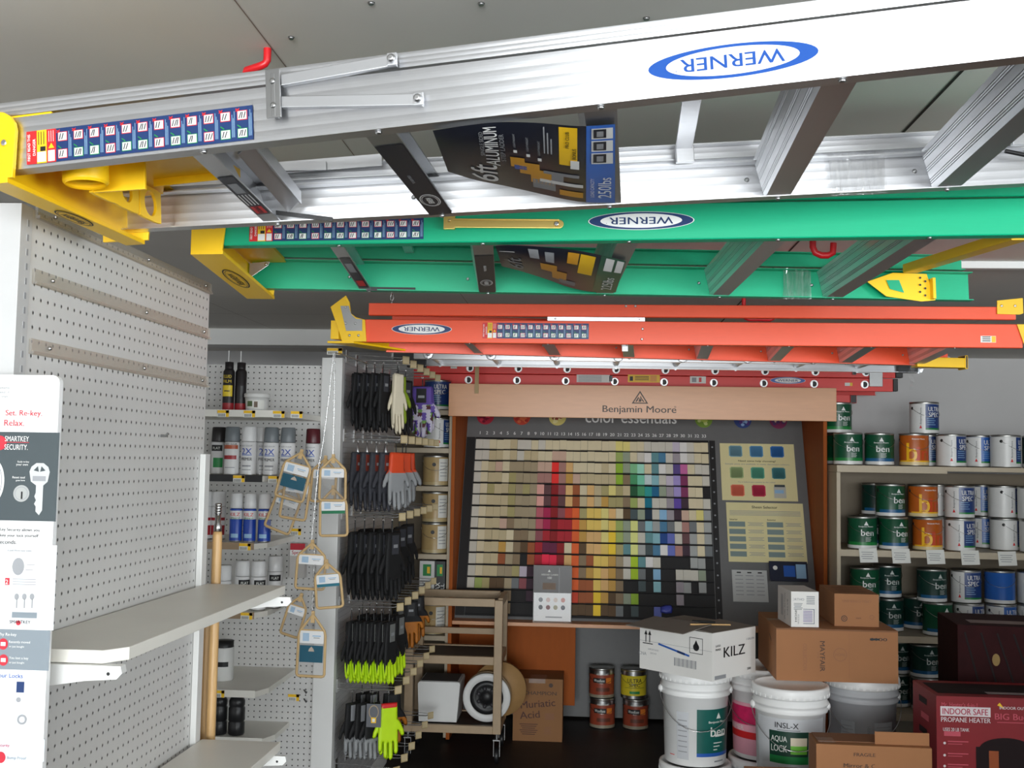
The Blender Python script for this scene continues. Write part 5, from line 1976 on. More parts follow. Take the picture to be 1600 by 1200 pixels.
# ---- shelf of tan cans between the glove wall and the display
us = thing('narrow_shelf', 'narrow beige shelf unit squeezed between the glove wall and the paint display', 'shelving', (-1.0, 6.85, 0))
UX0, UX1, UY0, UY1 = -1.24, -.838, 6.64, 7.0
for x in (UX0, UX1 - .018):
    MB().box(x, x + .018, UY0, UY1, .02, 2.13, BEIGE).build('side_panel', us, .002)
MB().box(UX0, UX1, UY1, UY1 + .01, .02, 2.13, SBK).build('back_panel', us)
UZ = [2.00, 1.745, 1.52, 1.08, .845, .595]
UZ = [at(690, y, Y=6.66).z for y in (641, 709, 762, 866, 934, 993)]
UZ[2] += .008
UZ[1] += .034
for z in UZ:
    MB().box(UX0 + .0185, UX1 - .0185, UY0 + .005, UY1 - .001, z - .03, z, BEIGE).build('shelf', us, .002)
NX = -.945
for kind, z, lb in (('navy', UZ[0], 'dark blue can on the top of the narrow shelf by the display header'), ('ultra', UZ[1], 'white can on the narrow shelf, behind the orange gloves'), ('tan', UZ[2], 'tan can on the narrow shelf, uppermost of the tan cans'), ('tan', UZ[3], 'tan can, lower of two stacked in the middle of the narrow shelf'), ('tan', UZ[3] + hh, 'tan can, upper of two stacked in the middle of the narrow shelf'), ('tan', UZ[5], 'pale can low on the narrow shelf behind the cart')):
    place_can(kind, NX, 6.735, z + .0012, {'ultra': 1.2, 'tan': .1}.get(kind, .2), lb, 'cans on the narrow shelf')
MF = mat('filler_black', (40, 44, 44), .4, var=.1)
for k, (px, m, lb) in enumerate(((667, CW_, 'white filler carton on the narrow shelf just above the cart'), (687, MF, 'black filler carton beside the white one on the narrow shelf'))):
    p = at(px, 904, Y=6.66)
    hw = .046 if k == 0 else .033
    mb = MB().box(p.x - hw, p.x + hw, 6.66, 6.80, UZ[4] + .001, UZ[4] + .22, m)
    tcol = BLKP if k == 0 else WHT
    mb.text('MAX', (p.x - .012, 6.6592, UZ[4] + .055), Z1, -X1, .028, tcol, w=.075)
    mb.text('FILL', (p.x + .018, 6.6592, UZ[4] + .055), Z1, -X1, .022, tcol, w=.06)
    mb.quad((p.x, 6.6594, UZ[4] + .165), (hw * .55, 0, 0), (0, 0, .035), GRNP)
    mb.quad((p.x + hw * .2, 6.6590, UZ[4] + .165), (hw * .2, 0, 0), (0, 0, .02), YELP)
    tag(mb.build('carton', loc=(p.x, 6.73, UZ[4])), lb, 'carton')

# ------------------------------------------------------------------ buckets and cartons in the middle of the floor
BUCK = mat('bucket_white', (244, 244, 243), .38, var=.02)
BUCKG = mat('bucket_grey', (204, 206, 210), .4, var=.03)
BLID = mat('bucket_lid', (246, 246, 245), .35, var=.02)
BH = .397


def bucket(x, y, z, kind, rz, label):
    t = thing('plastic_bucket', label, 'bucket', (x, y, z), 'five gallon buckets')
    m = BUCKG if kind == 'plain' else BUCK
    c = (x, y, z)
    b = MB().lathe([(.128, .0), (.133, .004), (.142, .29), (.150, .292), (.152, .30), (.146, .304), (.146, .318), (.153, .320), (.155, .328), (.148, .332), (.150, .360)], c, 48, m)
    n0 = len(b.v)
    C = c

    def rr(zz):
        return .133 + .009 * zz / .29 + .0012

    def patch(a0, a1, za, zb, mm, k=0):
        n = max(3, int((a1 - a0) / .1))
        vs = []
        for zz in (za, zb):
            for i in range(n + 1):
                a = a0 + (a1 - a0) * i / n + rz
                q = rr(zz) + .0005 * k
                vs.append((x + q * math.sin(a), y - q * math.cos(a), z + zz))
        b.add(vs, [(i, i + 1, n + 2 + i, n + 1 + i) for i in range(n)], mm, True)

    def wtext(s, a, zz, h, mm, w=None, k=2, up=0):
        b.wrap_text(s, rr(zz) + .0005 * k + .001, C, zz, a + rz, h, mm, w=w, up=up)
    if kind == 'ben':
        TEALL = mat('bucket_teal', (16, 92, 84), .4, var=.05)
        patch(-.10, 1.25, .045, .245, TEALL)
        patch(-.10, 1.25, .045, .060, BLUE, 1)
        patch(-.75, -.35, .03, .23, BUCKG)
        for k in range(7):
            patch(-.70, -.40, .06 + .022 * k, .064 + .022 * k, GRY, 1)
        a = .62
        b.add([((rr(.215) + .0015) * math.sin(a + rz + d_) + x, y - (rr(.215) + .0015) * math.cos(a + rz + d_), z + .205 + e_) for d_, e_ in ((-.09, 0), (.09, 0), (0, .026))], [(0, 1, 2)], TAGW)
        wtext('Benjamin Moore', a, .190, .012, TAGW, w=.10)
        wtext('ben', a + .02, .150, .040, TAGW, w=.085)
        patch(.50, .95, .128, .138, TAGW, 3)
        for k in range(3):
            patch(.45, .8 - .1 * k, .10 - .014 * k, .104 - .014 * k, TAGW, 2)
        patch(.5, .9, .02, .026, GRY, 1)
        patch(-1.05, -.85, .04, .043, REDP, 1)
    elif kind == 'insl':
        patch(-1.3, .95, .07, .278, BUCKG)
        patch(-.80, .35, .100, .228, mat('bucket_dkgreen', (20, 62, 48), .4, var=.08), 1)
        patch(-.80, .35, .100, .130, GRNP, 2)
        patch(-.17, .30, .140, .173, mat('bucket_lime', (112, 190, 60), .4, var=0), 3)
        patch(-.17, .30, .173, .205, mat('bucket_cream', (226, 214, 190), .4, var=0), 3)
        wtext('INSL-X', -.28, .252, .022, BLKP, w=.095)
        wtext('AQUA', -.50, .196, .026, TAGW, w=.066, k=3)
        wtext('LOCK', -.50, .160, .026, TAGW, w=.066, k=3)
        patch(-.55, .1, .231, .235, GRY, 2)
        wtext('Stain Killing Primer', -.2, .085, .006, GRY, w=.09)
    elif kind == 'pink':
        PK = mat('bucket_pink', (236, 170, 186), .4, var=.05)
        patch(-1.45, .9, .02, .245, PK)
        patch(-1.3, .5, .15, .23, mat('bucket_magenta', (206, 40, 96), .4, var=.3, scale=40), 1)
        patch(-1.3, .6, .09, .12, REDP, 1)
        wtext('PRIMER', -.8, .135, .02, TAGW, k=3)
    elif kind == 'plain':
        for a0, a1 in ((-.9, -.45), (.12, .8)):
            patch(a0, a1, .09, .22, mat('bucket_greylabel', (176, 180, 184), .45, var=.05))
            for k in range(8):
                patch(a0 + .05, a1 - .05 - .04 * (k % 3), .10 + .014 * k, .104 + .014 * k, GRY, 1)
        wtext('INTERIOR FINISH', -.05, .15, .012, GRY, w=.11, up=1)
    b.build('body', t)
    l = MB().lathe([(.151, .350), (.1565, .352), (.1575, .366), (.1575, .384), (.155, .392), (.146, .3955), (.143, .393), (.141, .386), (.001, .386)], c, 48, BLID, cap=False)
    for k in range(36):
        a = 2 * PI * k / 36
        l.obox((x + .1577 * math.sin(a), y + .1577 * math.cos(a), z + .362), V((math.cos(a), -math.sin(a), 0)) * .005, V((math.sin(a), math.cos(a), 0)) * .001, Z1 * .006, BLID)
    l.build('lid', t)
    h = MB()
    for s in (-1, 1):
        d_ = V((s * math.cos(rz), s * math.sin(rz), 0))
        h.lathe([(.017, 0), (.017, .010), (.010, .016), (.001, .018)], V(c) + d_ * .146 + Z1 * .306, 16, BUCK, axis=d_)
    pts = []
    for k in range(17):
        a = PI * k / 16
        pts.append(V(c) + V((math.cos(rz), math.sin(rz), 0)) * (.160 * math.cos(a)) + V((math.sin(rz), -math.cos(rz), 0)) * ((.156) * math.sin(a) + .004) + Z1 * (.306 - .15 * math.sin(a)))
    h.tube(pts, .0018, CHROME, 6)
    h.build('handle', t)
    return t


B1 = (.482, 4.93)
B2 = (.845, 4.66)
B3 = (1.195, 4.90)
B4 = (.80, 5.06)
for (x, y), kt, kb, rz, lt, lb in ((B1, 'ben', 'plain', .05, 'white bucket with a dark teal label, under the white carton', 'white bucket standing on the floor beneath the teal-labelled bucket'),
                                    (B2, 'insl', 'plain', 0, 'white bucket with a grey and green label reading AQUA LOCK', 'bucket on the floor beneath the bucket with the green label'),
                                    (B3, 'plain', 'plain', 0, 'plain white bucket with grey print, under the right end of the long brown carton', 'bucket on the floor beneath the plain bucket under the long brown carton'),
                                    (B4, 'pink', 'plain', -.35, 'bucket with a pink label, half hidden behind the green-labelled one', 'bucket on the floor beneath the pink-labelled bucket')):
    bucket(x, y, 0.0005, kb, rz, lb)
    bucket(x, y, BH + .001, kt, rz, lt)
TOPZ = 2 * BH + .001

CARD_B = mat('brown_cardboard', (160, 108, 67), .7, var=.06, scale=8, bump=.05)
CARD_D = mat('brown_cardboard_dark', (128, 84, 54), .7, var=.08, scale=8)
CARD_W = mat('white_cardboard', (232, 230, 226), .55, var=.03, scale=8)
CARD_G = mat('grey_card_inside', (128, 120, 112), .7, var=.06)
TAPE = clear_mat('parcel_tape', (.95, .9, .82), .14, .12, .12)


class Box:
    """Carton with its near lower corner at o, running along unit vectors ex (front face) and ey (depth)."""

    def __init__(s, o, ex, w, d, h):
        s.o, s.ex = V(o), V(ex).normalized()
        s.ey = V((-s.ex.y, s.ex.x, 0))
        s.w, s.d, s.h = w, d, h

    def body(s, mb, m):
        mb.obox(s.o + s.ex * s.w / 2 + s.ey * s.d / 2 + Z1 * s.h / 2, s.ex * s.w / 2, s.ey * s.d / 2, Z1 * s.h / 2, m)

    def F(s, a, b, k=1):      # front face, fractions from its lower left
        return s.o + s.ex * s.w * a + Z1 * s.h * b - s.ey * (.0006 + .0004 * k)

    def L(s, a, b, k=1):      # left face, a from the back to the near corner
        return s.o + s.ey * s.d * (1 - a) + Z1 * s.h * b - s.ex * (.0006 + .0004 * k)

    def T(s, a, b, k=1):
        return s.o + s.ex * s.w * a + s.ey * s.d * b + Z1 * (s.h + .0006 + .0004 * k)


def base_loc(bx):
    return bx.o + bx.ex * bx.w / 2 + bx.ey * bx.d / 2


# white carton on the first bucket; its near corner points to the camera
a0 = math.radians(48.0)
near = V((.520, 4.625, TOPZ))
bx = Box(near, (math.cos(a0), math.sin(a0), 0), .318, .385, .197)
t = thing('carton', 'white carton printed KILZ with grey flaps open on top, on the teal-labelled bucket', 'carton', base_loc(bx))
b = MB()
bx.body(b, CARD_W)
b.text('KILZ', bx.F(.50, .56), bx.ex, Z1, .042, BLKP, w=.155)
b.text('LATEX', bx.F(.13, .72), bx.ex, Z1, .008, BLKP)
b.text('PRIMER', bx.F(.13, .64), bx.ex, Z1, .008, BLKP)
b.text('1 GALLON', bx.F(.87, .76), bx.ex, Z1, .009, GRY)
b.text('2000', bx.F(.84, .12), bx.ex, Z1, .010, BLKP)
b.quad(bx.F(.18, .04), bx.ex * .04, Z1 * .004, GRY)
b.quad(bx.F(.18, .08), bx.ex * .04, Z1 * .004, GRY)
ly = -bx.ey
for k in (0, 1):
    c = bx.L(.09 + .055 * k, .70)
    b.quad(c, ly * .0025, Z1 * .020, BLKP)
    b.poly([c + ly * -.009 + Z1 * .012, c + ly * .009 + Z1 * .012, c + Z1 * .032], BLKP)
b.quad(bx.L(.118, .57), ly * .028, Z1 * .002, BLKP)
c = bx.L(.79, .69)
for dx, dz, hx, hz in ((0, .032, .034, .0012), (0, -.032, .034, .0012), (.033, 0, .0012, .032), (-.033, 0, .0012, .032)):
    b.quad(c + ly * dx + Z1 * dz, ly * hx, Z1 * hz, BLKP)
drop = []
for k in range(20):
    a = 2 * PI * k / 20
    drop.append(c + ly * .0155 * math.cos(a) + Z1 * (-.006 + .0155 * math.sin(a) + (.014 if k == 5 else (.006 if k in (4, 6) else 0))))
b.poly(drop, BLKP)
for k in range(16):
    b.quad(bx.L(.50 + .019 * k, .28), ly * (.0016 if k % 3 else .003), Z1 * .017, GRY)
b.text('IMPORTADO', bx.L(.2, .45), ly, Z1, .007, GRY)
b.text('HECHO', bx.L(.2, .37), ly, Z1, .007, GRY)
b.text('CNA', bx.L(.045, .34), ly, Z1, .014, GRY)
p, q = bx.L(.27, .60, 2), bx.L(.70, .45, 2)
w_ = (q - p).normalized()
b.quad((p + q) / 2, (q - p) / 2, w_.cross(bx.ex) * .004, BLUE)
b.quad((p + q) / 2 + w_ * .04 - bx.ex * .0004, w_ * .02, w_.cross(bx.ex) * .005, NAVY)
b.quad(bx.L(.5, .62), ly * bx.d * .5, Z1 * .0006, GRY)
b.build('box', t, .0015)
fl = MB()
fl.obox(bx.T(.5, .75, 6), bx.ex * bx.w * .5, bx.ey * bx.d * .25, Z1 * .0015, CARD_G)
fl.build('flap', t)
fl = MB()
up_ = (Z1 * .05 + bx.ey * 1).normalized()
fl.obox(bx.T(.5, .24, 12), bx.ex * bx.w * .49, up_ * bx.d * .24, Z1 * .0015, CARD_G)
fl.build('flap', t)
fl = MB()
dn = (bx.ex * .985 - Z1 * .0 + Z1 * .10).normalized()
fl.obox(bx.T(-.02, .58, 22), dn * .10, bx.ey * bx.d * .40, Z1 * .0015, CARD_G)
fl.build('flap', t)
c = bx.T(.42, .36, 50)
tag(MB().tube([c - bx.ex * .03 + bx.ey * .04, c + bx.ex * .02 - bx.ey * .045], .005, BLKP, 8).build('marker_pen', loc=c), 'black marker pen lying on the open flaps of the white carton', 'pen')
c = bx.T(.28, .18, 46)
tag(MB().tube([c - bx.ex * .06 + bx.ey * .065, c + bx.ex * .07 - bx.ey * .05], .0035, WOOD, 8).build('wooden_stirrer', loc=c), 'thin wooden stick lying near the front of the white carton', 'stick')

# long brown carton
bx = Box((.795, 4.70, TOPZ), (1, .0, 0), .500, .49, .217)
BPR = mat('brown_ink', (74, 52, 40), .6, var=0)
BFA = mat('faded_ink', (146, 98, 64), .6, var=0)
b = MB()
bx.body(b, CARD_B)
b.text('MAYFAIR', bx.F(.38, .48), -Z1, X1, .020, BPR, w=.125)
b.text('vanity', bx.F(.345, .5), -Z1, X1, .010, BFA)
b.text('COLLECTION', bx.F(.235, .46), -Z1, X1, .016, BFA, w=.11)
b.oval(bx.F(.525, .52), X1 * .028, Z1 * .028, BFA, 24, inner=.9)
b.text('HOME', bx.F(.525, .52), X1, Z1, .012, BFA, w=.04)
b.quad(bx.F(.60, .5), X1 * .0007, Z1 * bx.h * .42, BFA)
b.text('6100', bx.F(.84, .83), X1, Z1, .012, BLKP, w=.07)
b.quad(bx.F(.81, .83, 2), X1 * .02, Z1 * .004, BLKP)
b.quad(bx.F(.5, .985), X1 * bx.w * .5, Z1 * .003, CARD_D)
p = bx.L(.70, .72)
b.quad(p, (Y1 * .6 + Z1 * .25).normalized() * .03, Z1 * .004, BLKP)
b.quad(bx.T(.5, .5), X1 * bx.w * .5, Y1 * .002, CARD_D)
b.quad(bx.T(.5, .5, 2), X1 * bx.w * .5, Y1 * .025, TAPE)
t = b.build('carton', loc=base_loc(bx), bevel=.002)
tag(t, 'long brown carton lettered MAYFAIR lying across the bucket lids', 'carton')
LT = TOPZ + .217 + .0012

# small white box and small brown carton on the long one
bx = Box((.862, 4.73, LT), (.995, .06, 0), .116, .24, .148)
b = MB()
bx.body(b, CARD_W)
b.text('ORTHO', bx.F(.25, .78), X1, Z1, .010, GRY)
for k in range(5):
    b.quad(bx.F(.70, .86 - .05 * k), X1 * .018, Z1 * .002, GRY)
    b.quad(bx.F(.24, .66 - .04 * k), X1 * (.02 - .003 * (k % 3)), Z1 * .0015, GRY)
c = bx.F(.58, .30)
for dx, dz, hx, hz in ((0, .030, .030, .001), (0, -.030, .030, .001), (.029, 0, .001, .03), (-.029, 0, .001, .03)):
    b.quad(c + X1 * dx + Z1 * dz, X1 * hx, Z1 * hz, NAVY)
for k in range(8):
    b.quad(c + Z1 * (.022 - .0062 * k), X1 * .022, Z1 * .0018, mat('violet_print', (150, 140, 176), .5, var=0))
b.text('HOSE', bx.F(.17, .32), Z1, -X1, .008, BLKP, w=.05)
b.text('NOZZLE', bx.F(.26, .22), Z1, -X1, .006, GRY, w=.04)
b.text('DUAL ACTION', bx.L(.55, .5), Z1, bx.ey, .016, GRY, w=.11)
b.text('VALVE', bx.L(.75, .5), Z1, bx.ey, .014, GRY, w=.07)
for k in range(3):
    b.quad(bx.L(.28 + .06 * k, .5), bx.ey * .003, Z1 * .045, GRY)
t = b.build('carton', loc=base_loc(bx), bevel=.002)
tag(t, 'small white box with printed labels, standing on the long brown carton', 'carton')
bx = Box((1.055, 4.79, LT), (.998, -.02, 0), .185, .34, .137)
b = MB()
bx.body(b, CARD_B)
b.text('OPEN OTHER END', bx.F(.50, .78), -X1, -Z1, .011, BFA, w=.12)
b.oval(bx.F(.22, .24), X1 * .013, Z1 * .013, BPR, 20, inner=.75)
b.oval(bx.F(.22, .24), X1 * .006, Z1 * .006, BPR, 14, inner=.6)
b.text('recycle', bx.F(.54, .26), X1, Z1, .007, BPR)
b.oval(bx.F(.84, .3), X1 * .010, Z1 * .010, BFA, 16, inner=.7)
for k in range(3):
    b.quad(bx.T(.5, .25 + .22 * k), X1 * .06, Y1 * .012, CARD_D)
t = b.build('carton', loc=base_loc(bx), bevel=.003)
tag(t, 'small brown carton beside the white box on the long brown carton', 'carton')

# low cartons at the very front
bx = Box((.822, 4.03, 0.0005), (1, -.03, 0), .40, .16, .705)
t = thing('carton', 'brown carton with an open flap in front of the buckets, lowest in view', 'carton', base_loc(bx))
b = MB()
bx.body(b, CARD_B)
b.text('FRAGILE', bx.F(.42, .955), X1, Z1, .012, BPR, w=.075)
b.text('Mirror & Co.', bx.F(.40, .90), X1, Z1, .014, BPR, w=.13)
b.quad(bx.F(.40, .885), X1 * .06, Z1 * .0008, BPR)
b.build('box', t, .002)
fl = MB().obox(bx.T(.76, .18, 1) + Z1 * .022, X1 * .095, Y1 * .0015, Z1 * .022, CARD_B)
fl.build('flap', t)
fl = MB().obox(bx.T(.5, .60, 6), X1 * .19, Y1 * .06, Z1 * .0015, CARD_D)
fl.obox(bx.T(.10, .30, 9), X1 * .03, Y1 * .03, Z1 * .001, TAPE)
fl.build('flap', t)
bx = Box((.600, 3.95, 0.0005), (1, .02, 0), .20, .28, .565)
b = MB()
bx.body(b, CARD_B)
b.quad(bx.T(.5, .5), X1 * bx.w * .5, Y1 * .002, CARD_D)
t = b.build('carton', loc=base_loc(bx), bevel=.003)
tag(t, 'lower brown carton whose top just shows at the bottom edge below the AQUA LOCK bucket', 'carton')

# red heater carton and dark red carton
RC = mat('heater_red', (134, 12, 24), .5, var=.06)
RCD = mat('heater_dark', (30, 16, 18), .6, var=.2, spec=.2)
bx = Box((1.325, 4.30, 0.0005), (1, .0, 0), .55, .30, .832)
b = MB()
bx.body(b, RC)
p = lambda x, y: at(x, y, Y=4.2992)


def fr(x0, y0, x1, y1, m, k=0):
    a, c = p((x0 + x1) / 2, (y0 + y1) / 2), None
    b.quad((a.x, 4.2992 - .0004 * k, a.z), X1 * (x1 - x0) / 2 * 4.3 / 1700, Z1 * (y1 - y0) / 2 * 4.3 / 1700, m)


def ft(s, x, y, hpx, m, wpx=None, k=1):
    a = p(x, y)
    b.text(s, (a.x, 4.2992 - .0004 * k, a.z), X1, Z1, hpx * 4.3 / 1700, m, w=wpx * 4.3 / 1700 if wpx else None)


HW = mat('heater_white', (226, 214, 216), .5, var=0)
HP = mat('heater_pink', (200, 80, 96), .5, var=0)
ft('Mr. Heater\'s 4-in-1', 1499, 1101, 6, HP, 52)
fr(1472, 1105, 1545, 1119, HW)
ft('INDOOR SAFE', 1508, 1112, 9, mat('heater_ink', (180, 30, 70), .5, var=0), 66, 2)
ft('PROPANE HEATER', 1509, 1125, 7, HW, 72)
ft('USES 20 LB TANK', 1494, 1140, 5, HW, 38)
fr(1476, 1143, 1500, 1150, HP)
for y in (1161, 1180, 1197):
    b.oval(p(1476, y), X1 * .005, Z1 * .005, HW, 10)
    fr(1482, y - 3, 1512, y - 1.5, HP)
    fr(1482, y + 1, 1503, y + 2, HP)
ft('BIG Buddy', 1588, 1122, 12, HP, 62)
ft('INDOOR OUTDOOR', 1592, 1107, 4, HW, 56)
fr(1560, 1129, 1610, 1130, HP)
b.poly([p(1558, 1102), p(1570, 1108), p(1562, 1098)][::-1], YELP)
fr(1530, 1172, 1640, 1260, RCD, 1)
cc = p(1566, 1172)
b.oval((cc.x + .015, cc.y - .0008, cc.z), X1 * .10, Z1 * .045, RCD, 30)
fr(1546, 1175, 1560, 1220, mat('heater_glow', (150, 70, 20), .5, var=.2), 3)
for k in range(5):
    b.quad(bx.L(.45 + .08 * (k % 2), .94 - .07 * k), bx.ey * .05, Z1 * .012, HP if k % 2 else RCD)
b.quad(bx.T(.5, .5), X1 * bx.w * .46, Y1 * .10, RCD)
b.quad(bx.T(.6, .25, 2), X1 * .12, Y1 * .02, mat('heater_tape', (150, 136, 136), .5, var=0))
t = b.build('carton', loc=base_loc(bx), bevel=.003)
tag(t, 'bright red carton reading INDOOR SAFE PROPANE HEATER in the lower right corner', 'carton')
bx = Box((1.595, 4.88, 0.0005), (.995, -.10, 0), .60, .40, 1.02)
DRC = mat('dark_red_carton', (50, 17, 19), .7, var=.35, scale=14, spec=.15)
b = MB()
bx.body(b, DRC)
FRP = mat('carton_ember', (150, 120, 60), .5, var=.2)
for a, z, s in ((.26, .86, .02), (.42, .70, .022)):
    b.oval(bx.F(a, z), bx.ex * s * .8, Z1 * s * 1.3, FRP, 14)
for k in range(4):
    pp, qq = bx.F(.05 + .11 * k, .97), bx.F(.16 + .12 * k, .72)
    b.quad((pp + qq) / 2, (qq - pp) / 2, V((.004, 0, .002)), RCD)
b.quad(bx.T(.45, .3), bx.ex * .2, bx.ey * .05, mat('carton_tape', (136, 112, 104), .5, var=.1))
t = b.build('carton', loc=base_loc(bx), bevel=.003)
tag(t, 'tall dark red carton with faint pictures behind the heater carton', 'carton')

# muriatic acid carton under the display
bx = Box((-.440, 6.71, 0.0005), (1, 0, 0), .300, .28, .372)
AC = mat('acid_carton', (148, 102, 60), .7, var=.06, scale=8)
AT = mat('acid_ink', (78, 38, 28), .6, var=0)
b = MB()
bx.body(b, AC)
b.text('CHAMPION', bx.F(.54, .77), X1, Z1, .022, BPR, w=.20)
for i, (s, x, z, w) in enumerate((('Muriatic', .50, .60, .21), ('Acid', .34, .42, .12))):
    b.text(s, bx.F(x, z), (1, 0, .10), (-.10, 0, 1), .042, AT, w=w)
b.quad(bx.F(.74, .40), X1 * .028, Z1 * .020, BFA)
b.oval(bx.F(.76, .90), X1 * .013, Z1 * .013, BPR, 16)
for k in range(6):
    b.quad(bx.F(.32, .27 - .032 * k), X1 * (.055 - .008 * (k % 3)), Z1 * .0022, AT)
for k in range(4):
    b.quad(bx.F(.70, .22 - .03 * k), X1 * .02, Z1 * .003, BFA)
b.quad(bx.T(.5, .5), X1 * .15, Y1 * .0015, BPR)
b.quad(bx.T(.5, .22, 2), X1 * .05, Y1 * .06, TAPE)
b.quad(bx.F(.48, .965, 2), X1 * .05, Z1 * .013, TAPE)
t = b.build('carton', loc=base_loc(bx), bevel=.003)
tag(t, 'brown carton lettered Muriatic Acid on the floor under the colour display', 'carton')

# ------------------------------------------------------------------ cart
CARTM = mat('cart_tan', (176, 152, 122), .5, var=.08)
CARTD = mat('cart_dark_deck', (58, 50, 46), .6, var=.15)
CX0, CX1, CY0, CY1 = -1.02, -.472, 6.17, 6.58
cart = thing('utility_cart', 'tan wheeled cart with three decks between the glove wall and the colour display', 'cart', ((CX0 + CX1) / 2, (CY0 + CY1) / 2, 0))
LG = .046
for x in (CX0, CX1 - LG):
    for y in (CY0, CY1 - LG):
        MB().box(x, x + LG, y, y + LG, .165, .905, CARTM).build('post', cart, .004)
        cc = V((x + LG / 2, y + LG / 2, 0))
        k = MB().tube([cc + Y1 * .006 + Z1 * .164, cc + Y1 * .006 + Z1 * .13], .010, DSTEEL)
        k.obox(cc + Z1 * .132, X1 * .020, Y1 * .02, Z1 * .003, DSTEEL)
        for s in (-1, 1):
            k.obox(cc + X1 * s * .017 + Z1 * .085 + Y1 * .012, X1 * .0015, Y1 * .012, Z1 * .046, DSTEEL)
        co = k.build('caster', cart)
        MB().lathe([(.030, -.013), (.040, -.012), (.042, -.006), (.042, .006), (.040, .012), (.030, .013), (.008, .013)], cc + Z1 * .0425 + Y1 * .018, 24, BLK, axis=(1, 0, 0)).build('wheel', co)
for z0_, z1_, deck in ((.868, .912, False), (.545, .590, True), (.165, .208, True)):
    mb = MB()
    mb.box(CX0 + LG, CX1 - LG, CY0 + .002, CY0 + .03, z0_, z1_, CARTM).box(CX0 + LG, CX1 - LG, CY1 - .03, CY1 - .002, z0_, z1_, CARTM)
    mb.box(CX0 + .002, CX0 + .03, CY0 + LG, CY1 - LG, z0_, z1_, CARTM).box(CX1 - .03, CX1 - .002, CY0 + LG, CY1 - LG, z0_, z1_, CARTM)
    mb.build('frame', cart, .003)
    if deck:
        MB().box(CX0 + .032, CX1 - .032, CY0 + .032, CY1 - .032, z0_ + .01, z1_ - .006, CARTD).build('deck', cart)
MB().box(CX0 + LG, CX1 - LG, CY1 - .03, CY1 - .004, .655, .690, CARTM).build('frame', cart, .003)
# things on the lower deck
DK = .2095
px0, px1 = at(652, 1110, Y=6.24).x, at(717, 1110, Y=6.24).x
d = MB()
n = 5
for i in range(1):
    d.prism([(px0 + .01, .0), (px1 - .012, .0), (px1 + .004, .21), (px1 + .0, .222), (px0 + .01, .222), (px0, .21)], (0, 6.235, DK), X1, Z1, (0, .26, 0), WPAINT)
    d.box(px0 + .015, px1 - .012, 6.25, 6.485, DK + .2225, DK + .224, mat('bin_inside', (96, 92, 88), .6, var=.1))
t = d.build('storage_bin', loc=((px0 + px1) / 2, 6.36, DK), bevel=.008)
tag(t, 'white rectangular bin on the lower deck of the tan cart', 'bin')
c = at(760, 1098, Y=6.255)
c.z = DK + .137
t = thing('cable_reel', 'white-rimmed reel with a black centre standing on the lower deck of the cart', 'reel', (c.x, 6.27, DK))
ring = MB().lathe([(.095, 0), (.098, -.004), (.132, -.004), (.136, 0), (.136, .012), (.095, .012), (.095, 0)], (c.x, 6.262, c.z), 48, WPAINT, axis=(0, 1, 0), cap=False)
ring.build('flange', t)
hub = MB().lathe([(.001, .002), (.03, .002), (.032, .006), (.06, .008), (.066, .004), (.094, .004), (.094, .05), (.001, .05)], (c.x, 6.262, c.z), 40, BLK, axis=(0, 1, 0), cap=False)
for k in range(7):
    a = k * .9
    hub.ball((c.x + .05 * math.cos(a), 6.264, c.z + .05 * math.sin(a)), .012, mat('reel_dark', (58, 56, 60), .5, var=.2), 8)
hub.build('hub', t)
MB().lathe([(.001, .055), (.136, .055), (.136, .07), (.001, .07)], (c.x + .0, 6.262, c.z), 48, CARTM, axis=(0, 1, 0), cap=False).build('flange', t)
cc = V((c.x + .06, 6.40, DK + .158))
t = MB().lathe([(.001, 0), (.156, 0), (.157, .004), (.157, .03), (.001, .03)], cc, 48, mat('tan_disc', (170, 132, 84), .55, var=.1), axis=(0, 1, 0), cap=False).build('round_board', loc=(cc.x, cc.y, DK))
tag(t, 'larger tan disc standing behind the white-rimmed reel on the cart', 'board')

# ------------------------------------------------------------------ spray cans on the end shelves
SPW = mat('spray_white', (224, 224, 224), .35, var=.02)
SPG = mat('spray_grey_cap', (112, 118, 122), .4, var=0)
SPM = mat('spray_maroon_cap', (84, 28, 36), .4, var=0)
SPB = mat('spray_blue', (28, 70, 170), .35, var=.04)
SPR = mat('spray_red', (160, 36, 44), .4, var=0)
SPK = mat('spray_black', (36, 32, 34), .4, var=.1)
SPO = mat('spray_rust', (172, 82, 48), .4, var=0)


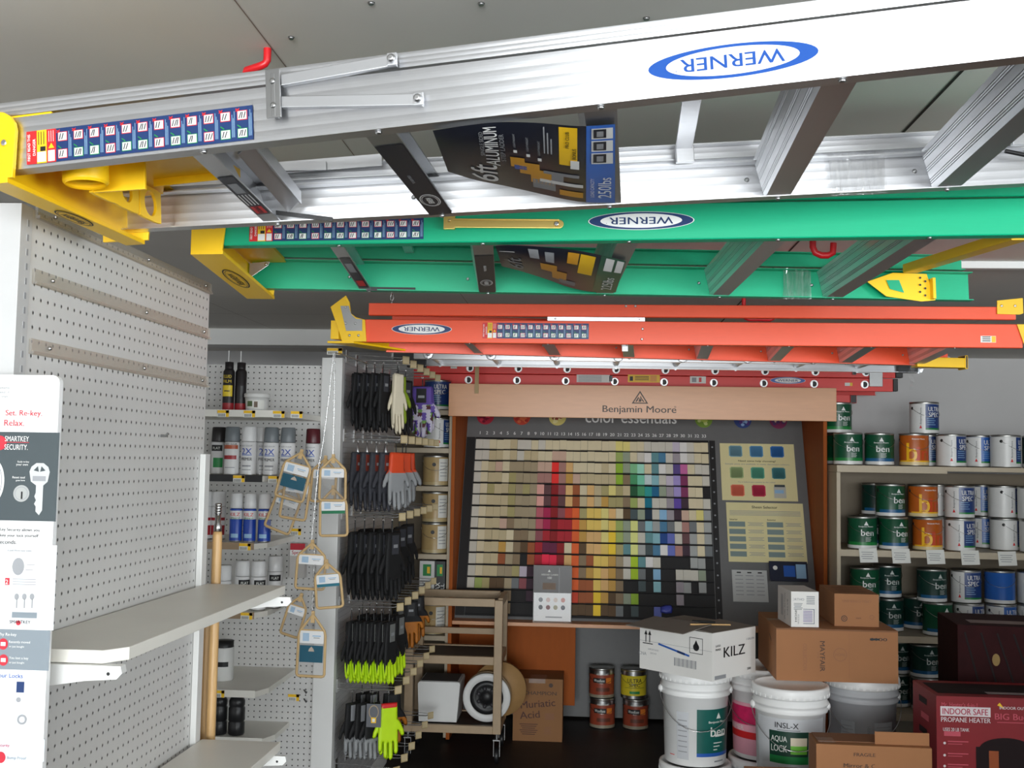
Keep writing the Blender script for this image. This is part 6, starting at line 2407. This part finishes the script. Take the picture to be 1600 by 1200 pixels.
def spray(kind, x, y, z, rz, label, group, h=.198):
    t = thing('spray_can', label, 'spray can', (x, y, z), group)
    r = .0259 if kind == 'kilz' else .0312
    c = (x, y, z)
    capm = {'2xw': SPW, '2xg': SPG, '2xm': SPM, 'kilz': SPW, 'rust': SPG, 'red': SPW, 'white': SPW, 'darkcap': SPK}[kind]
    bm_ = {'kilz': SPB}.get(kind, SPW)
    hb = h - .055
    b = MB().lathe([(r - .002, 0, STEEL), (r, .003, STEEL), (r, .006, bm_), (r, hb - .012, bm_), (r - .002, hb - .008, STEEL), (r - .006, hb, STEEL), (.001, hb, STEEL)], c, 28, bm_, cap=False)
    e = r + .0006

    def T(s, zz, hh_, m, w=None, a=0):
        b.wrap_text(s, e + .0006, c, zz, a + rz, hh_, m, w=w)
    if kind.startswith('2x'):
        T('RUST-OLEUM', hb - .024, .006, GRY, .045)
        T('2X', hb - .046, .024, SPB, .042)
        b.wrap(e, c, hb - .063, hb - .060, -.7 + rz, .7 + rz, BLUE)
        T('PRIMER', hb - .078, .012, BLKP, .046)
        b.wrap(e, c, .036, .042, -.6 + rz, .6 + rz, GRY)
        b.wrap(e, c, .022, .025, -.6 + rz, .6 + rz, GRY)
    elif kind == 'kilz':
        b.wrap(e, c, hb - .05, hb - .016, -PI, PI, SPW, 28)
        b.wrap(e + .0003, c, hb - .016, hb - .011, -PI, PI, SPB, 28)
        T('KILZ', hb - .031, .013, REDP, .042)
        T('UPSHOT', hb - .047, .008, GRNP, .045)
        b.wrap(e, c, .018, .034, -.6 + rz, .6 + rz, SKYP)
    elif kind == 'rust':
        b.wrap(e, c, hb - .036, hb - .020, -1.2 + rz, 1.0 + rz, SPO)
        T('RUST-OLEUM', hb - .016, .006, BLKP, .05)
        b.wrap(e, c, hb - .078, hb - .062, -1.1 + rz, .8 + rz, SPR)
        b.wrap(e, c, .03, .033, -.8 + rz, .6 + rz, GRY)
    elif kind == 'red':
        b.wrap(e, c, .02, .06, -1.2 + rz, 1.2 + rz, SPR)
        b.wrap(e, c, .08, .092, -1.2 + rz, 1.2 + rz, SPR)
    else:
        b.wrap(e, c, hb - .045, hb - .02, -.8 + rz, .8 + rz, BLKP)
        b.wrap(e, c, .03, .07, -.4 + rz, .9 + rz, GRNP)
        T('FLAT', hb - .033, .010, TAGW)
    b.build('can', t)
    MB().lathe([(r - .001, hb - .006), (r - .0005, hb - .004), (r - .0025, h - .004), (r - .006, h), (.001, h)], c, 28, capm, cap=False).build('cap', t)
    return t


G1, G2, G3, G4 = 'spray cans on the second end shelf', 'blue spray cans on the third end shelf', 'red spray cans on the third end shelf', 'white-capped cans on the fourth end shelf'
sy = 4.38
s2, s3, s4 = SHZ[2] + .0004, SHZ[3] + .0004, SHZ[4] + .0004


def sx(px, y=sy):
    return at(px, 700, Y=y).x


spray('rust', sx(363), sy, s2, .1, 'white spray can with rust-red stripes and a grey cap', G1)
spray('darkcap', sx(342, 4.46), 4.46, s2, 0, 'dark-capped spray can at the left, behind the rust-striped can', G1)
spray('2xw', sx(389), sy, s2, 0, 'white-capped 2X primer spray can beside the rust-striped one', G1, .200)
spray('2xw', sx(407, 4.47), 4.47, s2, .8, 'white-capped spray can set back between the 2X primer cans', G1, .200)
spray('2xg', sx(424), sy, s2, 0, 'grey-capped 2X primer can, left one of the pair', G1)
spray('2xg', sx(450), sy, s2, 0, 'grey-capped 2X primer can, right one of the pair behind the tan sleeve', G1)
spray('2xm', sx(489, 4.50), 4.50, s2, -.2, 'maroon-capped 2X primer can by the corner post', G1)
for px, lb in ((373, 'blue and white spray can, left of three'), (394, 'blue and white spray can, middle of three'), (417, 'blue and white spray can, right of three')):
    spray('kilz', sx(px), sy, s3, .05, lb, G2)
spray('red', sx(345, 4.48), 4.48, s3, .1, 'white spray can with red bands beside the blue ones', G3, .2)
spray('red', sx(323, 4.46), 4.46, s3, .1, 'white spray can with red bands, half hidden by the wooden pole', G3, .2)
spray('white', sx(386), sy, s4, .6, 'white-capped can showing above the empty shelf, left of its pair', G4)
spray('white', sx(411), sy, s4, .5, 'white-capped can showing above the empty shelf, right of its pair', G4)
spray('white', sx(436, 4.46), 4.46, s4, .3, 'white can with green and black label, last on its shelf', G4, .212)
spray('white', sx(357), sy, s4, .6, 'shorter white-capped can beside the wooden pole', G4, .178)
# tall aerosols and tub on the top end shelf
s1 = SHZ[1] + .0004
for px, y, m1, lb in ((354, 4.40, mat('aero_yellow', (236, 206, 40), .4, var=0), 'tall black aerosol with yellow label and straw on the top end shelf'), (373, 4.42, SPK, 'tall black aerosol with dark label and straw beside the yellow-labelled one')):
    x = sx(px, y)
    t = thing('aerosol', lb, 'spray can', (x, y, s1))
    r = .0235
    b = MB().lathe([(r - .002, 0, STEEL), (r, .003, SPR), (r, .035, SPK), (r, .165, SPK), (r - .008, .180, SPK), (.001, .180, SPK)], (x, y, s1), 28, SPK, cap=False)
    b.wrap(r + .0006, (x, y, s1), .062, .108, -1.1, 1.0, m1)
    if m1 is not SPK:
        b.wrap_text('FLUID', r + .0014, (x, y, s1), .144, 0, .013, m1, w=.036)
        b.wrap_text('FILM', r + .0014, (x, y, s1), .124, 0, .012, m1, w=.036)
        b.wrap(r + .001, (x, y, s1), .082, .086, -.5, .5, SPK)
    b.build('can', t)
    MB().lathe([(r - .006, .178), (r - .006, .205), (.001, .207)], (x, y, s1), 20, SPK, cap=False).build('cap', t)
    MB().tube([(x, y - .012, s1 + .206), (x, y - .012, s1 + .252)], .0022, WHT, 8).build('straw', t)
c = at(399, 640, Y=4.40)
t = thing('tub', 'white plastic tub with a picture label on the top end shelf', 'tub', (c.x, 4.42, s1))
b = MB().lathe([(.042, 0), (.044, .003), (.050, .062)], (c.x, 4.42, s1), 32, WPAINT)
b.wrap(.0485, (c.x, 4.42, s1), .012, .050, -.9, .9, TAGW)
b.wrap(.0490, (c.x, 4.42, s1), .022, .044, -.6, -.1, mat('tub_green', (90, 110, 70), .5, var=.3, scale=80))
b.wrap(.0490, (c.x, 4.42, s1), .018, .042, .05, .35, mat('tub_brown', (120, 100, 84), .5, var=.3, scale=80))
b.build('body', t)
MB().lathe([(.052, .060), (.0535, .062), (.0535, .074), (.050, .077), (.001, .077)], (c.x, 4.42, s1), 32, WPAINT, cap=False).build('lid', t)
# black jugs under the fifth shelf, little shelf goods
JUG = mat('jug_black', (34, 34, 36), .35, var=.1)
for k, px in enumerate((357, 384)):
    y = 4.56
    x = sx(px, y)
    z = SHZ[6] + .0004
    t = thing('bottle', ('black plastic bottle on the bottom end shelf, left of two', 'black plastic bottle on the bottom end shelf, right of two')[k], 'bottle', (x, y, z), 'black bottles on the bottom end shelf')
    MB().lathe([(.030, 0), (.034, .006), (.034, .05), (.030, .055), (.034, .06), (.034, .11), (.030, .116), (.033, .122), (.033, .14), (.024, .158), (.014, .164)], (x, y, z), 24, JUG).build('body', t)
    MB().lathe([(.0145, .162), (.0145, .185), (.001, .186)], (x, y, z), 18, BLK, cap=False).build('cap', t)
c = at(465, 876, Y=4.74)
b = MB().box(c.x - .033, c.x + .033, 4.735, 4.775, c.z - .075, c.z + .075, mat('spray_box_grey', (190, 186, 182), .5, var=.05))
b.quad((c.x, 4.7344, c.z + .055), X1 * .033, Z1 * .02, CRIM)
b.quad((c.x, 4.734, c.z + .034), X1 * .033, Z1 * .013, WHT)
b.text('Spray', (c.x, 4.7334, c.z + .034), X1, Z1, .02, CRIM, w=.05)
b.box(c.x - .006, c.x + .006, 4.775, 4.799, c.z + .06, c.z + .064, STEEL)
tag(b.build('carton', loc=c), 'narrow red and grey Spray carton hung on the end pegboard by the tan sleeves', 'carton')
c = at(350, 1010, Y=4.5)
t = thing('paint_jar', 'white jar with black lid on the fifth end shelf beside the wooden pole', 'jar', (c.x, 4.5, SHZ[5]))
MB().lathe([(.04, .0004), (.042, .006), (.042, .13), (.036, .14)], (c.x, 4.5, SHZ[5]), 24, WPAINT).wrap(.0425, (c.x, 4.5, SHZ[5]), .06, .08, -.8, .8, BLKP).build('body', t)
MB().lathe([(.040, .136), (.040, .162), (.001, .163)], (c.x, 4.5, SHZ[5]), 24, BLK, cap=False).build('lid', t)

# ------------------------------------------------------------------ glove wall
GLK = mat('glove_black', (20, 20, 22), .75, var=.25, scale=60)
GLG = mat('glove_charcoal', (58, 59, 66), .75, var=.2, scale=60)
GLC = mat('glove_cream', (214, 204, 180), .8, var=.08, scale=30)
GLO = mat('glove_orange', (222, 76, 36), .6, var=.08, scale=30)
GLS = mat('glove_silver', (150, 152, 154), .7, var=.08, scale=30)
GLN = mat('glove_neon', (196, 236, 20), .55, var=.06, scale=30)
GLP = mat('glove_purple', (98, 74, 158), .7, var=.08, scale=30)
GLF = mat('glove_floral', (196, 190, 206), .7, var=.1)
GLY = mat('glove_amber', (176, 104, 24), .6, var=.1, scale=30)
OUT = [(-.040, 0), (.040, 0), (.043, -.05), (.044, -.072), (.060, -.092), (.074, -.122), (.078, -.142), (.072, -.152), (.062, -.148), (.052, -.130), (.046, -.124),
       (.047, -.165), (.047, -.212), (.042, -.224), (.033, -.226), (.026, -.216), (.024, -.172), (.021, -.172), (.021, -.232), (.015, -.245), (.006, -.247), (-.001, -.236), (-.001, -.172),
       (-.004, -.172), (-.005, -.224), (-.010, -.238), (-.019, -.239), (-.025, -.228), (-.025, -.168), (-.028, -.168), (-.031, -.200), (-.037, -.211), (-.045, -.209), (-.049, -.198), (-.049, -.130), (-.046, -.07), (-.043, -.05)]
_gl = pillow(OUT, .0070, .016, .0085)


def glove_mesh(mb, fcol, sx_=1.0, sz=1.0, curl=0.0, thick=1.0):
    vs, fs = _gl
    pts = []
    for x, y, h in vs:
        q = max(0, -y - .12)
        pts.append((x * sx_, h * thick - curl * q * q * 8, y * sz))
    for f in fs:
        cx = sum(vs[i][0] for i in f) / len(f)
        cy = sum(vs[i][1] for i in f) / len(f)
        mb.f.append(tuple(len(mb.v) + i for i in f[::-1]))
        mb.m.append(mb.mi(fcol(cx, cy)))
        mb.s.append(True)
    mb.v += pts


def floral(x, y):
    k = int((x + .2) / .017) * 7 + int((y + .5) / .017) * 13
    return (GLP, GLF, GLF, mat('floral_green', (110, 150, 80), .7, var=.1), GLF, GLP, mat('floral_wine', (84, 36, 44), .7, var=.1), GLF)[k % 8]


KINDS = {
    'black': lambda x, y: GLK,
    'charcoal': lambda x, y: GLG,
    'cream': lambda x, y: GLC,
    'orange': lambda x, y: GLO if y > -.085 else GLS,
    'neon': lambda x, y: GLN if y < -.160 - .012 * math.sin(x * 90) else GLK,
    'allneon': lambda x, y: GLN if y < -.02 else REDP,
    'floral': lambda x, y: GLP if y > -.085 else floral(x, y),
    'greytip': lambda x, y: GLS if y < -.15 else GLK,
    'lime': lambda x, y: mat('glove_lime', (150, 176, 40), .7, var=.1),
    'amber': lambda x, y: GLK if y > -.11 else GLY,
}
CARDM = {'black': GLG, 'charcoal': mat('card_rust', (120, 50, 40), .6, var=0), 'neon': mat('card_grey', (120, 122, 120), .6, var=0), 'greytip': GRY}
_proto = {}


def glove(kind, p, rz, label, group, s=1.0, tilt=0.0, card=True):
    key = (kind, card)
    if key not in _proto:
        root = thing('work_glove', label, 'glove', (0, 0, 0), group)
        d = MB()
        glove_mesh(d, KINDS[kind], curl=.08, thick=1.0)
        g_ = MB()
        d.build('glove', root)
        d = MB()
        glove_mesh(d, KINDS[kind], -.97, .98, curl=.08)
        for i in range(len(d.v)):
            x, y, z = d.v[i]
            d.v[i] = (x + .004, y + .0112, z - .004)
        d.f = [f[::-1] for f in d.f]
        d.build('glove', root)
        d = MB().lathe([(.009, -.012), (.010, .0), (.004, .026), (.001, .034)] if kind == 'charcoal' else [(.002, -.012), (.0025, .0), (.002, .03), (.001, .034)], (0, .008, 0), 10, STEEL if kind == 'charcoal' else BLK)
        d.tube([(0, .008, .034), (.004, .008, .042), (0, .008, .050), (-.004, .008, .042)], .0012, CHROME, 5, closed=True)
        if card:
            d.obox((.0, -.0080, -.045), X1 * .020, Y1 * .0008, Z1 * .034, CARDM.get(kind, BLK))
            d.quad((0, -.0090, -.05), X1 * .013, Z1 * .006, GRY)
        d.build('hang_clip', root)
        _proto[key] = o = root
    else:
        o = copy_tree(_proto[key])
    o.location = p
    o.rotation_euler = (tilt, 0, rz)
    o.scale = (s, s, s)
    o['label'], o['group'] = label, group
    return o


HZ = [2.137, 1.779, 1.431, 1.031, .667, .315]
HYS = [4.87, 5.08, 5.29, 5.50, 5.71, 5.92]
TIP = -.842
PLATE = mat('scan_plate', (186, 166, 124), .5, var=.08)
hookp = None
ROWN = ['top', 'second', 'third', 'fourth', 'fifth', 'lowest']
for r_, z in enumerate(HZ):
    for k, y in enumerate(HYS):
        if hookp is None:
            t = hookp = thing('peg_hook', 'peg hook', 'hook', (GX, y, z))
            b = MB().box(GX + .0005, GX + .004, y - .022, y + .022, z - .012, z + .045, STEEL)
            b.tube([(GX + .003, y, z), (TIP - .015, y, z), (TIP - .004, y, z + .004), (TIP, y, z + .012)], .0028, CHROME, 8)
            b.tube([(GX + .003, y, z + .024), (GX + .05, y, z + .024), (TIP + .008, y, z + .012)], .0018, CHROME, 6)
            b.build('wire', t)
            pa, pn_ = V((.62, .78, 0)), V((.78, -.62, 0))
            b = MB().obox((TIP + .010, y, z + .002), pn_ * .001, pa * .020, Z1 * .018, PLATE)
            b.obox(V((TIP + .010, y, z + .002)) + pn_ * .0013, pn_ * .0004, pa * .017, Z1 * .013, mat('plate_card', (206, 188, 150), .5, var=.05))
            b.build('price_plate', t)
            o = t
        else:
            o = copy_tree(hookp)
        o.location = (GX, y, z)
        o['label'] = 'wire peg hook with a tan price plate in the %s row of the glove wall' % ROWN[r_]
        o['group'] = 'peg hooks in the %s glove row' % ROWN[r_]
rnd = random.Random(5)
HANG = .05


def gl(kind, row, px, Y, rz, label, group, s=1.0, dz=0.0, tilt=0.0, card=True):
    z = HZ[row] - HANG * s - .004 + dz
    x = at(px, 716 - (z - 1.7) * 1700 / Y, Y=Y).x
    x = min(max(x, GX + .035), TIP - .02)
    return glove(kind, (x, Y - .012 * s, z), rz, label, group, s, tilt, card)


def gx_(kind, row, k, x, rz, label, group, s=1.0, card=True):
    """A glove on hook number k of its row, at x along the hook."""
    return glove(kind, (x, HYS[k] - .008 * s, HZ[row] - HANG * s - .004), rz, label, group, s, 0.0, card)


XS = (-1.045, -1.005, -.965, -.925, -.89)
# top row
for k in (0, 1):
    for i, x in enumerate(XS[:4 if k == 0 else 3]):
        gx_('black', 0, k, x, 1.24, 'black work glove in the top row of the glove wall', 'black gloves in the top row', 1.08)
gx_('cream', 0, 0, -.862, .8, 'cream cotton glove near the front of the top row', 'light gloves in the top row', 1.1, card=False).scale = (.66, 1.3, 1.12)
gx_('lime', 0, 1, -.895, .9, 'yellow-green glove peeping out behind the cream one in the top row', 'light gloves in the top row', 1.0)
for i, x in enumerate((-.94, -.895)):
    gx_('black', 0, 2, x, 1.1, 'black glove between the cream glove and the purple floral glove', 'black gloves right of the cream glove', 1.1)
gx_('floral', 0, 4, -.885, -.1, 'purple glove with a floral hand at the right end of the top row', 'light gloves in the top row', 1.12).scale = (1.35, 1.3, 1.12)
# second row
for k in (0, 1):
    for i, x in enumerate((-1.035, -.992, -.949, -.906)[:4 if k == 0 else 3]):
        gx_('charcoal', 1, k, x, .98, 'charcoal work glove in the second row of the glove wall', 'charcoal gloves in the second row', 1.08)
for k, x, rz, lb in ((0, -.860, .95, 'orange and silver glove, front one of three in the second row'), (1, -.868, .75, 'orange and silver glove, middle one of three in the second row'), (2, -.89, .4, 'orange and silver glove, rear one of three in the second row')):
    gx_('orange', 1, k, x, rz, lb, 'orange and silver gloves', 1.06, card=False)
# third row
for k in (0, 1, 2, 3):
    for i, x in enumerate((-1.035, -.992, -.949, -.906, -.866)[:5 if k == 0 else 4]):
        if k < 2 or i > 2:
            gx_('black', 2, k, x, 1.14, 'black work glove in the third row of the glove wall', 'black gloves in the third row', 1.24)
# fourth row
for k in (0, 1, 2):
    for i, x in enumerate((-1.040, -1.006, -.973, -.94, -.905, -.87)[:6 if k < 2 else 5]):
        if k < 2 or i > 3:
            gx_('neon', 3, k, x + .005 * (k % 2), 1.27, 'black glove with neon yellow fingertips in the fourth row', 'neon-tipped gloves', 1.13)
for k, lb in ((3, 'amber-fingered glove in the fourth row, nearer one'), (4, 'amber-fingered glove in the fourth row, farther one')):
    gx_('amber', 3, k, -.885, .5, lb, 'amber-fingered gloves', .95)
# fifth row
for k in (0, 1):
    for i, x in enumerate((-1.03, -.985, -.94)[:3 if k == 0 else 2]):
        gx_('greytip', 4, k, x, .95, 'black and grey glove in the fifth row of the glove wall', 'black and grey gloves in the fifth row', 1.02)
gx_('allneon', 4, 0, -.870, .6, 'neon yellow glove with a red cuff in the fifth row', 'bright gloves in the fifth row', 1.0, card=False)
gx_('amber', 4, 1, -.895, .5, 'black and amber glove below the neon one in the fifth row', 'bright gloves in the fifth row', 1.02)
c = at(584, 1118, Y=4.79)
b = MB().obox(c, X1 * .032, Y1 * .0015, Z1 * .05, mat('tag_grey', (96, 98, 104), .5, var=.05))
b.oval(c + Z1 * .015 - Y1 * .002, X1 * .022, Z1 * .030, mat('tag_tan', (170, 150, 120), .5, var=0), 24, inner=.85)
b.quad(c - Z1 * .02 - Y1 * .0022, X1 * .011, Z1 * .012, YELP)
b.quad(c - Z1 * .02 - Y1 * .0026, X1 * .006, Z1 * .007, TAGW)
b.tube([c + Z1 * .05, V((c.x, 4.87, HZ[4] - .004))], .001, CHROME, 5)
tag(b.build('glove_card', loc=c), 'grey card with a yellow square hanging between gloves in the fifth row', 'card')

# ------------------------------------------------------------------ tan-rimmed sleeves on hanging strips in front of the corner post
RIM = mat('sleeve_rim', (206, 174, 124), .6, var=.08)
SFILM = clear_mat('sleeve_film', (.96, .96, .96), .12, .12, .06)
LABW = mat('sleeve_label', (238, 238, 238), .45, var=0)


def sleeve(cx, cy, Y, wpx, hpx, rot, colr, label, low=False, sh=True):
    """Clear sleeve with a tan rim: a rounded panel with a pointed hanger, white label and coloured card."""
    k = Y / 1700
    o = at(cx, cy, Y=Y)
    a = math.radians(-rot)
    ex = V((math.cos(a), 0, math.sin(a)))
    ez = V((-math.sin(a), 0, math.cos(a)))
    W, H = wpx * k / 2, hpx * k / 2
    t = thing('tan_sleeve', label, 'packet', o, 'tan-rimmed sleeves on hanging strips')
    P = lambda x, z, y=0: o + ex * x + ez * z + Y1 * y
    r = .010
    loop = [P(0, H), P(-W * .45, H * .72), P(-W * .88, H * .46), P(-W * .96, H * .30), P(-W, -H + r), P(-W + r * .3, -H + r * .3), P(-W + r, -H), P(W - r, -H), P(W - r * .3, -H + r * .3), P(W, -H + r), P(W * .96, H * .30), P(W * .88, H * .46), P(W * .45, H * .72)]
    fr_ = MB().tube(loop, .0055, RIM, 8, closed=True)
    fr_.prism([(-.008, H * .72), (.008, H * .72), (.006, H + .012), (-.006, H + .012)], o + Y1 * -.003, ex, ez, Y1 * .006, RIM)
    fr_.bar(P(-W * .8, H * .48), P(W * .8, H * .48), Y1 * .0015, ez * .003, RIM)
    fr_.build('rim', t)
    f = MB().poly([P(0, H * .95, .001), P(-W * .9, H * .46, .001), P(-W, -H + r, .001), P(-W + r, -H, .001), P(W - r, -H, .001), P(W, -H + r, .001), P(W * .9, H * .46, .001)], SFILM)
    tag(f.build('film', t), 'clear film')
    f = MB().obox(P(0, H * .26, -.003), ex * W * .86, Y1 * .0006, ez * H * .20, LABW)
    for j in range(9):
        f.quad(P(-W * .62 + W * .05 * j, H * .26, -.0041), ex * W * (.014 if j % 2 else .022), ez * H * .13, SKYP)
    f.quad(P(W * .35, H * .30, -.0041), ex * W * .3, ez * H * .016, SKYP)
    f.quad(P(W * .35, H * .24, -.0041), ex * W * .22, ez * H * .012, GRY)
    tag(f.build('label', t), 'white barcode label')
    if colr is not None:
        z = -H * .28 if not low else H * .2
        f = MB().obox(P(0, z, -.0022), ex * W * .84, Y1 * .0006, ez * H * .27, colr)
        f.add([P(W * q[0], z + H * q[1], -.0034) for q in ((-.22, .08), (.22, .08), (.16, .16), (0, .24), (-.16, .16))], [(0, 1, 2, 3, 4)], mat('card_hole', (190, 176, 160), .6, var=0))
        f.build('card', t)
    return t


SY_ = 4.255
TEALC = mat('sleeve_teal', (18, 86, 108), .45, var=.1)
GRNC = mat('sleeve_green', (20, 120, 78), .45, var=.1)
BLGC = mat('sleeve_bluegreen', (24, 110, 130), .45, var=.15)
sleeve(461, 743, SY_, 46, 76, 14, TEALC, 'tan sleeve with teal card, uppermost on the left strip')
sleeve(463, 772, SY_ + .03, 42, 78, 8, None, 'tan sleeve showing below the uppermost left one')
sleeve(446, 792, SY_ + .06, 42, 78, 20, None, 'tan sleeve tilted to the left, lowest of the upper left cluster')
sleeve(520, 748, SY_, 42, 68, 0, None, 'tan sleeve with a clear window, uppermost in front of the gloves')
sleeve(506, 750, SY_ + .04, 40, 68, 3, None, 'tan sleeve half hidden behind the uppermost right one')
sleeve(521, 800, SY_ + .02, 44, 74, -2, GRNC, 'tan sleeve with a green card below the clear-windowed one', low=True)
sleeve(486, 884, SY_ - .01, 46, 72, 2, None, 'tan sleeve with an empty window, in front of the corner post')
sleeve(513, 914, SY_ - .02, 42, 70, -6, BLGC, 'tan sleeve with a blue-green card beside the corner post', low=True)
sleeve(461, 962, SY_ + .14, 30, 64, 16, None, 'tan sleeve half hidden behind the bracket of the empty shelf')
sleeve(487, 1008, SY_ - .02, 44, 96, 1, TEALC, 'tan sleeve with teal card, lowest of all, tallest one')
for k, (pts, lb) in enumerate(((((521, 552), (514, 620), (505, 690), (497, 735)), 'thin wire strip hanging from the corner post'), (((523, 552), (522, 640), (520, 716)), 'second thin wire strip close to the corner post'), (((497, 735), (492, 790), (486, 850)), 'wire strip carrying the middle sleeves'), (((492, 850), (490, 910), (487, 962)), 'wire strip carrying the lowest sleeve'))):
    w_ = [at(x, y, Y=SY_ + (.0 if k else .02)) for x, y in pts]
    b = MB()
    b.tube(w_, .0016, CHROME, 6)
    if k < 2:
        b.tube([w_[0], w_[0] + V((.012, .05, .004)), V((w_[0].x + .03, EY - .0215, w_[0].z + .004))], .002, CHROME, 6)
    for q in range(1, 12):
        i = q / 12 * (len(w_) - 1)
        j = int(i)
        p_ = w_[j].lerp(w_[j + 1], i - j)
        b.tube([p_ + X1 * .004 * math.cos(a) + Z1 * .008 * math.sin(a) for a in [PI * m_ / 4 for m_ in range(8)]], .001, CHROME, 5, closed=True)
    tag(b.build('hanging_strip', loc=w_[0]), lb, 'display strip')
